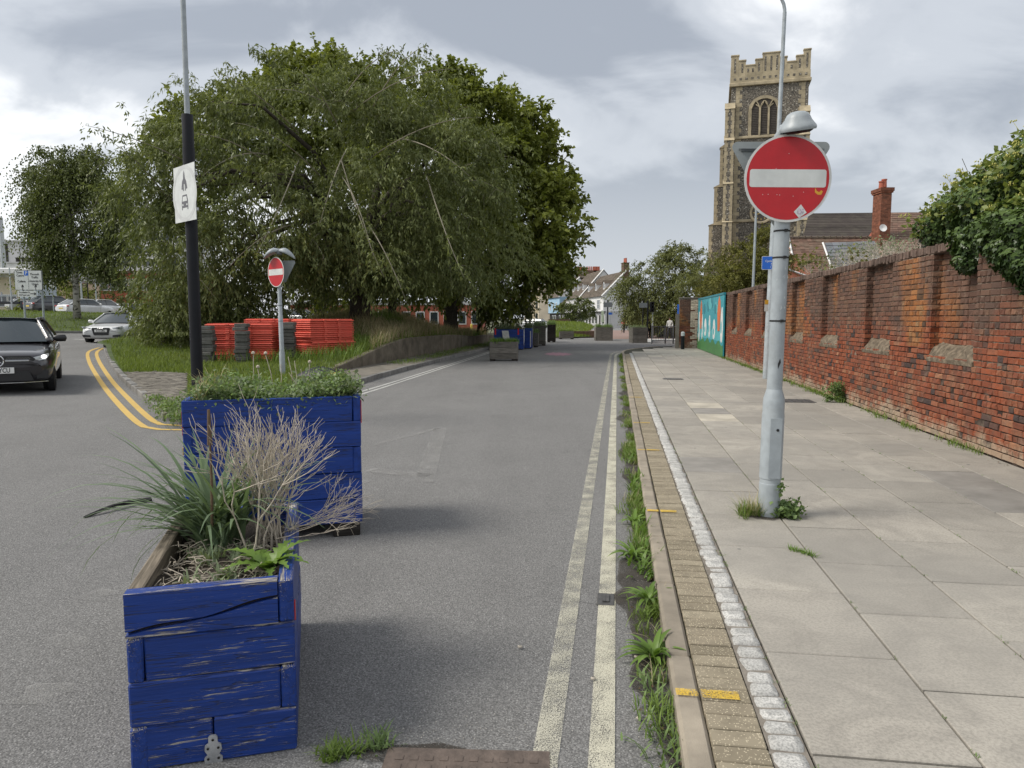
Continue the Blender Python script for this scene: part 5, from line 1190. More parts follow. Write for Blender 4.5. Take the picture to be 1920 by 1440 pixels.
stree('plane_tree', 735, 612, 37, [(760, 480, 37, 4, 3, 2.2), (640, 500, 37, 3.5, 3, 1.8)], 'darker leafy tree with thin trunk in the shade behind the drooping tree', 'tree', 'plane_leaf', 7, 4.0, .2, gz=1.1, nclump=110, ntwig=12, nleaf=13, ll=.24, lw=.16, tlen=.8, rcl=.8, droop=.5, down=.3, minz=.8)
stree('small_tree', 895, 622, 44, [(930, 565, 43, 1.6, 1.5, 1.1), (880, 570, 43, 1.4, 1.4, .9), (960, 590, 42, 1.0, 1, .8)], 'small dark bushy tree behind the blue planters beside the lane', 'tree', 'cherry_leaf', 17, 1.4, .1, gz=.2, nclump=46, ntwig=12, nleaf=12, ll=.2, lw=.1, tlen=.6, rcl=.6, minz=.3)
# bushy skirt where the island tree comes down beside the white car
stree('shrub', 300, 640, 27.5, [(310, 605, 28.5, .9, 1.5, .9), (345, 590, 27, 1.3, 1.5, 1.3), (290, 560, 30, .5, 1, .9), (400, 585, 28, 1.8, 1.5, 1.2), (480, 590, 28.5, 2, 1.5, 1.1)], 'dense green bush at the foot of the drooping tree behind the white coupe', 'bush', 'cherry_leaf', 9, .5, .06, gz=.35, nclump=120, ntwig=14, nleaf=14, ll=.18, lw=.06, tlen=.7, rcl=.5, minz=.0, droop=1)
# birch
vq = A(145, 602, 49); bz = T(vq.x, 49)+.45
stree('birch_tree', 145, 602, 49, [(135, 400, 49, 2.6, 2.4, 3.6), (62, 360, 49, .8, 1.0, 2.0), (80, 440, 49, .7, 1, 2.8), (110, 310, 49, 1.2, 1.4, 1.4), (165, 315, 49, 1.3, 1.4, 1.5), (205, 410, 48, 1.2, 1.4, 2.8), (225, 350, 47, .8, 1.0, 1.6), (195, 490, 48, .8, 1.0, 1.4), (100, 490, 49, .7, .9, 1.6)],
      'silver birch with white trunk and hanging twigs on the grass across the road', 'tree', 'birch_leaf', 12, 8.5, .2, bark='birch_bark', gz=bz, nclump=250, ntwig=13, nleaf=18, ll=.17, lw=.11, tlen=1.9, rcl=.42, flatz=1.3, droop=1.2, down=1.1, out_=.2, minz=1.9, shell=.35, twig=.1, under=lambda x, y: np.interp(x, [-35, -31.5, -29.3, -26], [2.9, 3.4, 4.6, 3.6]))
# trees on the right before the church
stree('ornamental_tree', 1245, 610, 60, [(1240, 530, 60, 3.0, 2.6, 2.1), (1275, 500, 60, 1.9, 2, 1.6), (1195, 545, 60, 1.7, 1.8, 1.3), (1262, 475, 60, 1.0, 1, .8), (1300, 545, 58, 2.2, 2, 1.4), (1210, 580, 60, 2.2, 2, 1.2), (1170, 535, 60, .8, .8, .6), (1280, 585, 58, 2.4, 2, 1.2)],
      'round airy tree behind the traffic light at the end of the pavement', 'tree', 'far_leaf', 14, 2.2, .16, gz=.1, nclump=230, ntwig=12, nleaf=13, ll=.2, lw=.09, tlen=.9, rcl=.55, minz=.2, droop=.6, twig=.08)
stree('wall_shrub_tree', 1400, 560, 37, [(1400, 500, 37, 1.3, 1.3, 1.2), (1440, 480, 37, 1.0, 1.2, 1.3), (1360, 530, 36, .9, 1, .8), (1425, 540, 36, 1.3, 1, .9), (1340, 550, 38, .8, 1, .6)],
      'yellowish bushy tree rising behind the wall in front of the church tower', 'tree', 'yellow_leaf', 15, 1.6, .1, gz=.1, nclump=190, ntwig=12, nleaf=12, ll=.13, lw=.06, tlen=.5, rcl=.35, minz=1.0, droop=.3, twig=.2)
stree('side_tree', 1320, 560, 52, [(1325, 520, 52, 1.0, 1.2, 1.4), (1310, 545, 52, 1.4, 1.4, 1.2), (1345, 575, 52, 2, 1.4, .8)], 'loose green tree between the round tree and the church tower', 'tree', 'far_leaf', 16, 2.2, .12, gz=.1, nclump=70, ntwig=11, nleaf=12, ll=.18, lw=.08, tlen=.7, rcl=.5, minz=.8, droop=.5)
stree('street_tree', 1077, 612, 112, [(1080, 580, 112, 2.4, 2, 1.7), (1060, 585, 112, 1.5, 1.5, 1.2), (1098, 578, 112, 1.4, 1.4, 1.2)], 'small dark street tree in front of the old houses', 'tree', 'birch_leaf', 18, 2.2, .15, gz=0, nclump=60, ntwig=10, nleaf=10, ll=.3, lw=.18, tlen=.7, rcl=.6, minz=1.2)
stree('hedge', 1195, 615, 90, [(1195, 590, 92, 1.6, 2, 1.5), (1215, 600, 90, 2.0, 2, 1.0), (1240, 605, 80, 2.4, 2, .9), (1265, 605, 68, 2.2, 2, .9), (1280, 600, 64, 1.5, 2, 1)], 'dark clipped hedge and shrubs behind the person in red', 'hedge', 'birch_leaf', 19, .4, .06, gz=0, nclump=150, ntwig=12, nleaf=10, ll=.2, lw=.14, tlen=.5, rcl=.6, minz=.1)
stree('garden_shrub', 1270, 620, 62, [(1240, 612, 62, 2.2, 1.5, .8), (1212, 624, 66, .8, 1.2, .5), (1275, 600, 60, 1.8, 1.5, .9)], 'pale yellow-green ornamental shrubs behind the guard rails', 'shrub', 'yellow_leaf', 20, .3, .05, gz=0, nclump=70, ntwig=12, nleaf=10, ll=.2, lw=.07, tlen=.6, rcl=.45, minz=.05)
for i, (px, D, s_, lb) in enumerate(((100, 78, 1.2, 'round green shrub tree behind the direction sign posts'), (205, 84, 1.3, 'dark green bush in front of the red brick block on the left'), (650, 66, 1.5, 'green bush seen under the boughs of the drooping tree'))):
    stree('background_bush', px, 585, D, [(px, 560, D, 3.4*s_, 2.5, 2.0*s_), (px+28, 570, D, 2.2*s_, 2, 1.6*s_)], lb, 'bush', 'plane_leaf' if i == 0 else 'birch_leaf', 30+i, 1, .1, gz=1.2 if px < 300 else .3, nclump=70, ntwig=10, nleaf=10, ll=.25, lw=.14, tlen=.8, rcl=.7, minz=.2)
# ---------------------------------------------------------------- ivy on the wall
leafmat('ivy_leaf', (.026, .052, .018), (.13, .19, .055), .15, .32, 1.2); leafmat('ivy_leaf_young', (.07, .10, .02), (.24, .28, .07), .25, .4, 1.5)
mat('ivy_flower', (.42, .41, .12), .8, .3, 30, .2, 60)
ivp = P(WV+.2, 9.2, ZT+.3); ivy = empty('ivy', tuple(ivp), 0, 'large bush of ivy with yellowish flower heads growing over the top of the near wall', 'ivy')
def wv(v_, u_, z): q = P(v_, u_, z); return (q.x, q.y, q.z)
# lobes in lane coordinates: v, u, z, radius
IV = [(4.55, 10.9, 2.85, .42), (4.6, 10.2, 3.0, .48), (4.7, 9.9, 3.2, .4), (4.7, 10.7, 3.2, .22), (4.8, 9.2, 3.4, .42), (4.5, 9.5, 2.95, .5), (4.7, 8.8, 3.1, .55), (4.7, 8.3, 3.2, .6), (4.75, 7.8, 3.3, .65), (4.8, 7.3, 3.45, .7), (4.6, 7.9, 2.9, .5), (4.45, 8.1, 2.65, .4), (4.4, 7.6, 2.65, .4), (4.3, 9.45, 2.5, .28), (4.2, 9.5, 2.32, .17), (4.35, 9.7, 2.6, .3), (4.35, 9.2, 2.6, .3), (4.3, 8.7, 2.6, .3), (4.2, 7.5, 2.45, .35), (4.18, 7.45, 2.2, .3), (4.15, 7.3, 2.0, .28), (4.2, 7.7, 2.35, .28), (4.12, 8.05, 2.22, .25), (4.12, 8.3, 2.32, .26), (4.14, 8.6, 2.48, .24), (4.16, 8.9, 2.6, .25), (4.15, 8.0, 2.5, .3), (4.2, 8.4, 2.62, .32), (4.12, 7.8, 2.1, .26), (4.55, 10.95, 2.7, .22), (4.6, 10.4, 3.05, .25), (4.7, 9.5, 3.15, .3), (4.9, 9.0, 3.4, .25), (4.3, 6.8, 2.6, .6), (4.8, 6.6, 3.3, .8), (5.3, 7.6, 3.9, .4), (5.2, 8.0, 3.65, .3), (5.1, 7.4, 3.7, .5)]
PI_, NI_, TI_ = [], [], []
for v_, u_, z, r_ in IV:
    n = int(5600*r_*r_*2.2); d = rdir(rs, n); rr = r_*(.72+.28*rs.uniform(0, 1, n)**.5)*(1+.15*np.sin(d[:, 0]*7+d[:, 2]*5)); c = np.array(wv(v_, u_, z))+d*rr[:, None]*[1, 1, .92]
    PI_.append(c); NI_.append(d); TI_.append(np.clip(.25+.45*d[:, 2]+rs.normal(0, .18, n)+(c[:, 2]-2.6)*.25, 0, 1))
C = np.concatenate(PI_); D_ = np.concatenate(NI_); TT = np.concatenate(TI_)
def ivy_leaves(C, D_, sz):
    """five pointed leaves hanging from their stalks"""
    n = len(C); nr = D_*.8+rdir(rs, n)*.55+[0, 0, .25]; nr /= np.linalg.norm(nr, axis=1)[:, None]
    dn_ = np.array([0, 0, -1.])+rdir(rs, n)*.6; dn_ -= nr*(dn_*nr).sum(1)[:, None]; dn_ /= np.linalg.norm(dn_, axis=1)[:, None]; sd_ = np.cross(nr, dn_)
    sh_ = [(0, -.32), (.42, -.28), (.52, .08), (.2, .12), (0, .62), (-.2, .12), (-.52, .08), (-.42, -.28)]; s_ = (sz*rs.uniform(.6, 1.25, n))[:, None]; V = np.zeros((n, 8, 3))
    for i, (a, b) in enumerate(sh_): V[:, i] = C+sd_*a*s_+dn_*b*s_-nr*(abs(a)*.25)*s_
    return V
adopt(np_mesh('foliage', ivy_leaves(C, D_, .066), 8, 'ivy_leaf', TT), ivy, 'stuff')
top = (D_[:, 2] > -.1) & (C[:, 2] > 2.75); idx = np.where(top)[0]; idx = idx[rs.randint(0, len(idx), 5200)]
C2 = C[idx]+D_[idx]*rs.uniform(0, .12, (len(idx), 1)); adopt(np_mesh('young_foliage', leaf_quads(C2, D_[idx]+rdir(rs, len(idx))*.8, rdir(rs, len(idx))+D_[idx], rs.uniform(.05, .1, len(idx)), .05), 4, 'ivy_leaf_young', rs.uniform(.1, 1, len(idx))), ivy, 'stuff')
mb = MB(); r5 = random.Random(4)
for k in range(420):
    i = idx[r5.randrange(len(idx))]; c_ = Vector(C[i])+Vector(D_[i])*r5.uniform(.08, .2); rr = r5.uniform(.026, .045)
    for q in range(9):
        d = Vector((r5.gauss(0, 1), r5.gauss(0, 1), abs(r5.gauss(0, 1)))).normalized(); e_ = c_+d*rr; a = .011
        mb.add([(e_.x+a, e_.y, e_.z), (e_.x-a*.5, e_.y+a*.87, e_.z), (e_.x-a*.5, e_.y-a*.87, e_.z), (e_.x, e_.y, e_.z+a), (e_.x, e_.y, e_.z-a)], [(0, 1, 3), (1, 2, 3), (2, 0, 3), (1, 0, 4), (2, 1, 4), (0, 2, 4)])
    mb.tube([c_-Vector(D_[i])*.1, c_], .003, 3, cap=False)
adopt(mb.build('flower_heads', 'ivy_flower'), ivy, 'stuff')
mb = MB()     # loose shoots that stand out of the top right
for k in range(26):
    i = idx[r5.randrange(len(idx))]; c_ = Vector(C[i]); mb.tube([c_, c_+Vector((r5.gauss(0, .06), r5.gauss(0, .06), .12)), c_+Vector((r5.gauss(0, .1), r5.gauss(0, .1), r5.uniform(.2, .32)))], .004, 4)
adopt(mb.build('shoots', 'twig_bark'), ivy, 'stuff')
# solid dark filler inside each lobe so that the wall of leaves is closed
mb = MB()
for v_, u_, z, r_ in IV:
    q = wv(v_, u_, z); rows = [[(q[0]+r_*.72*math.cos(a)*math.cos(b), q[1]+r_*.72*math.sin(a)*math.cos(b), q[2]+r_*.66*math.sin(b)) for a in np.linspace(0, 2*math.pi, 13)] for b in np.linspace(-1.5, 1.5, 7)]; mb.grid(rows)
mat('ivy_inside', (.02, .025, .012), .95, .4, 20, .5, 30); adopt(mb.build('inner_mass', 'ivy_inside'), ivy, 'stuff')
# scrubby growth behind the wall before the old roofs
q = P(5.2, 18, 1.2); root = empty('dry_scrub', tuple(q), 0, 'thin half-dead scrub standing above the wall in front of the slate roof', 'scrub'); mb = MB(); r6 = random.Random(31); tips = []
def scrub(p, d, ln, rad, depth):
    e_ = p+d*ln; mb.tube([p, p.lerp(e_, .5)+Vector((r6.gauss(0, .05), r6.gauss(0, .05), 0))*ln*2, e_], [rad, rad*.8, rad*.65], 4, cap=False)
    if depth == 0: tips.append(tuple(e_)); return
    for _ in range(3 if depth > 1 else 2): scrub(e_, (d+Vector((r6.gauss(0, .5), r6.gauss(0, .5), r6.gauss(0, .3)))).normalized(), ln*.75, rad*.62, depth-1)
for k in range(34):
    u_ = r6.uniform(14.9, 20.5); b = Vector(wv(5.0+r6.uniform(0, 1.0), u_, 2.25)); k_ = (1.15 if u_ < 18.5 else .75)
    scrub(b, Vector((r6.gauss(0, .2), r6.gauss(0, .2), 1)).normalized(), .3*k_, .010, 4)
adopt(mb.build('stems', 'dry_twig'), root, 'stuff'); TP = np.array(tips)[::2]; TP = TP+rs.normal(0, .07, TP.shape)
adopt(np_mesh('leaves', leaf_quads(TP, rdir(rs, len(TP)), rdir(rs, len(TP)), rs.uniform(.05, .1, len(TP)), .03), 4, 'grey_leaf', rs.uniform(0, 1, len(TP))), root, 'stuff')
q = P(4.6, 17.6, ZT+.1); root = empty('budding_shrub', tuple(q), 0, 'light shrub with round pale leaves on the wall just right of the sign pole', 'shrub'); mb = MB(); tips = []
for k in range(5): scrub(Vector(wv(4.7, 16.2+r6.uniform(0, 2.8), ZT+.05)), Vector((r6.gauss(0, .3), r6.gauss(0, .3), 1)).normalized(), .22, .008, 3)
adopt(mb.build('stems', 'dry_twig'), root, 'stuff'); TP = np.repeat(np.array(tips), 2, 0); TP = TP+rs.normal(0, .08, TP.shape)
adopt(np_mesh('leaves', leaf_quads(TP, rdir(rs, len(TP)), rdir(rs, len(TP)), rs.uniform(.06, .12, len(TP)), .07), 4, 'yellow_leaf', rs.uniform(.1, 1, len(TP))), root, 'stuff')
# ---------------------------------------------------------------- grass and weeds on the ground
leafmat('lawn_leaf', (.065, .095, .014), (.21, .27, .045), .3, .6, .5)
def isl_pts(n, y0, y1, f0, f1, cond=None):
    out_ = []
    while len(out_) < n:
        fy = rnd.random(); f = rnd.uniform(f0, f1); a, b = atpath_l(fy), atpath_r(fy); q = a.lerp(b, f)
        if y0 < q.y < y1 and (cond is None or cond(q.x, q.y)): out_.append((q.x, q.y, IZ(q.x, q.y)))
    return np.array(out_)
_LT = [atpath(Lb, i/200) for i in range(201)]; _RT = [atpath(Rb, i/200) for i in range(201)]
def atpath_l(f): i = f*200; k = min(199, int(i)); return _LT[k].lerp(_LT[k+1], i-k)
def atpath_r(f): i = f*200; k = min(199, int(i)); return _RT[k].lerp(_RT[k+1], i-k)
ppv = flat(pp_)
nopave = lambda x, y: not inpoly(x, y, ppv)
B = isl_pts(52000, 12, 36, .02, 1, nopave); B = B[rs.uniform(0, 1, len(B)) < np.clip(22/B[:, 1], .3, 1)]
V = blades(rs, B, .13, .014, .35, .6, 3); tag(strip_mesh('lawn_grass', V, 'lawn_leaf', rs.uniform(0, 1, len(B))), 'short green grass covering the island', 'grass', kind='stuff')
B = isl_pts(16000, 19, 46, .62, .99, lambda x, y: nopave(x, y) and y > 22.5-(x+3.5)*.9 and x > -9.5+.0*y and math.sin(x*1.3)+math.sin(y*.9+x) > -.7)
V = blades(rs, B, .62, .016, .3, .9, 5); tag(strip_mesh('long_grass', V, 'dry_grass', rs.uniform(0, .7, len(B))), 'long straw-coloured seeding grass on the mound above the retaining wall', 'grass', kind='stuff')
B = isl_pts(15000, 21, 46, .45, .99, nopave); V = blades(rs, B, .45, .018, .35, .8, 4); tag(strip_mesh('long_grass', V, 'grass_leaf', rs.uniform(0, 1, len(B))), 'long green grass among the straw-coloured stalks on the mound', 'grass', kind='stuff')
def from_rows(rows, n, fpow=1.0):
    rr = np.array(rows); a = rs.uniform(0, rr.shape[0]-1.001, n); b = rs.uniform(0, 1, n)**fpow*(rr.shape[1]-1.001); i, j = a.astype(int), b.astype(int); fa, fb = (a-i)[:, None], (b-j)[:, None]
    return rr[i, j]*(1-fa)*(1-fb)+rr[i+1, j]*fa*(1-fb)+rr[i, j+1]*(1-fa)*fb+rr[i+1, j+1]*fa*fb
B = from_rows(verge_rows, 26000); V = blades(rs, B, .16, .03, .35, .5, 3); tag(strip_mesh('verge_grass', V, 'lawn_leaf', rs.uniform(0, 1, len(B))), 'mown grass of the verge across the road under the birch', 'grass', kind='stuff')
B = from_rows(bank_rows, 5000); V = blades(rs, B, .2, .04, .35, .5, 3); tag(strip_mesh('bank_grass', V, 'lawn_leaf', rs.uniform(.3, 1, len(B))), 'bright grass on the wedge-shaped bank ahead', 'grass', kind='stuff')
# weeds along the gutter and kerb of the lane
B = []; 
for k in range(560):
    u_ = rnd.uniform(2.2, 33) if k > 240 else rnd.uniform(3.8, 11); dens = .42+.55*math.sin(u_*2.3)+.45*math.sin(u_*5.1+1)
    if rnd.random() < max(.06, dens): B.append(tuple(P(.25-abs(rnd.gauss(.045, .045)), u_, .01)))
o = tufts('kerb_weeds', 'grass_leaf', B, 24, .10, .007, .6, .9, .035, 4); tag(o, 'grass and weeds growing all along the gutter by the right kerb', 'weeds', kind='stuff')
B2 = [B[i] for i in range(0, len(B), 5)]; o = tufts('kerb_straw', 'dry_grass', B2, 12, .14, .004, .8, .9, .04, 4); tag(o, 'dry straw mixed into the gutter weeds by the right kerb', 'grass', kind='stuff')
B3 = [tuple(P(.25-.05, u_, .012)) for u_ in (4.5, 4.65, 4.8, 5.0, 5.3, 5.45, 5.9, 6.6, 6.8, 7.0, 7.2, 8.2, 8.4)]; o = tufts('broad_weeds', 'bright_leaf', B3, 13, .15, .022, .7, .8, .045, 5, (.1, .7)); tag(o, 'broader leaved weeds crowding the gutter before the yellow kerb tick', 'weeds', kind='stuff')
for px, py, n, ln, lb in ((1225, 1245, 26, .2, 'bright green plantain rosette against the kerb just above the nearest yellow mark'), (1222, 1135, 22, .19, 'broad plantain clump in the gutter opposite the kerb joint'), (1186, 1050, 20, .19, 'plantain clump in the gutter level with the foot of the sign pole'), (1190, 985, 16, .16, 'darker leafy clump in the gutter below the second yellow kerb mark')):
    q = G(px, py); v_, u_ = lane_uv(q); rosette('plantain', P(min(v_, .2), u_, .012), n, ln, .024, .75, lb, 'weed', teeth=.75, m_='bright_leaf')
B4 = [tuple(P(.25-abs(rnd.gauss(.05, .03)), u_, .012)) for u_ in np.arange(1.9, 3.2, .09)]; o = tufts('low_weeds', 'weed_leaf', B4, 16, .08, .012, .9, .6, .04, 4); tag(o, 'low sprawling weeds in the gutter at the bottom of the picture', 'weeds', kind='stuff')
for px, py, ln, lb, n in ((640, 1418, .09, 'pale grass tuft at the road crack near the manhole cover', 90), (718, 1400, .08, 'green weed tuft beside the manhole cover', 70)):
    q = G(px, py); o = tufts('road_weed', 'weed_leaf' if px > 700 else 'grass_leaf', [tuple(q+Vector((rnd.gauss(0, .04), rnd.gauss(0, .02), 0))) for k in range(6)], n//4, ln, .008, .7, .8, .02, 4); tag(o, lb, 'weed')
# growth round the foot of the sign pole
q = B0+Vector((-.08, -.03, 0)); o = tufts('pole_grass', 'grass_leaf', [tuple(q+Vector((rnd.gauss(-.06, .06), rnd.gauss(0, .03), 0))) for k in range(12)], 16, .16, .006, .7, .8, .02, 5); tag(o, 'green grass tuft at the left foot of the near sign pole', 'grass')
o = tufts('straw_grass', 'dry_grass', [tuple(q+Vector((-.03+rnd.gauss(-.07, .04), rnd.gauss(0.02, .03), 0))) for k in range(7)], 16, .24, .0035, .7, .5, .02, 5, (.5, 1)); tag(o, 'pale straw fan of dry grass left of the near sign pole', 'grass')
pts = [tuple(B0+Vector((.09+.07*math.cos(a)*r_+.02, -.03+.06*math.sin(a)*r_, z))) for a in np.linspace(0, 6, 9) for r_ in (.4, 1, 1.5) for z in (.02, .07)]+[tuple(B0+Vector((.05, -.06, z))) for z in (.14, .2, .25)]
o = leafmass('bramble', 'weed_leaf', pts, 620, .042, .036, (.025, .02, .03)); tag(o, 'small dark green leafy plant at the right foot of the near sign pole', 'plant', kind='stuff')
q = G(1505, 1038, .1); o = tufts('joint_grass', 'bright_leaf', [tuple(q+Vector((k*.012, -k*.018, 0))) for k in range(-4, 5)], 12, .05, .006, .6, .7, .012, 4); tag(o, 'short grass line in the slab joint in front of the sign pole', 'grass')
# along the foot of the wall
B = [tuple(P(WV-.03-abs(rnd.gauss(0, .05)), u_, .1)) for u_ in [rnd.uniform(14, 30) for k in range(150)]+[rnd.uniform(8, 14) for k in range(26)]]
o = tufts('wall_weeds', 'grass_leaf', B, 14, .13, .009, .6, .8, .05, 4); tag(o, 'patchy grass along the foot of the brick wall', 'grass', kind='stuff')
q = G(1569, 754, .1); pts = [tuple(q+Vector((rnd.gauss(0, .09), rnd.gauss(0, .07), rnd.uniform(.03, .36)))) for k in range(40)]; o = leafmass('wall_weed', 'weed_leaf', pts, 700, .06, .04, (.03, .03, .03)); tag(o, 'bushy green weed standing against the foot of the brick wall', 'weed')
# verge strip by the left kerb, weeds at the island tip
B = [tuple(atpath(Ro, f).lerp(atpath(Rb, f), rnd.uniform(.1, .9))+Vector((0, 0, .13))) for f in [rnd.uniform(.3, .95) for k in range(260)]]
o = tufts('strip_weeds', 'grass_leaf', B, 14, .14, .012, .7, .7, .12, 3); tag(o, 'ragged grass on the strip between left kerb and retaining wall', 'grass', kind='stuff')
pts = [tuple(G(px, py, .1)+Vector((0, 0, rnd.uniform(0, .15)))) for px, py in ((315, 765), (325, 775), (333, 785), (318, 782), (300, 755), (338, 770), (325, 790), (308, 772), (290, 752))]
o = leafmass('tip_weeds', 'weed_leaf', pts, 900, .06, .03, (.09, .09, .05)); tag(o, 'weeds on the tip of the island behind the tall blue planter', 'weeds', kind='stuff')
o = tufts('tip_grass', 'grass_leaf', pts, 22, .16, .01, .7, .8, .08, 4); tag(o, 'coarse grass on the tip of the island', 'grass', kind='stuff')
# pebbles and a strip of black plastic in the road
mat('pebble', (.42, .38, .32), .8, .3, 20, .2, 60)
for px, py, lb_ in ((1197, 1186, 'pale pebble in the gutter just above the plantain rosette'), (1193, 1237, 'pale pebble in the gutter left of the plantain rosette'), (1198, 1353, 'lowest pale pebble in the gutter near the bottom of the picture'), (1112, 1278, 'small pebble between the two pale lines'), (975, 1218, 'small pebble alone on the open asphalt')):
    q = G(px, py); mb = MB(); rows = [[(.013*math.cos(b)*math.cos(a)*rnd.uniform(.8, 1.2), .010*math.cos(b)*math.sin(a), .008+.008*math.sin(b)) for a in np.linspace(0, 2*math.pi, 9)] for b in (-1.2, -.5, 0, .5, 1.2)]; mb.grid(rows)
    k_ = .55 if px < 1190 else 1; tag(mb.build('pebble', 'pebble', None, (q.x, q.y, q.z+.008), smooth=True), lb_, 'pebble', 'loose pebbles on the road')
a, b = G(158, 972), G(282, 940); mb = MB(); n = 30
for i in range(n):
    f = i/n; p_ = a.lerp(b, f)+Vector((0, 0, .008+.035*math.sin(f*3))); mb.tube([p_, a.lerp(b, f+1/n)+Vector((0, 0, .008+.035*math.sin((f+1/n)*3)))], [.012+.012*f, .013+.012*f], 6)
    if i > 12: mb.box(-.004, .004, -.03, .03, 0, .012, 0, Matrix.Translation(p_) @ Matrix.Rotation(.2, 4, 'Z'))
tag(mb.build('plastic_strip', 'rubber'), 'broken strip of black ribbed plastic lying on the road behind the nearest planter', 'plastic strip')
# ---------------------------------------------------------------- stacks of red plastic barriers
mat('barrier_red', (.70, .12, .08), .45, .12, 2.5, .05, 40, spec=.4, piece=.12, dirt=.25, dcol=(.4, .09, .06)); mat('rubber_foot', (.11, .108, .10), .9, .3, 12, .4, 40, piece=.25)
def bstack(p, rz, L, W_, n, th, label, lip=True):
    root = empty('barrier_stack', tuple(p), rz, label, 'barriers', 'stacks of red plastic barriers'); mb = MB()
    mb.box(0, L, 0, W_, 0, th*.55, ch=.012); mb.box(.05, L-.05, .05, W_-.05, th*.5, th*1.0)
    mb.box(L*.30, L*.36, -.02, W_+.02, .004, th*.8, ch=.008); mb.box(L*.62, L*.68, -.02, W_+.02, .004, th*.8, ch=.008)
    me = mb.mesh('barrier', 'barrier_red')
    for k in range(n): inst('barrier', me, root, (rnd.gauss(0, .012), rnd.gauss(0, .012), k*th), (0, 0, rnd.gauss(0, .004)))
    return root
def gz(p): return IZ(p.x, p.y)-.02
def at_isl(px, D): q = A(px, 640, D); return Vector((q.x, q.y, gz(q)))
qa = at_isl(385, 21.8); bstack(qa, R(3), 2.0, 1.05, 18, .0635, 'left front stack of red plastic barriers with rubber feet piled against it')
qb = at_isl(458, 23.4); bstack(qb, R(3), 1.45, 1.0, 19, .0665, 'stack of red barriers behind, mostly hidden by the left front stack')
qc = at_isl(583, 22.4); bstack(qc, R(52), 1.72, 1.0, 19, .0645, 'right stack of red plastic barriers beside the small no entry sign')
mb = MB(); mb.box(0, .36, -.16, .16, 0, .105, ch=.012); foot = mb.mesh('rubber_foot', 'rubber_foot')
def feet(px, D, n, label, skip=()):
    p = at_isl(px, D); r_ = empty('rubber_feet_pile', tuple(p), R(3), label, 'barrier feet', 'piles of rubber barrier feet')
    for k in range(n): inst('rubber_foot', foot, r_, (rnd.gauss(0, .018), rnd.gauss(0, .02), k*.109), (0, rnd.gauss(0, .012), rnd.gauss(0, .03)))
feet(378, 21.3, 10, 'pile of grey rubber barrier feet at the left end of the front stack'); feet(443, 21.3, 11, 'pile of grey rubber feet in front of the middle of the left stack')
feet(531, 22.3, 11, 'dark pile of rubber feet between the stacks behind the sign pole')
# black sacking and a yellow bag behind the tall planter
def lump(name, p, sx, sy, sz, m_, label, cat, seed):
    r_ = random.Random(seed); rows = []
    for b in np.linspace(-.3, 1.5, 9): rows.append([(sx*math.cos(a)*math.cos(b)*(1+.22*math.sin(3*a+seed+b*4)+r_.gauss(0, .05)), sy*math.sin(a)*math.cos(b), sz*(max(0, math.sin(b)))*(1+.2*math.sin(5*a+b*3))+r_.gauss(0, .006)) for a in np.linspace(0, 2*math.pi, 21)])
    mb = MB(); mb.grid(rows); return tag(mb.build(name, m_, None, tuple(p), smooth=True), label, cat)
mat('black_sack', (.03, .032, .035), .5, .3, 10, .6, 20); mat('yellow_bag', (.62, .50, .14), .6, .15, 10, .5, 20)
q = at_isl(600, 17.6); lump('black_sacking', (q.x, q.y, q.z), .55, .35, .28, 'black_sack', 'crumpled black plastic sheeting lying in front of the right red stack', 'plastic sheet', 2)
q = at_isl(622, 17.0); lump('yellow_bag', (q.x, q.y, q.z+.02), .17, .14, .21, 'yellow_bag', 'pale yellow bag lying beside the black sheeting', 'bag', 5)
# ---------------------------------------------------------------- cars
t = NT('car_glass'); t.done((.03, .04, .045), .03, .9)
mat('tyre', (.018, .018, .018), .85, .2, 20, .2, 60); mat('rim', (.35, .36, .37), .35, .1, 8, .0, spec=.6, metal=.7); mat('chrome', (.6, .61, .62), .15, .05, 5, 0, spec=.8, metal=1.)
mat('grille_black', (.012, .012, .013), .4, .1, 30, .1, 60, spec=.5); mat('plate_white', (.68, .68, .66), .4, .05, 5, 0); mat('plate_yellow', (.62, .48, .08), .4, .05, 5, 0); mat('tail_red', (.35, .01, .01), .25, .1, 5, 0, spec=.6)
mat('lamp_clear', (.5, .53, .55), .12, .15, 30, .05, 60, spec=.8, metal=.3); mat('car_interior', (.03, .03, .032), .8, .2, 10, 0)
def carpaint(name, c, k=.5):
    t = NT(name); t.b.inputs['Coat Weight'].default_value = 1.; t.b.inputs['Coat Roughness'].default_value = .04
    return t.done(t.mix(t.ramp(t.noise(2, 4, .6, t.coords()), [(.3, 0.), (.7, 1.)]), sh(c, .9), sh(c, 1.08)), .35, k)
carpaint('paint_black', (.012, .011, .015)); carpaint('paint_white', (.66, .67, .67)); carpaint('paint_grey', (.05, .052, .058)); carpaint('paint_silver', (.4, .41, .42))
t = NT('led_light'); t.b.inputs['Emission Color'].default_value = (1, .97, .92, 1); t.b.inputs['Emission Strength'].default_value = 2.2; t.done((.8, .8, .8), .2, .5)
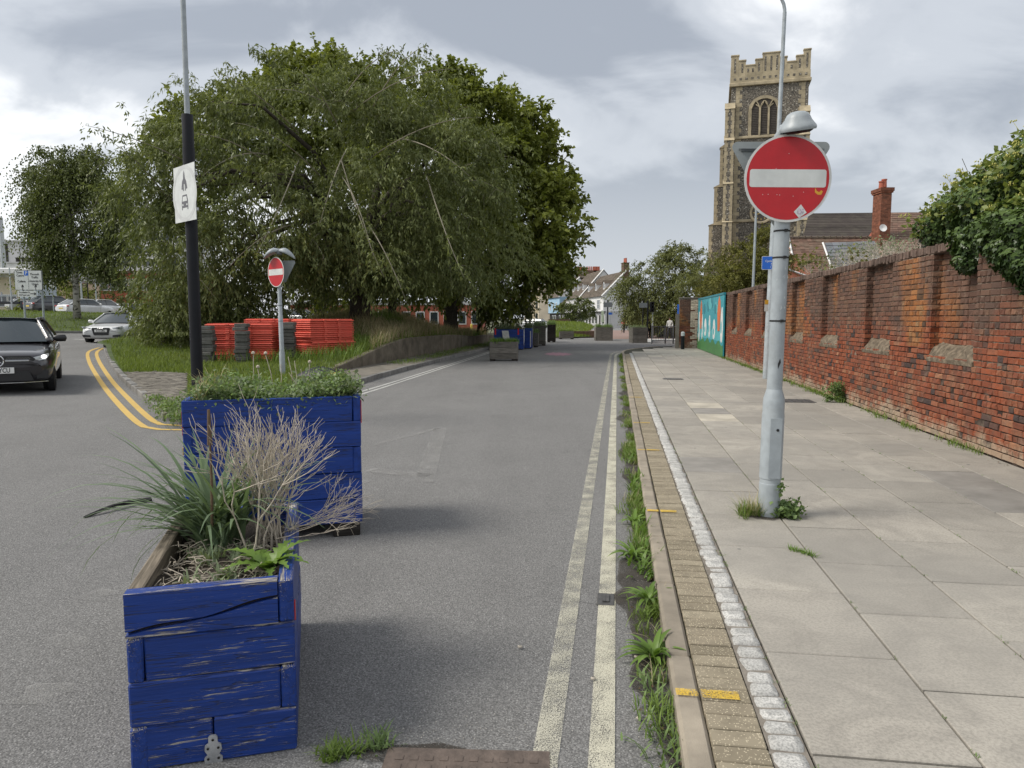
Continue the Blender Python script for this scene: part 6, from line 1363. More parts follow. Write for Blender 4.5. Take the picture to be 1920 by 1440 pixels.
def car(p, rz, L, W_, H, paint, label, roof0=.33, roof1=.78, rear='hatch', cat='car', zb=.2, belt=.66, hood=.60, plate=None, front='plain', detail=True, group=None):
    """car along +y from its nose at y=0; x across"""
    root = empty('car', tuple(p), rz, label, cat, group); hw = W_/2; zb_ = belt*H; zh = hood*H
    # lower body lofted along the length
    st = [(0.0, .34*H, .44*H, .72), (.015, .17*H, .50*H, .84), (.05, .13*H, .545*H, .94), (.13, .12*H, zh-.03, .985), (.25, .12*H, zh+.03, 1.0), (.33, .12*H, zb_, 1.0), (.5, .12*H, zb_+.01, 1.0), (.75, .12*H, zb_+.03, 1.0), (.90, .13*H, zb_+.04, .98), (.965, .16*H, zb_+.0, .93), (1.0, .30*H, zb_-.12, .84)]
    if rear == 'coupe': st[-3] = (.90, .13*H, zb_+.05, .97)
    rows = []
    for f, z0, z1, k in st:
        w_ = hw*k; pr = [(0, z0), (w_*.86, z0), (w_*.97, z0+.07*H), (w_, z0+(z1-z0)*.5), (w_*.985, z1-.10*H), (w_*.90, z1-.025*H), (w_*.78, z1), (0, z1+.02*H)]
        rows.append([(x, f*L, z) for x, z in pr]+[(-x, f*L, z) for x, z in pr[::-1][1:-1]]+[(0, f*L, z0)])
    mb = MB(); mb.grid(rows); mb.add(rows[0][:-1], [tuple(range(len(rows[0])-1))]); mb.add(rows[-1][:-1], [tuple(range(len(rows[0])-1))[::-1]])
    b_ = mb.build('body', paint, root, smooth=True, sub=2)
    # greenhouse: belt outline to roof outline
    y0, y1 = .255*L, (.955 if rear == 'hatch' else .90)*L; r0, r1 = roof0*L+.16*L*.5, roof1*L; wb, wr = hw*.90, hw*.64; zt = H
    def sec(f):   # f 0..1 from belt to roof
        ya, yb = y0+(r0-y0)*f, y1+(r1-y1)*f; w_ = wb+(wr-wb)*f**1.15; z = zb_+(zt-.035-zb_)*f
        return ya, yb, w_, z
    N_ = 7; G_ = [sec(i/N_) for i in range(N_+1)]
    def bow(x, w_): return .09*(x/w_)**2
    mb = MB(); mb.grid([[(w_*s_, ya+bow(w_*s_, w_)*L*.25, z+.03*(1-s_*s_)*i/N_) for s_ in np.linspace(-.93, .93, 9)] for i, (ya, yb, w_, z) in enumerate(G_)]); mb.build('windscreen', 'car_glass', root, smooth=True)
    mb = MB(); mb.grid([[(w_*s_, yb-bow(w_*s_, w_)*L*.18, z+.03*(1-s_*s_)*i/N_) for s_ in np.linspace(-.93, .93, 9)] for i, (ya, yb, w_, z) in enumerate(G_)]); mb.build('rear_window', 'car_glass', root, smooth=True)
    for sx in (-1, 1):
        mb = MB(); mb.grid([[(sx*w_, ya+.03*L+(yb-ya-.07*L)*s_, z) for s_ in np.linspace(0, 1, 6)] for ya, yb, w_, z in G_[:-1]]); mb.build('side_window', 'car_glass', root, smooth=True)
        for tt in (.46,):
            mb = MB(); mb.tube([(sx*(w_+.003), ya+(yb-ya)*tt, z) for ya, yb, w_, z in G_[:-1]], .018, 6); mb.build('door_pillar', 'grille_black', root)
        mb = MB(); mb.tube([(sx*w_*.965, ya+.035*L*(1-.5*i/N_)*.6, z) for i, (ya, yb, w_, z) in enumerate(G_)], [.045]*4+[.038]*4, 8); mb.build('front_pillar', paint, root, smooth=True)
        mb = MB(); mb.tube([(sx*w_*.965, yb-.035*L*.6, z) for ya, yb, w_, z in G_], .055, 8); mb.build('rear_pillar', paint, root, smooth=True)
        mb = MB(); mb.tube([(sx*wr*.99, r0, zt-.045), (sx*wr, (r0+r1)/2, zt-.02), (sx*wr*.99, r1, zt-.045)], .035, 8); mb.build('roof_rail', paint, root, smooth=True)
        # mirror
        mb = MB(); rows = [[(sx*(hw*.93+.24*t_), y0+.16*L*.5+.05*math.cos(a)*(1-.4*abs(t_-.5)), zb_+.06+(.075*math.sin(a))*(1 if t_ not in (0, 1) else .35)) for a in np.linspace(0, 2*math.pi, 11)] for t_ in (0, .25, .6, .9, 1)]; mb.grid(rows); mb.add(rows[-1][:-1], [tuple(range(10))]); mb.build('wing_mirror', 'grille_black' if paint != 'paint_white' else paint, root, smooth=True)
        for fy in (.185, .805):
            wr_ = .225*H+.01; X = Matrix.Translation((sx*(hw-.135), fy*L, wr_)) @ Matrix.Rotation(R(90)*sx, 4, 'Y')
            mb = MB(); mb.lathe([(wr_*1.16, -.02), (wr_*1.16, .0985), (0, .0985)], 28, 0, X); mb.build('wheel_arch', 'grille_black', root)
            mb = MB(); mb.lathe([(wr_*.6, -.1), (wr_*.95, -.1), (wr_, -.07), (wr_, .07), (wr_*.95, .105), (wr_*.66, .112)], 28, 0, X); w_o = mb.build('wheel', 'tyre', root, smooth=False)
            mb = MB(); mb.lathe([(wr_*.66, .105), (wr_*.62, .112), (wr_*.60, .09), (0, .085)], 24, 0, X)
            for k in range(5): mb.box(-.028, .028, .02, wr_*.6, .09, .112, 0, X @ Matrix.Rotation(k*2*math.pi/5, 4, 'Z'))
            mb.build('rim', 'rim', w_o)
    mb = MB(); mb.grid([[(wr*s_, r0+(r1-r0)*t_-.02*L*(1-abs(s_))*(1-2*t_), zt-.035+.035*(1-s_*s_)*(.6+.4*math.sin(math.pi*t_))) for s_ in np.linspace(-1, 1, 9)] for t_ in np.linspace(0, 1, 9)]); mb.build('roof', paint, root, smooth=True)
    mb = MB(); mb.box(-hw*.8, hw*.8, y0+.1*L, y1-.1*L, zb_-.3, zb_+.05, ch=.03)
    for x in (-.38, .38): mb.box(x-.24, x+.24, .42*L, .45*L, zb_, zb_+.32, ch=.03)
    mb.build('seats', 'car_interior', root)
    if front:
        fx = Matrix(((1, 0, 0, 0), (0, 0, -1, 0), (0, 1, 0, 0), (0, 0, 0, 1)))
        def fp(name, poly, y, m_, d=.02, par=root): mb = MB(); mb.prism(poly, 0, d, 0, Matrix.Translation((0, y, 0)) @ fx); return mb.build(name, m_, par, bevel=.004)
        if front == 'star':
            g = fp('grille', [(-.52, .50*H), (.52, .50*H), (.60, .455*H), (.48, .365*H), (-.48, .365*H), (-.60, .455*H)], .035, 'grille_black', .03)
            mb = MB()
            for i in range(-11, 12):
                for j in range(7):
                    x, z = i*.044+(.022 if j % 2 else 0), .375*H+j*.0245
                    if abs(x) < .47+.12*(1-abs(z-.455*H)/.15) and abs(x) > .14 and abs(z-.44*H) > .025: mb.add([(x-.007, .003, z), (x, .003, z-.008), (x+.007, .003, z), (x, .003, z+.008)], [(0, 1, 2, 3)])
            mb.build('grille_studs', 'chrome', g)['kind'] = 'stuff'
            mb = MB(); mb.box(-.5, -.12, -.012, .01, .425*H, .447*H, ch=.006); mb.box(.12, .5, -.012, .01, .425*H, .447*H, ch=.006); mb.build('chrome_bar', 'chrome', root)
            mb = MB(); mb.tube([(.105*math.cos(a), -.012, .437*H+.105*math.sin(a)) for a in np.linspace(0, 2*math.pi, 25)], .011, 6, cap=False)
            for k in range(3):
                a = R(90+120*k); mb.add([(.098*math.cos(a), -.014, .437*H+.098*math.sin(a)), (.018*math.cos(a+1.05), -.014, .437*H+.018*math.sin(a+1.05)), (0, -.028, .437*H), (.018*math.cos(a-1.05), -.014, .437*H+.018*math.sin(a-1.05))], [(0, 1, 2), (0, 2, 3)])
            mb.build('star_emblem', 'chrome', root)
            fp('bumper_intake', [(-.50, .30*H), (.50, .30*H), (.55, .17*H), (-.55, .17*H)], .03, 'grille_black', .02)
            for sx in (-1, 1):
                pts_ = [(sx*.56, .475*H), (sx*.70, .50*H), (sx*.80, .525*H), (sx*.815, .50*H), (sx*.76, .445*H), (sx*.60, .425*H)]
                mb = MB()
                yy = lambda x: .03+.42*max(0, abs(x)-.48)**1.6
                mb.add([(x, yy(x)-.012, z) for x, z in pts_]+[(x, yy(x)+.08, z) for x, z in pts_], [tuple(range(6))]+[(i, (i+1) % 6, 6+(i+1) % 6, 6+i) for i in range(6)]); hl = mb.build('headlight', 'lamp_clear', root)
                mb = MB(); cx, cz = sx*.73, .482*H; mb.add([(cx+.05*math.cos(a), yy(cx)-.022, cz+.033*math.sin(a)) for a in np.linspace(0, 6.283, 15)[:-1]], [tuple(range(14))]); mb.build('lit_bulb', 'led_light', hl)
                for zz in (.30, .25):
                    mb = MB(); mb.tube([(sx*.58, .06, zz*H), (sx*.70, .10, (zz-.005)*H), (sx*.80, .19, (zz+.01)*H)], .014, 6); mb.build('intake_blade', paint, root)
                fp('side_intake', [(sx*.58, .32*H), (sx*.80, .30*H), (sx*.78, .2*H), (sx*.60, .19*H)], .10, 'grille_black', .04)
            mb = MB(); mb.tube([(-.78, .10, .155*H), (-.4, .0, .15*H), (.4, .0, .15*H), (.78, .10, .155*H)], .011, 6); mb.build('chrome_lip', 'chrome', root)
        elif front == 'rings':
            fp('grille', [(-.36, .50*H), (.36, .50*H), (.38, .46*H), (.30, .26*H), (-.30, .26*H), (-.38, .46*H)], .02, 'grille_black', .04)
            mb = MB()
            for k in range(4): mb.tube([(-.11+.073*k+.046*math.cos(a), -.028, .455*H+.046*math.sin(a)) for a in np.linspace(0, 6.283, 15)], .006, 5, cap=False)
            mb.build('ring_emblem', 'chrome', root)
            for sx in (-1, 1):
                mb = MB(); yy = lambda x: .03+.42*max(0, abs(x)-.42)**1.5; pts_ = [(sx*.45, .50*H), (sx*.70, .525*H), (sx*.84, .55*H), (sx*.82, .50*H), (sx*.68, .455*H), (sx*.50, .46*H)]
                mb.add([(x, yy(x)-.015, z) for x, z in pts_]+[(x, yy(x)+.08, z) for x, z in pts_], [tuple(range(6))]+[(i, (i+1) % 6, 6+(i+1) % 6, 6+i) for i in range(6)]); hl = mb.build('headlight', 'lamp_clear', root)
                mb = MB(); cx = sx*.66; mb.box(cx-.09, cx+.09, yy(cx)-.025, yy(cx)-.01, .478*H, .51*H); mb.build('lamp_bowl', 'grille_black', hl)
                fp('side_intake', [(sx*.46, .26*H), (sx*.80, .28*H), (sx*.76, .19*H), (sx*.46, .2*H)], .07, 'grille_black', .04)
    if plate:
        zP = (.275 if front == 'star' else .36)*H; yP = -.03; o = None
        mb = MB(); mb.box(-.26, .26, yP-.006, yP, zP, zP+.111, ch=.004); o = mb.build('number_plate', 'plate_white', root)
        text('lettering', plate, .118, 'sign_black', o, (0, yP-.009, zP+.055), UP90, sx=.74, bold=.002)
    return root
def rearbits(root, L, W_, H):
    """tail lamps, yellow plate for a car whose tail (y=L) is seen"""
    for sx in (-1, 1):
        mb = MB(); mb.box(sx*W_*.43-.16, sx*W_*.43+.08, L*.972, L*.995, .56*H, .63*H, ch=.01); mb.build('tail_light', 'tail_red', root)
    mb = MB(); mb.box(-.26, .26, L*.995, L+.012, .42*H, .49*H); mb.build('number_plate', 'plate_yellow', root)
# black hatchback coming towards us, cut by the left edge
q = A(-2, 738, 13.3); gy = T(q.x, 14.0)
car((q.x, q.y, gy), R(30), 4.42, 1.80, 1.44, 'paint_black', 'black hatchback with lit headlights driving towards the camera at the left edge', front='star', plate='AY21 YCU', zb=.2)
q = A(190, 637, 32.2); yv = T(q.x, 33)
car((q.x, q.y, yv), R(9), 4.62, 1.85, 1.37, 'paint_white', 'white coupe with black grille coming round the bend beside the bushes', roof0=.36, roof1=.74, rear='coupe', front='rings', plate='K13 CMG')
def gzl(x, y): return T(x, y)
for px, D, rz, L, W_, H, pt, lb, pl_ in ((150, 68, 150, 4.5, 1.86, 1.66, 'paint_grey', 'dark grey family car parked behind the birch, tail towards us', 1), (205, 64, 155, 4.3, 1.8, 1.46, 'paint_white', 'white hatchback with red tail lights behind the white coupe', 1), (232, 72, 160, 4.4, 1.8, 1.5, 'paint_white', 'second white car glimpsed just behind the white hatchback', 1),
                                     (603, 62, 75, 4.2, 1.75, 1.45, 'paint_silver', 'pale silver car seen under the branches of the drooping tree', 0), (98, 80, 140, 4.2, 1.75, 1.45, 'paint_silver', 'silver car far back between the direction sign and the birch', 0)):
    q = A(px, 596, D); z = T(q.x, D)+.22 if px < 300 else .95
    r_ = car((q.x, D, z), R(rz), L, W_, H, pt, lb, front=None); 
    if pl_: rearbits(r_, L, W_, H)
for px, D, lb in ((1024, 120, 'silver car parked in front of the old shops, left of the pair'), (1034, 116, 'pale blue-grey car parked in front of the old shops, right of the pair')):
    q = A(px, 606, D); car((q.x, D, 0), R(60), 4.3, 1.75, 1.5, 'paint_silver', lb, front=None)
# lorry behind the direction sign
q = A(60, 598, 66); zz_ = T(q.x, 66)+.15; lo = empty('lorry', (q.x, 66, zz_), R(-4), 'lorry with pale cab and dark skirts behind the direction sign', 'lorry')
mat('lorry_blue', (.42, .48, .52), .4, .1, 3, .02, 40); mat('lorry_dark', (.03, .033, .04), .5, .2, 5, .05, 40)
mb = MB(); mb.box(-.95, 1.0, -.2, 2.2, 1.3, 3.3, ch=.12); mb.build('cab', 'lorry_blue', lo)
mb = MB(); mb.box(-.95, 1.1, -.25, 2.25, .5, 1.32, ch=.1); mb.build('skirt', 'lorry_dark', lo)
mb = MB(); mb.box(-.2, .45, -.24, -.19, 2.1, 2.9, ch=.02); mb.build('window', 'car_glass', lo)
mb = MB(); mb.box(-7, -1.0, -.2, 2.2, .95, 1.15); mb.build('flat_bed', 'lorry_dark', lo)
mb = MB()
for k in range(6): mb.box(-6.5+k*.95, -6.4+k*.95, -.2, -.12, 1.15, 2.0)
mb.box(-7, -1.2, -.21, -.13, 1.6, 1.7); mb.build('side_rails', 'grey_steel', lo)['kind'] = 'stuff'
for x in (.1, -5.2, -4.1):
    X = Matrix.Translation((x, -.22, .5)) @ Matrix.Rotation(R(90), 4, 'X'); mb = MB(); mb.lathe([(.3, 0), (.48, 0), (.5, .05), (.5, .3), (.3, .3)], 20, 0, X @ Matrix.Translation((0, 0, -.15))); w_ = mb.build('wheel', 'tyre', lo)
    mb = MB(); mb.lathe([(.3, .1), (.18, .16), (0, .16)], 14, 0, X); mb.build('hub', 'rim', w_)
# direction sign
D = 43.5; pa, pb = A(29, 544, D), A(78, 507, D); dz = T(pa.x, D)+.25
ds = empty('direction_sign', ((pa.x+pb.x)/2, D, dz), R(0), 'large white direction sign with Town Centre and Through Traffic arrows on two posts', 'road sign')
w_, h_ = pb.x-pa.x, pb.z-pa.z; zc_ = (pa.z+pb.z)/2-dz
mb = MB(); mb.prism(rrect(w_, h_, .05), 0, .02, 0, FACE(0)); p_ = mb.build('sign_plate', 'sign_black', ds, (0, 0, zc_)); mb = MB(); mb.prism(rrect(w_-.04, h_-.04, .04), .02, .024, 0, FACE(0)); mb.build('white_face', 'sign_white', p_)
kq = w_/1.9
for s_, x, z, sz in (('Town', -.62, .55, .22), ('Centre', -.55, .33, .22), ('College', -.48, -.08, .22), ('Through', .47, .42, .22), ('Traffic', .47, .2, .22), ('University &', .47, -.06, .20), ('Quays', .47, -.27, .22)): text('lettering', s_, sz*.84, 'sign_black', p_, (x*.84, -.03, z*.84), UP90, sx=.85, bold=.004)
mb = MB(); mb.prism(rrect(.26, .29, .03), .024, .028, 0, Matrix.Translation((-.10, 0, .42)) @ FACE(0)); mb.build('parking_symbol', 'sign_blue', p_); text('lettering', 'P', .26, 'sign_white', p_, (-.10, -.034, .42), UP90, bold=.006)
def arrow(x, z, s_, rot, par): mb = MB(); mb.prism([(-.02, -.22), (.02, -.22), (.02, .05), (.07, -.02), (.07, .07), (0, .17), (-.07, .07), (-.07, -.02), (-.02, .05)], .024, .028, 0, Matrix.Translation((x, 0, z)) @ Matrix.Rotation(rot, 4, 'Y') @ FACE(0)); mb.build('arrow', 'sign_black', par)
arrow(-.36, -.42, 1, 0, p_); arrow(.42, -.42, 1, 0, p_)
mb = MB()
for k in range(9): mb.box(-.005, .02, -.028, -.025, -.5+k*.1, -.44+k*.1)
mb.build('dashed_line', 'sign_black', p_)['kind'] = 'stuff'
pc_, pd = A(33.5, 556.5, D), A(68, 545, D); w2, h2 = pd.x-pc_.x, pd.z-pc_.z
mb = MB(); mb.box(-w2/2, w2/2, -.02, 0, -h2/2, h2/2); p2 = mb.build('lower_plate', 'sign_white', ds, ((pc_.x+pd.x)/2-ds.location.x, 0, (pc_.z+pd.z)/2-dz))
text('lettering', 'Foundation St', .14, 'sign_black', p2, (-.14, -.024, .08), UP90, sx=.8, bold=.003); text('lettering', 'NCP short stay', .125, 'sign_black', p2, (-.14, -.024, -.08), UP90, sx=.8, bold=.003); arrow(.42, 0, 1, R(90), p2)
for px in (43, 78): q = A(px, 560, D); mb = MB(); mb.lathe([(.06, -.5), (.06, zc_+h_/2)], 10); mb.build('post', 'grey_steel', ds, (q.x-ds.location.x, .1, 0))
o, q = post(102, 600, 58, 2.9, 'grey post with round vehicle sign left of the birch', 'round_sign', .05, 'grey_steel', z0=T(-36, 58)+.3)
mb = MB(); mb.prism(disc(.36, 24), 0, .01, 0, FACE(-.06)); s1 = mb.build('sign_plate', 'sign_black', o, (0, 0, 2.45)); mb = MB(); mb.prism(disc(.30, 24), .01, .014, 0, FACE(-.06)); mb.build('white_face', 'sign_white', s1)
mb = MB(); mb.prism([(-.2, -.05), (-.2, .03), (-.1, .05), (-.05, .12), (.08, .12), (.15, .04), (.2, .02), (.2, -.05)], .014, .017, 0, FACE(-.06)); mb.build('car_symbol', 'sign_black', s1)
for px, D, lb in ((155, 75, 'pale grey pole standing behind the birch trunk'), (182, 75, 'thin white pole between the birch and the red brick block'), (167, 72, 'dark thin pole behind the grey family car'), (23, 60, 'thin striped pole behind the lorry')):
    q = A(px, 590, D); mb = MB(); mb.lathe([(.09 if px == 155 else .06, 0), (.08 if px == 155 else .05, 6.5 if px != 23 else 4)], 8); tag(mb.build('thin_pole', 'pale_grey_paint' if px != 167 else 'black_paint', None, (q.x, D, T(q.x, D))), lb, 'pole')
# blue keep-left sign under the tree
q = A(612, 583, 58); o, q = post(612, 590, 58, 2.2, 'blue round sign glimpsed beneath the drooping tree', 'blue_sign', .04, 'grey_steel', z0=.3); mb = MB(); mb.prism(disc(.3, 20), 0, .01, 0, FACE(-.05)); mb.build('sign_plate', 'sign_blue', o, (0, 0, 1.9))
q = A(884, 600, 60); mb = MB(); mb.lathe([(.09, 0), (.09, 1.0), (.05, 1.05)], 10); o = mb.build('yellow_bollard', 'plate_yellow', None, (q.x, 60, .1)); tag(o, 'yellow traffic bollard beyond the mound beside the blue planters', 'bollard')
# ---------------------------------------------------------------- people
mat('skin', (.42, .25, .18), .6, .1, 5, 0); mat('hair_dark', (.03, .02, .015), .7, .2, 20, .2, 60); mat('hair_grey', (.35, .32, .28), .7, .2, 20, .2, 60)
mat('cloth_red', (.55, .07, .055), .8, .15, 5, .2, 40); mat('cloth_black', (.018, .018, .022), .85, .2, 5, .2, 40); mat('cloth_white', (.55, .54, .52), .8, .15, 5, .2, 40); mat('cloth_brown', (.09, .06, .05), .85, .2, 5, .2, 40)
def person(x, y, z, rz, h, topm, legm, hairm, label, pose=0, bag=False):
    """one skinned figure; clothing by material, hair and bag as parts"""
    k = h/1.7; root = empty('person', (x, y, z), rz, label, 'person'); st_ = .16+.10*pose
    J = dict(pel=(0, 0, .93), sp=(0, .01, 1.12), ch=(0, 0, 1.33), nk=(0, .01, 1.47), hd=(0, -.01, 1.55), ht=(0, 0, 1.66), hl=(-.09, 0, .88), hr=(.09, 0, .88), kl=(-.1, -st_*.7, .5), kr=(.1, st_*.2, .5), al=(-.1, -st_, .08), ar=(.1, st_*1.2, .12), fl=(-.1, -st_-.14, .035), fr=(.1, st_*1.2-.12, .04), sl=(-.17, .0, 1.38), sr=(.17, .0, 1.38), el=(-.25, .06, 1.13), er=(.25, -.02, 1.13), wl=(-.2, -.12, .98), wr=(.22, -.14, .95), nl=(-.19, -.18, .95), nr=(.21, -.2, .90))
    E = [('pel', 'sp'), ('sp', 'ch'), ('ch', 'nk'), ('nk', 'hd'), ('hd', 'ht'), ('pel', 'hl'), ('pel', 'hr'), ('hl', 'kl'), ('hr', 'kr'), ('kl', 'al'), ('kr', 'ar'), ('al', 'fl'), ('ar', 'fr'), ('ch', 'sl'), ('ch', 'sr'), ('sl', 'el'), ('sr', 'er'), ('el', 'wl'), ('er', 'wr'), ('wl', 'nl'), ('wr', 'nr')]
    Rr = dict(pel=.15, sp=.135, ch=.155, nk=.06, hd=.085, ht=.08, hl=.10, hr=.10, kl=.065, kr=.065, al=.045, ar=.045, fl=.04, fr=.04, sl=.075, sr=.075, el=.05, er=.05, wl=.035, wr=.035, nl=.035, nr=.035)
    ks = list(J); me = bpy.data.meshes.new('body'); me.from_pydata([tuple(c*k for c in J[q]) for q in ks], [(ks.index(a), ks.index(b)) for a, b in E], [])
    for m_ in ('skin', topm, legm): me.materials.append(MATS[m_])
    o = bpy.data.objects.new('body', me); link(o); sk = o.modifiers.new('k', 'SKIN'); sv = me.skin_vertices[0].data
    for i, q in enumerate(ks): sv[i].radius = (Rr[q]*k, Rr[q]*k*(.75 if q in ('pel', 'sp', 'ch') else 1)); sv[i].use_root = q == 'pel'
    ss = o.modifiers.new('s', 'SUBSURF'); ss.levels = 2; ss.render_levels = 2
    m2 = bpy.data.meshes.new_from_object(o.evaluated_get(bpy.context.evaluated_depsgraph_get())); bpy.data.objects.remove(o)
    for m_ in ('skin', topm, legm):
        if len(m2.materials) < 3: m2.materials.append(MATS[m_])
    for i, m_ in enumerate(('skin', topm, legm)): m2.materials[i] = MATS[m_]
    for f in m2.polygons:
        zc = f.center.z/k; f.material_index = 0 if zc > 1.48 or (abs(f.center.x) > .15*k and zc < 1.0 and f.center.y < -.12*k) else (1 if zc > .93 or (abs(f.center.x) > .17*k and zc > .9) else 2); f.use_smooth = True
    o = bpy.data.objects.new('body', m2); link(o, root)
    mb = MB(); mb.grid([[(.098*k*math.cos(a)*math.cos(b), .015*k+.10*k*math.sin(a)*math.cos(b), 1.62*k+.10*k*math.sin(b)) for a in np.linspace(0, 2*math.pi, 13)] for b in np.linspace(-.35, 1.5, 6)]); mb.build('hair', hairm, root, smooth=True)
    mb = MB()
    for sx in (-1, 1): mb.box(sx*.03*k-.008, sx*.03*k+.008, -.098*k, -.08*k, 1.60*k, 1.612*k)
    mb.build('eyes', 'hair_dark', root)['kind'] = 'stuff'
    if bag: mb = MB(); mb.box(.22, .32, -.2, .1, .45, .88, ch=.04); o = mb.build('shopping_bag', 'cloth_black', None, (x, y, z), rz); tag(o, 'black bag carried by the person in red', 'bag')
def pa_(px, D, *a, **k_): q = A(px, 610, D); person(q.x, D, k_.pop('z', .02), *a, **k_)
pa_(1170, 78, 0.1, 1.68, 'cloth_red', 'cloth_black', 'hair_grey', 'person in red jacket and black trousers walking towards us with a bag', 1, True)
pa_(1276, 50, .5, 1.72, 'cloth_brown', 'cloth_black', 'hair_grey', 'person in dark clothes standing beside the concrete post', 0, z=.1)
pa_(1256, 56, -.5, 1.66, 'cloth_white', 'cloth_black', 'hair_dark', 'person in white top walking behind the guard rails', 1)
pa_(1218, 60, .4, 1.6, 'cloth_black', 'cloth_black', 'hair_dark', 'person in black half hidden behind the planter by the railings', 0)
# ---------------------------------------------------------------- church tower and old houses
t = NT('flint'); v = t.coords('World'); vc = t.voro(9, v, 'Color'); s_ = t.N.new('ShaderNodeSeparateColor'); t.L.new(vc, s_.inputs[0])
c = t.ramp(s_.outputs[0], [(0, (.045, .042, .038)), (.5, (.085, .078, .068)), (.8, (.14, .125, .10)), (.9, (.38, .35, .30)), (1, (.5, .47, .4))])
c = t.mix(t.math('GREATER_THAN', t.voro(9, v), .5), c, (.17, .15, .12)); t.bump(t.voro(9, v), .6, .04); t.done(c, .85, .3)
mat('limestone', (.38, .32, .215), .9, .3, 1.2, .3, 12, coord='World', dirt=.45, dcol=(.13, .115, .09)); mat('louvre', (.07, .06, .05), .8, .2, 3, .2, 20); mat('gold', (.5, .36, .12), .4, .1, 5, 0, metal=.5)
TA = A(1502, 560, 74.2); TBp = A(1361, 560, 76.2); TBp.z = TA.z = 0
tw = (TA-TBp).length; trz = math.atan2(TA.y-TBp.y, TA.x-TBp.x); TW = empty('church_tower', (TBp.x, TBp.y, 0), trz, 'tall flint church tower with stone quoins, louvred belfry window and stepped battlements', 'tower')
def zat(py, D=75): return A(960, py, D).z
zs1, zs2, zp0, zp1, zp2 = zat(415), zat(257), zat(154), zat(138), zat(101); Dp = tw
mb = MB(); mb.box(0, tw, 0, Dp, 0, zp0); mb.build('tower_wall', 'flint', TW)
mb = MB(); 
for z, h_, o_ in ((zs1, .3, .16), (zs2, .28, .16), (zp0-.15, .35, .22), (zat(490), .3, .14)): mb.box(-o_, tw+o_, -o_, Dp+o_, z, z+h_, ch=.05)
mb.build('string_course', 'limestone', TW)['kind'] = 'stuff'
# parapet: stone band with panelled stepped battlements
mb = MB(); mb.box(-.12, tw+.12, -.12, .35, zp0+.2, zp1+.1); mb.box(-.12, .35, .36, Dp+.12, zp0+.2, zp1+.1); mb.box(tw-.35, tw+.12, .36, Dp+.12, zp0+.2, zp1+.1); mb.build('parapet_band', 'limestone', TW)
steps = [(0, .10, 1.0), (.10, .19, .72), (.19, .31, .45), (.31, .40, .72), (.40, .62, 1.0), (.62, .71, .72), (.71, .82, .45), (.82, .91, .72), (.91, 1, 1.0)]
ph = zp2-zp1
for a, b, h_ in steps:
    mb = MB(); mb.box(-.1+a*(tw+.2), -.1+b*(tw+.2)-.01, -.1, .3, zp1+.102, zp1+.1+ph*h_); mb.box(-.14+a*(tw+.2), -.06+b*(tw+.2), -.16, .34, zp1+.103+ph*h_, zp1+.25+ph*h_, ch=.03); o = mb.build('battlement', 'limestone', TW)
    n = max(1, int((b-a)*tw/.42)); mb = MB()
    for k in range(n): xc = -.1+(a+(b-a)*(k+.5)/n)*(tw+.2); mb.box(xc-.09, xc+.09, -.112, -.09, zp1+.35, zp1+ph*h_-.15)
    mb.build('flint_panel', 'flint', o)['kind'] = 'stuff'
    mb = MB(); mb.box(-.1, .3, .32+a*(Dp-.4), .32+b*(Dp-.4)-.01, zp1+.102, zp1+.1+ph*h_); mb.build('battlement', 'limestone', TW)
    mb = MB(); mb.box(tw-.3, tw+.1, .32+a*(Dp-.4), .32+b*(Dp-.4)-.01, zp1+.102, zp1+.1+ph*h_); mb.build('battlement', 'limestone', TW)
mb = MB()
for k in range(13): xc = .3+k*(tw-.6)/12; mb.box(xc-.12, xc+.12, -.132, -.11, zp0+.45, zp1-.15)
mb.build('flint_lozenges', 'flint', TW)['kind'] = 'stuff'
# belfry window
wc, ww, wz0, wz1 = tw*.44, 2.55, zat(252), zat(183); spz = wz1-ww*.42
def arch(w_, z0, zs, zt, n=10): return [(-w_/2, z0), (w_/2, z0)]+[(w_/2*math.cos(a), zs+(zt-zs)*math.sin(a)) for a in np.linspace(0, math.pi, n*2+1)]
def fr(name, outer, inner, y, d, m_, par, cx):
    mb = MB(); F = Matrix.Translation((cx, 0, 0)) @ FACE(y); n = len(outer)
    mb.add([(x, z, 0) for x, z in outer]+[(x, z, 0) for x, z in inner]+[(x, z, d) for x, z in outer]+[(x, z, d) for x, z in inner], [q for i in range(n) for q in ((2*n+i, 2*n+(i+1) % n, 3*n+(i+1) % n, 3*n+i), (i, (i+1) % n, 2*n+(i+1) % n, 2*n+i), (n+i, 3*n+i, 3*n+(i+1) % n, n+(i+1) % n))], 0, F); return mb.build(name, m_, par)
mb = MB(); mb.prism(arch(ww-.1, wz0, spz, wz1), .0, .02, 0, Matrix.Translation((wc, 0, 0)) @ FACE(.0)); win = mb.build('belfry_window', 'louvre', TW)
fr('window_surround', arch(ww+.5, wz0-.2, spz, wz1+.3), arch(ww-.1, wz0, spz, wz1), 0, .12, 'limestone', win, wc)
mb = MB()
for k in range(16): z = wz0+.1+k*(spz-wz0)/15; mb.add([(wc-ww/2+.05, -.1, z), (wc+ww/2-.05, -.1, z), (wc+ww/2-.05, -.02, z+.18), (wc-ww/2+.05, -.02, z+.18)], [(0, 1, 2, 3)])
mb.build('louvre_slats', 'louvre', win)['kind'] = 'stuff'
mb = MB()
for x in (-ww/6, ww/6): mb.box(wc+x-.09, wc+x+.09, -.17, -.03, wz0, spz+.2)
for cx in (-ww/3, 0, ww/3):
    for s__ in (-1, 1): mb.tube([(wc+cx+s__*ww/6*(1-t_), -.11, spz+.1+.75*math.sin(t_*1.5)) for t_ in np.linspace(0, 1, 6)], .07, 5)
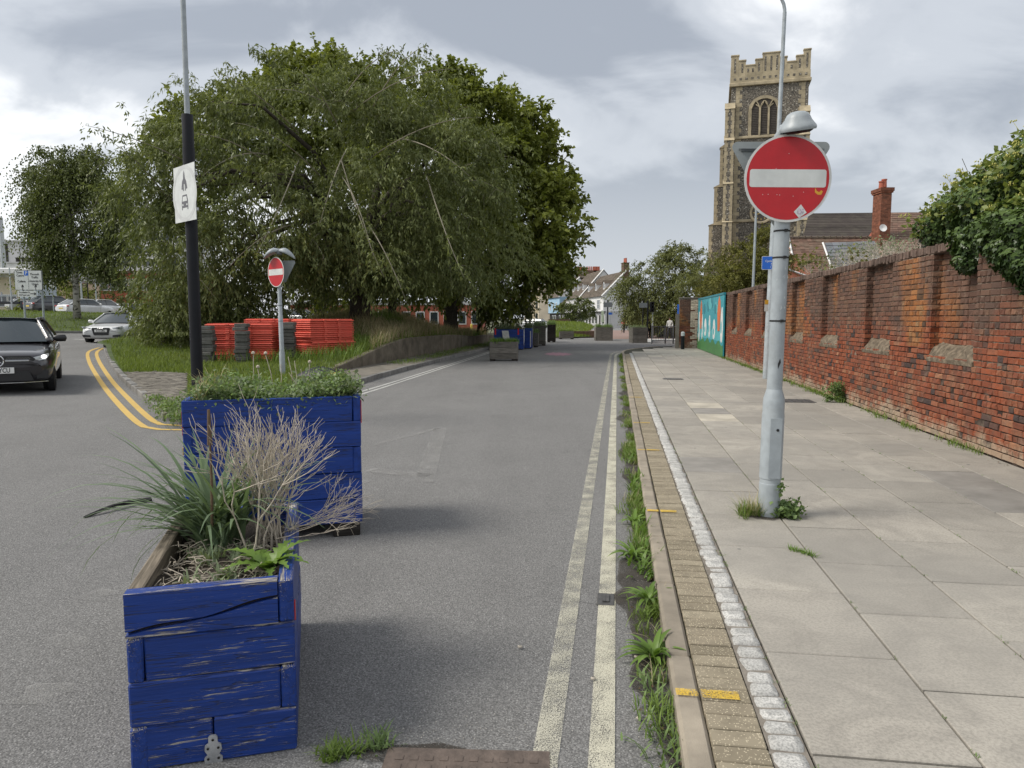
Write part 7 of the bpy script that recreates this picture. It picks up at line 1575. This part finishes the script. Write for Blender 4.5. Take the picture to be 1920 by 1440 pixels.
for s__ in (-1, 1): mb.tube([(wc+s__*ww/6, -.11, spz+.2), (wc+s__*.1, -.11, wz1-.35)], .07, 5); mb.tube([(wc+s__*ww/6, -.11, spz+.2), (wc+s__*ww*.33, -.11, wz1-.55)], .07, 5)
mb.build('tracery', 'limestone', win)
# clock
zc_ = zat(398); X = Matrix.Translation((wc, -.05, zc_)) @ Matrix.Rotation(R(90), 4, 'X')
mb = MB(); mb.lathe([(0, 0), (1.0, 0), (1.0, .12), (0, .12)], 32, 0, X); ck = mb.build('clock_face', 'louvre', TW)
mb = MB(); mb.lathe([(.82, .05), (.95, .18), (1.12, .18), (1.15, .05)], 32, 0, X); mb.build('clock_rim', 'limestone', ck)
mb = MB()
for k in range(12): mb.box(-.03, .03, .6, .78, .121, .14, 0, X @ Matrix.Rotation(k*math.pi/6, 4, 'Z'))
mb.box(-.03, .03, -.1, .6, .15, .17, 0, X @ Matrix.Rotation(-1.1, 4, 'Z')); mb.box(-.035, .035, -.1, .42, .15, .17, 0, X @ Matrix.Rotation(2.0, 4, 'Z')); mb.build('numerals', 'gold', ck)['kind'] = 'stuff'
# quoins and buttresses
def quoins(mb, x, sgn, y, z0, z1, st=.42, big=.62, small=.38):
    z = z0; i = 0
    while z < z1-.1:
        w_ = big if i % 2 else small; mb.box(min(x, x+sgn*w_), max(x, x+sgn*w_), y-.012, y+.3, z, min(z+st-.015, z1), ch=.012); z += st; i += 1
mb = MB(); quoins(mb, .45, 1, -.0, 0, zp0-.2); quoins(mb, tw-.3, -1, -.0, 0, zp0-.2); mb.build('quoin_stones', 'limestone', TW)['kind'] = 'stuff'
def buttress(name, x0w, fl, stages):
    """stages: (z0, z1, projection). fl: which way it projects: 'L' left, 'F' forward, 'R' right"""
    bt = None
    for z0, z1, pr in stages:
        mb = MB(); w_ = 1.0
        if fl == 'L': b = (-pr, -.03, .25, .25+w_)
        elif fl == 'F': b = (x0w, x0w+w_*.9, -pr, -.001)
        else: b = (tw+.001, tw+pr, .25, .25+w_)
        mb.box(b[0], b[1], b[2], b[3], z0, z1)
        if bt is None: bt = mb.build(name, 'flint', TW)
        else: mb.build('buttress_stage', 'flint', bt)
        mb = MB()      # sloped weathering and edge stones
        if fl == 'F': mb.add([(b[0]-.06, b[2]-.08, z1), (b[1]+.06, b[2]-.08, z1), (b[1]+.06, -.01, z1+.7), (b[0]-.06, -.01, z1+.7), (b[0]-.06, -.01, z1), (b[1]+.06, -.01, z1)], [(0, 1, 2, 3), (0, 3, 4), (1, 5, 2), (0, 4, 5, 1)])
        else:
            xa, xb = (b[0]-.08, -.02) if fl == 'L' else (b[1]+.08, tw+.02)
            mb.add([(xa, b[2]-.06, z1), (xa, b[3]+.06, z1), (xb, b[3]+.06, z1+.7), (xb, b[2]-.06, z1+.7), (xb, b[2]-.06, z1), (xb, b[3]+.06, z1)], [(0, 1, 2, 3), (0, 3, 4), (1, 5, 2), (0, 4, 5, 1)])
        z = z0; i = 0
        while z < z1-.1:
            h_ = min(.40, z1-z-.01); k = .34 if i % 2 else .24
            if fl == 'F':
                for e, s__ in ((b[0], 1), (b[1], -1)): mb.box(min(e-.012*s__, e+s__*k), max(e-.012*s__, e+s__*k), b[2]-.012, b[2]+.3, z, z+h_)
            elif fl == 'L': mb.box(b[0]-.012, b[0]+k+.05, b[2]-.012, b[3]+.012, z, z+h_)
            else: mb.box(b[1]-k, b[1]+.012, b[2]-.012, b[3]+.012, z, z+h_)
            z += .415; i += 1
        mb.build('edge_stones', 'limestone', bt)['kind'] = 'stuff'
Z = zat
buttress('buttress', 0, 'L', [(0, Z(495), 2.3), (Z(495), Z(418), 1.9), (Z(418), Z(345), 1.45), (Z(345), Z(270), .95), (Z(270), Z(205), .45)])
buttress('buttress', -.55, 'F', [(0, Z(495), 2.2), (Z(495), Z(418), 1.8), (Z(418), Z(345), 1.4), (Z(345), Z(262), 1.0), (Z(262), Z(200), .5)])
buttress('buttress', tw-.75, 'F', [(0, Z(495), 2.0), (Z(495), Z(418), 1.6), (Z(418), Z(260), 1.0), (Z(260), Z(215), .5)])
# ---------------------------------------------------------------- tiled roofs behind the wall
def tilemat(name, c0, sc_, c1=None):
    t = NT(name); v = t.coords('Object', (1, 1, 1)); t.nt
    br = t.N.new('ShaderNodeTexNoise'); c = t.mix(t.ramp(t.rng(), [(0, 0.), (1, 1.)]), sh(c0, .7), sh(c0, 1.25)); c = t.mix(t.ramp(t.noise(1.2, 7, .7, v), [(.45, 0.), (.7, .6)]), c, c1 or sh(c0, .5))
    t.bump(t.noise(12, 4, .6, v), .4, .02); return t.done(c, .9, .2)
tilemat('brown_tile', (.165, .10, .075), 6, (.16, .14, .10)); tilemat('dark_tile', (.06, .05, .045), 6, (.10, .09, .07)); tilemat('slate', (.14, .15, .165), 4, (.2, .2, .18)); tilemat('mossy_tile', (.13, .105, .085), 5, (.12, .11, .075))
for nm, cc in (('salmon_wall', (.60, .25, .16)), ('white_wall', (.70, .70, .69)), ('cream_wall', (.62, .55, .42)), ('pale_blue_wall', (.30, .45, .58)), ('pink_wall', (.58, .38, .38)), ('red_brick_wall', (.30, .085, .05)), ('grey_wall', (.36, .36, .37)), ('terracotta_wall', (.42, .13, .085)), ('dark_wood', (.03, .028, .026)), ('pale_grey_wall', (.48, .48, .48)), ('window_white', (.68, .68, .67))): mat(nm, cc, .85, .1, .6, .08, 12, coord='World', dirt=.2, dcol=sh(cc, .6))
def course_roof(name, p00, p10, p11, p01, m_, parent, rows_n, col_w=.0, th=.03):
    """roof slope p00-p10 (eave) to p01-p11 (ridge) made of overlapping courses; col_w>0 splits them into tiles"""
    p00, p10, p11, p01 = map(Vector, (p00, p10, p11, p01)); nrm = (p10-p00).cross(p01-p00).normalized(); nrm = nrm if nrm.z > 0 else -nrm; mb = MB()
    for r_ in range(rows_n):
        f0, f1 = r_/rows_n, (r_+1.25)/rows_n; f1 = min(f1, 1); a, b = p00.lerp(p01, f0), p10.lerp(p11, f0); c_, d = p10.lerp(p11, f1), p00.lerp(p01, f1); n = max(1, int((b-a).length/col_w)) if col_w else 1
        for k in range(n):
            g0, g1 = k/n+(.5/n if (r_ % 2 and 0) else 0), (k+.97)/n if col_w else 1; j = rnd.gauss(0, .006) if col_w else 0
            A1, B1, C1, D1 = a.lerp(b, g0)+nrm*(th+j), a.lerp(b, g1)+nrm*(th+j), d.lerp(c_, g1)+nrm*.004, d.lerp(c_, g0)+nrm*.004
            A0, B0_ = a.lerp(b, g0)-nrm*.01, a.lerp(b, g1)-nrm*.01; mb.add([A1, B1, C1, D1, A0, B0_], [(0, 1, 2, 3), (4, 5, 1, 0)])
    o = mb.build(name, m_, parent); o['kind'] = 'stuff'; return o
# salmon cottage with brown tiled roof facing us
hp = empty('cottage', (0, 0, 0), 0, 'salmon painted cottage with brown tiled roof behind the wall, right of the tower', 'house')
e0, e1, r0_, r1_ = A(1496, 524, 42), A(1665, 530, 42), A(1479, 447, 46.5), A(1665, 447, 46.5)
course_roof('tiled_roof', e0, e1, r1_, r0_, 'brown_tile', hp, 24, .28)
mb = MB(); mb.add([(e0.x+.05, 42.2, 0), (e1.x, 42.2, 0), (e1.x, 42.2, e1.z), (e0.x+.05, 42.2, e0.z)], [(0, 1, 2, 3)]); mb.add([(e0.x-.02, 42.2, 0), (e0.x-.02, 42.2, e0.z-.05), (r0_.x+.05, 46.5, r0_.z-.12), (r0_.x+.05, 52, e0.z-.6), (r0_.x+.05, 52, 0)], [(0, 1, 2, 3, 4)]); mb.add([(e0.x+.05, 42.21, 0), (e0.x-.02, 42.2, 0), (e0.x-.02, 42.2, e0.z), (e0.x+.05, 42.21, e0.z)], [(0, 1, 2, 3)]); mb.build('wall', 'salmon_wall', hp)
g0, g1, g2 = A(1477, 500, 41), A(1530, 520, 41), A(1478, 470, 41)
mb = MB(); mb.prism([(g2.x-.3, 0), (g1.x+1.2, 0), (g1.x+.2, g1.z-.3), (g2.x, g2.z)], 0, .3, 0, FACE(41.3)); mb.build('gable_wall', 'salmon_wall', hp)
mb = MB(); mb.tube([g2+Vector((-.12, -.1, .3)), g2+Vector((.0, -.1, -.1)), g0+Vector((.1, -.1, -.2)), g1+Vector((.2, -.1, -.2))], .06, 4); mb.tube([e0+Vector((-.05, -.05, .02)), r0_+Vector((-.05, -.1, .05))], .07, 4); mb.build('bargeboard', 'window_white', hp)
mb = MB(); mb.tube([r0_+Vector((0, 0, .04)), r1_+Vector((0, 0, .04))], .10, 6)
for k in range(16): q = r0_.lerp(r1_, (k+.5)/16); mb.box(q.x-.03, q.x+.03, q.y-.14, q.y-.06, q.z+.0, q.z+.16)
mb.build('ridge', 'mossy_tile', hp)
# slate-roofed wing nearer to us
wg = empty('slate_wing', (0, 0, 0), 0, 'lower wing with worn slate roof and white verge behind the dry scrub', 'house')
a0, a1, b0_, b1_ = A(1575, 552, 33), A(1680, 552, 33), A(1546, 455, 36), A(1640, 452, 36)
course_roof('slate_roof', a0, a1, b1_, b0_, 'slate', wg, 14, .34)
mb = MB(); mb.tube([A(1543, 455, 35.9), A(1556, 492, 34.6), A(1562, 515, 33.8)], .05, 4); mb.build('verge_board', 'window_white', wg)
mb = MB()
for k in range(10): q = A(1556+k*2.2, 498+k*4.2, 34.3); mb.box(q.x-.05, q.x+.30, q.y-.2, q.y+.1, q.z-.04, q.z+.02)
mb.build('verge_tiles', 'cream_brick', wg)['kind'] = 'stuff'
mb = MB(); mb.box(a0.x+.2, a1.x, 33.2, 36.5, 0, a0.z-.05); mb.build('wall', 'red_brick_wall', wg)
# right house with tall brick chimney
hr_ = empty('roofed_house', (0, 0, 0), 0, 'house with brown tiled roof and tall red brick chimney beside the ivy', 'house')
c0_, c1_, d0_, d1_ = A(1655, 530, 38), A(1800, 530, 38), A(1655, 399, 47), A(1830, 397, 47)
course_roof('tiled_roof', c0_, c1_, d1_, d0_, 'brown_tile', hr_, 28, .3); mb = MB(); mb.box(c0_.x+.1, c1_.x, 38.2, 54, 0, c0_.z-.1); mb.add([(c0_.x+.1, 38.3, c0_.z-.15), (d0_.x+.1, 47, d0_.z-.1), (d0_.x+.1, 55, c0_.z-.1)], [(0, 1, 2)]); mb.build('wall', 'red_brick_wall', hr_)
q0, q1 = A(1650, 430, 43), A(1673, 350, 43); mb = MB(); cw_ = q1.x-q0.x
mat('chimney_brick', (.22, .085, .05), .9, .3, 5, .4, 30, piece=.35, coord='World', dirt=.3)
def brickblock(mb, x0, x1, y0, y1, z0, z1, rp=.075, bl=.225):
    mb.box(x0+.01, x1-.01, y0+.01, y1-.01, z0, z1, 1); z = z0; i = 0
    while z < z1-.03:
        x = x0-(bl/2 if i % 2 else 0)
        while x < x1-.02: xa, xb = max(x, x0), min(x+bl-.012, x1); (mb.box(xa, xb, y0, y0+.05, z, z+rp-.012, 0) if xb-xa > .03 else None); x += bl
        y = y0+.055
        while y < y1-.03: mb.box(x0, x0+.05, y, min(y+bl-.012, y1), z, z+rp-.012, 0); mb.box(x1-.05, x1, y, min(y+bl-.012, y1), z, z+rp-.012, 0); y += bl
        z += rp; i += 1
brickblock(mb, q0.x, q1.x, 43, 44.0, q0.z-1.6, q1.z-.35); mb.box(q0.x-.06, q1.x+.06, 42.94, 44.06, q1.z-.34, q1.z-.26); mb.box(q0.x-.1, q1.x+.1, 42.9, 44.1, q1.z-.25, q1.z-.05); mb.build('chimney_stack', ['chimney_brick', 'wall_mortar'], hr_)
for x in (.35, .62):
    mb = MB(); mb.lathe([(.15, 0), (.13, .38), (.16, .4), (.16, .46), (.11, .46)], 12, 0, Matrix.Translation((q0.x+cw_*x, 43.5, q1.z-.06+(.12 if x > .5 else 0)))); mb.build('chimney_pot', 'terracotta_wall', hr_)
# church nave roof far behind
nv = empty('church_nave', (0, 0, 0), 0, 'long dark tiled roof of the church behind the cottages', 'church'); n0, n1, m0, m1 = A(1500, 470, 62), A(1720, 470, 62), A(1516, 400, 68), A(1720, 398, 68)
course_roof('tiled_roof', n0, n1, m1, m0, 'dark_tile', nv, 22, .0); mb = MB(); mb.box(n0.x+.3, n1.x, 62.3, 74, 0, n0.z-.1); mb.build('wall', 'flint', nv)
mb = MB(); q = A(1655, 428, 42.5); mb.lathe([(0, -.02), (.2, .05), (.22, .07), (0, .0)], 16, 0, Matrix.Translation(tuple(q)) @ Matrix.Rotation(R(75), 4, 'X')); tag(mb.build('satellite_dish', 'white_wall'), 'white satellite dish below the brick chimney', 'dish')
# ---------------------------------------------------------------- the street of old houses
def house(name, p0, p1, depth, eave, ridge, wallm, roofm, label, wins=(), dorm=0, chim=(), shop=None, jetty=True, storeys=2, rows_=12, grp=None, gable='white_wall'):
    """p0 near corner, p1 far corner of the street front (front faces left); ridge runs along the front"""
    p0, p1 = Vector((p0[0], p0[1], 0)), Vector((p1[0], p1[1], 0)); d = p1-p0; L = d.length; rz = math.atan2(d.y, d.x); root = empty(name, tuple(p0), rz, label, 'house', grp)
    # local: x along the front, y>0 is towards the street (left), so depth runs to -y
    f = 1.0; mb = MB(); mb.box(.02, L-.02, -depth, 0, 2.7 if jetty else 0, eave); w_ = mb.build('wall', wallm, root)
    if jetty: mb = MB(); mb.box(.05, L-.05, -depth, -.35, 0, 2.70); mb.build('ground_floor_wall', shop or wallm, root); mb = MB(); mb.box(0, L, -.36, .06, 2.58, 2.72); mb.build('jetty_beam', 'dark_wood', root)
    hd = -depth/2
    mb = MB(); mb.add([(.03, 0, eave), (.03, -depth, eave), (.03, hd, ridge-.1)], [(0, 1, 2)]); mb.add([(L-.03, 0, eave), (L-.03, -depth, eave), (L-.03, hd, ridge-.1)], [(2, 1, 0)]); mb.build('gable', gable, root)
    rf = course_roof('roof', (-.15, .3, eave-.12), (L+.15, .3, eave-.12), (L+.15, hd, ridge), (-.15, hd, ridge), roofm, root, rows_, .5, th=.05)
    mb = MB(); mb.add([(-.15, -depth-.3, eave-.12), (L+.15, -depth-.3, eave-.12), (L+.15, hd, ridge), (-.15, hd, ridge)], [(0, 1, 2, 3)]); mb.build('rear_roof', roofm, root)
    mb = MB(); mb.tube([(-.18, .35, eave-.12), (-.18, hd, ridge+.05)], .14, 4); mb.build('bargeboard', 'window_white', root)
    for x, z, ww_, hh2 in wins:
        mb = MB(); mb.box(x-ww_/2, x+ww_/2, 0, .08, z, z+hh2, ch=.02); wf = mb.build('window', 'window_white', root); n = 2 if ww_ < 1.3 else 4
        for k in range(n):
            for j in range(2): mb = MB(); mb.box(x-ww_/2+.08+(ww_-.16)*k/n+.03, x-ww_/2+.08+(ww_-.16)*(k+1)/n-.03, .06, .09, z+.08+(hh2-.16)*j/2+.02, z+.08+(hh2-.16)*(j+1)/2-.02); mb.build('pane', 'car_glass', wf)
    if jetty:
        n = max(2, int(L/2.2))
        for k in range(n):
            x = L*(k+.5)/n; mb = MB()
            if k % 3 == 1: mb.box(x-.45, x+.45, -.35, -.28, 0, 2.1, ch=.02); mb.build('door', 'dark_wood', root)
            else: mb.box(x-.75, x+.75, -.36, -.30, .6, 2.3, ch=.02); sw = mb.build('shop_window', 'window_white', root); mb = MB(); mb.box(x-.66, x+.66, -.31, -.28, .7, 2.2); mb.build('pane', 'car_glass', sw)
    for k in range(dorm):
        x = L*(k+.55)/dorm; fy = .28; z = eave+(ridge-eave)*fy; y = .3+(hd-.3)*fy; mb = MB(); mb.add([(x-.55, y, z-.1), (x+.55, y, z-.1), (x+.55, y, z+1.0), (x, y, z+1.45), (x-.55, y, z+1.0), (x-.55, y-1.9, z+1.0), (x+.55, y-1.9, z+1.0), (x, y-2.4, z+1.45)], [(0, 1, 2, 3, 4), (0, 4, 5), (1, 6, 2)]); dm = mb.build('dormer', 'window_white', root)
        mb = MB(); mb.add([(x-.65, y+.12, z+.95), (x, y+.12, z+1.5), (x, y-2.4, z+1.5), (x-.65, y-2.0, z+.95)], [(0, 1, 2, 3)]); mb.add([(x+.65, y+.12, z+.95), (x, y+.12, z+1.5), (x, y-2.4, z+1.5), (x+.65, y-2.0, z+.95)], [(3, 2, 1, 0)]); mb.build('dormer_roof', roofm, dm)
        mb = MB(); mb.box(x-.38, x+.38, y+.005, y+.04, z+.15, z+.95); mb.build('dormer_window', 'car_glass', dm)
    for x, s_, m_ in chim:
        mb = MB(); mb.box(x-.9*s_, x+.9*s_, hd-.45, hd+.45, ridge-1.2, ridge+1.5*s_); mb.box(x-1.0*s_, x+1.0*s_, hd-.52, hd+.52, ridge+1.5*s_, ridge+1.65*s_); ch = mb.build('chimney', m_, root)
        for k in range(3): mb = MB(); mb.lathe([(.17, 0), (.14, .7), (.17, .74)], 8, 0, Matrix.Translation((x+(k-1)*.55*s_, hd, ridge+1.65*s_))); mb.build('chimney_pot', 'terracotta_wall', ch)
    return root
def fx(px, D): q = A(px, 600, D); return (q.x, D)
house('old_house', fx(1131, 118), fx(1089, 134), 7.5, 5.3, 9.3, 'white_wall', 'mossy_tile', 'white jettied old house nearest us with two dormers and a big end chimney', wins=((3.0, 3.1, 2.0, 1.6), (7.0, 3.1, 1.2, 1.4), (12, 3.1, 1.2, 1.4)), dorm=3, chim=((.6, .8, 'brown_wall'),), shop='pale_grey_wall', rows_=16)
house('old_house', fx(1088.5, 134.5), fx(1062, 150), 8.5, 5.5, 10.6, 'pale_grey_wall', 'mossy_tile', 'grey and pink old house with three white dormers in the middle of the row', wins=((2.5, 3.2, 1.3, 1.4), (7, 3.2, 1.3, 1.4), (12, 3.2, 1.3, 1.4)), dorm=3, shop='dark_wood', rows_=16, gable='white_wall')
house('old_house', fx(1062, 151), fx(1050, 160), 7, 4.6, 7.6, 'white_wall', 'mossy_tile', 'small low white house between the grey one and the pale blue one', wins=((3, 3.0, .9, 1.2), (6.5, 3.0, .9, 1.2)), shop='dark_wood')
house('old_house', fx(1049, 160.5), fx(1028, 172), 9, 6.3, 10.6, 'pale_blue_wall', 'mossy_tile', 'pale blue fronted shop house with steep brown roof further along', wins=((3, 3.4, .9, 1.7), (6, 3.4, .9, 1.7), (9, 3.4, .9, 1.7)), shop='dark_wood', chim=())
def block(name, px0, px1, py0, D, depth, m_, label, wn=(0, 0), roof=None, cat='building', z0=0, wsize=(1.1, 1.5), mr=None, band=None):
    a, b = A(px0, py0, D), A(px1, py0, D); root = empty(name, (a.x, D, z0), 0, label, cat); L, H = b.x-a.x, a.z-z0; mb = MB(); mb.box(0, L, 0, depth, -1, H); mb.build('wall', m_, root)
    mb = MB(); mb.box(-.15, L+.15, -.15, depth, H, H+.3); mb.build('roof_edge', roof or 'grey_wall', root)
    nx, nz = wn
    for i in range(nx):
        for j in range(nz):
            x, z = L*(i+.5)/nx, H*(j+.42)/nz; mb = MB(); mb.box(x-wsize[0]/2, x+wsize[0]/2, -.05, .1, z-wsize[1]/2+.3, z+wsize[1]/2+.3); wf = mb.build('window', 'window_white', root); mb = MB(); mb.box(x-wsize[0]/2+.1, x+wsize[0]/2-.1, -.07, -.04, z-wsize[1]/2+.4, z+wsize[1]/2+.2); mb.build('pane', 'car_glass', wf)
    return root, L, H
block('cream_building', 985, 1030, 535, 190, 12, 'cream_wall', 'cream building with tall windows at the far end of the street', (3, 3), wsize=(1.0, 2.2))
r_, L, H = block('cream_gabled_house', 1010, 1080, 540, 185, 12, 'cream_wall', 'broad cream gable wall rising behind the pale blue shop house', roof='mossy_tile')
a, b, c_ = A(1005, 543, 184.5), A(1082, 543, 184.5), A(1052, 517, 184.5); mb = MB(); mb.add([(a.x-r_.location.x, -.5, a.z), (b.x-r_.location.x, -.5, b.z), (c_.x-r_.location.x, -.5, c_.z), (a.x-r_.location.x, 10, a.z), (b.x-r_.location.x, 10, b.z), (c_.x-r_.location.x, 10, c_.z)], [(0, 1, 2), (0, 2, 5, 3), (1, 4, 5, 2)]); mb.build('gable', 'cream_wall', r_)
r_, L, H = block('brick_building', 1083, 1122, 523, 165, 10, 'red_brick_wall', 'red brick building with hipped roof and many chimneys behind the old row', roof='mossy_tile')
mb = MB(); mb.add([(-.6, -.6, H+.3), (L+.6, -.6, H+.3), (L+.6, 10, H+.3), (-.6, 10, H+.3), (L*.25, 5, H+1.9), (L*.75, 5, H+1.9)], [(0, 1, 5, 4), (1, 2, 5), (2, 3, 4, 5), (3, 0, 4)]); mb.build('roof', 'mossy_tile', r_)
for x, w_, n in ((L*.12, 1.2, 4), (L*.68, 2.4, 5), (L*.95, 1.4, 4)):
    mb = MB(); mb.box(x-w_/2, x+w_/2, 1, 2, H, H+2.0); ch = mb.build('chimney', 'brown_wall', r_)
    for k in range(n): mb = MB(); mb.lathe([(.2, 0), (.17, .9)], 8, 0, Matrix.Translation((x-w_/2+w_*(k+.5)/n, 1.5, H+2.0))); mb.build('chimney_pot', 'terracotta_wall', ch)
# low terracotta building under the trees, left blocks
block('terracotta_building', 540, 905, 572, 72, 10, 'terracotta_wall', 'low terracotta walled building showing beneath the trees', (14, 1), 'pale_grey_wall', z0=.2, wsize=(.9, 1.3))
block('brick_block', 185, 330, 512, 92, 14, 'red_brick_wall', 'red brick lower block with arch behind the parked cars', (8, 2), 'brown_wall', z0=1.2)
block('white_flats', 205, 330, 385, 112, 14, 'white_wall', 'tall white block of flats behind the birch', (7, 9), 'pale_grey_wall', z0=1.2, wsize=(1.6, 1.2))
block('balcony_block', 100, 196, 470, 118, 12, 'pale_grey_wall', 'grey and white block with balconies behind the birch trunk', (7, 5), 'grey_wall', z0=1.2, wsize=(1.8, 1.4))
block('low_white_house', 70, 108, 527, 95, 10, 'cream_wall', 'low cream house beside the direction sign', (2, 1), 'grey_wall', z0=1.2)
r_, L, H = block('office_building', -60, 74, 494, 135, 20, 'white_wall', 'pale modern office building with window bands beyond the lorry', (0, 0), 'pale_grey_wall', z0=1.2)
for z in (H-1.4, H-4.6, H-7.8): mb = MB(); mb.box(2, L-.3, -.06, .1, z-1.2, z); mb.build('window_band', 'car_glass', r_)
mb = MB()
for k in range(6): mb.lathe([(.35, 0), (.35, .8), (.5, 1.0)], 8, 0, Matrix.Translation((L-6+k*1.1, 3, H+.3)))
mb.build('roof_vents', 'dark_wood', r_)['kind'] = 'stuff'
r_, L, H = block('office_tower', -20, 35, 453, 140, 14, 'pale_grey_wall', 'boxy grey and dark upper block of the offices at the left edge', (0, 0), 'pale_grey_wall', z0=1.2); mb = MB(); mb.box(-1, L*.62, -.1, .1, H-7, H-.4); mb.build('dark_cladding', 'dark_wood', r_); mb = MB(); mb.box(L+.2, L+2.4, 0, 4, H-5.5, H-1.5); mb.build('lift_housing', 'pale_grey_wall', r_)
r_, L, H = block('side_shop', -60, 30, 520, 88, 6, 'cream_wall', 'low building with pale flat canopy at the left edge behind the lorry', (5, 1), 'white_wall', z0=1.2)
mb = MB(); mb.box(-1, L+3, -2, 3, H+.3, H+1.0, ch=.1); mb.build('canopy', 'white_wall', r_)
q = A(8, 520, 110); mb = MB(); mb.lathe([(.45, 0), (.3, A(5, 408, 110).z-1.2)], 8); tag(mb.build('mast', 'pale_grey_paint', None, (q.x, 110, 1.2)), 'tall pale mast rising at the left edge before the offices', 'mast')
# ---------------------------------------------------------------- grit, dead leaves and moss
mat('grit', (.34, .32, .29), .9, .5, 40, 0, piece=.5); mat('dead_leaf', (.13, .085, .045), .8, .4, 20, 0, piece=.5)
mb = MB(); r9 = random.Random(77)
def chip(p, s_): a = r9.uniform(0, 6); mb.add([(p.x+s_*math.cos(a+k*2.1)*r9.uniform(.7, 1.2), p.y+s_*math.sin(a+k*2.1)*r9.uniform(.7, 1.2), p.z) for k in range(3)]+[(p.x, p.y, p.z+s_*.9)], [(0, 1, 3), (1, 2, 3), (2, 0, 3)])
for k in range(900):
    if k < 450: p = P(.25-abs(r9.gauss(.05, .09)), r9.uniform(1.6, 16), .012); chip(p, r9.uniform(.002, .0055))
    elif k < 620: p = Vector((r9.gauss(-.2, .22), r9.gauss(2.72, .1), .004)); chip(p, r9.uniform(.002, .0045))
    else: p = P(r9.uniform(-3.6, 0), r9.uniform(2, 11), .003); chip(p, r9.uniform(.0018, .004))
mb.build('road_grit', 'grit')['kind'] = 'stuff'
mb = MB()
for k in range(420):
    p = P(.25-abs(r9.gauss(.04, .07)), r9.uniform(1.6, 20), .014) if k < 300 else P(WV-.03-abs(r9.gauss(0, .09)), r9.uniform(6, 24), .104)
    d = Vector((r9.gauss(0, 1), r9.gauss(0, 1), r9.gauss(0, .25))).normalized()*r9.uniform(.012, .03); s_ = Vector((-d.y, d.x, r9.uniform(-.004, .01)))*.35; mb.add([p, p+d*.5+s_+Vector((0, 0, .004)), p+d, p+d*.5-s_+Vector((0, 0, .004))], [(0, 1, 2, 3)])
o = mb.build('dead_leaves', 'dead_leaf'); tag(o, 'scattered brown dead leaves in the gutter and along the foot of the wall', 'leaves', kind='stuff')
# moss tufts in the slab joints near the camera
B = []
for c_ in range(1, 6):
    for k in range(26): B.append(tuple(P(.705+cw*c_+r9.gauss(0, .003), r9.uniform(2.2, 11), .096)))
for k in range(70): B.append(tuple(P(.70+r9.gauss(0, .004), r9.uniform(2, 14), .096)))
o = tufts('joint_moss', 'weed_leaf', B, 7, .016, .004, .8, .6, .009, 3); tag(o, 'tiny tufts of moss and weed in the joints of the paving', 'moss', kind='stuff')
# dirt collar round the foot of the sign pole and by the manhole
mat_ = MATS['gutter_dirt']
for nm, c_, rx, ry, z in (('pole_dirt', B0+Vector((-.02, -.02, 0)), .2, .12, .1045), ('crack_dirt', G(770, 1418), .22, .07, .0035)):
    mb = MB(); n = 28; mb.add([(c_.x, c_.y, z)]+[(c_.x+rx*math.cos(a)*r9.uniform(.7, 1.15), c_.y+ry*math.sin(a)*r9.uniform(.7, 1.15), z) for a in np.linspace(0, 2*math.pi, n, endpoint=False)], [(0, 1+i, 1+(i+1) % n) for i in range(n)]); mb.build(nm, 'gutter_dirt')['kind'] = 'structure'
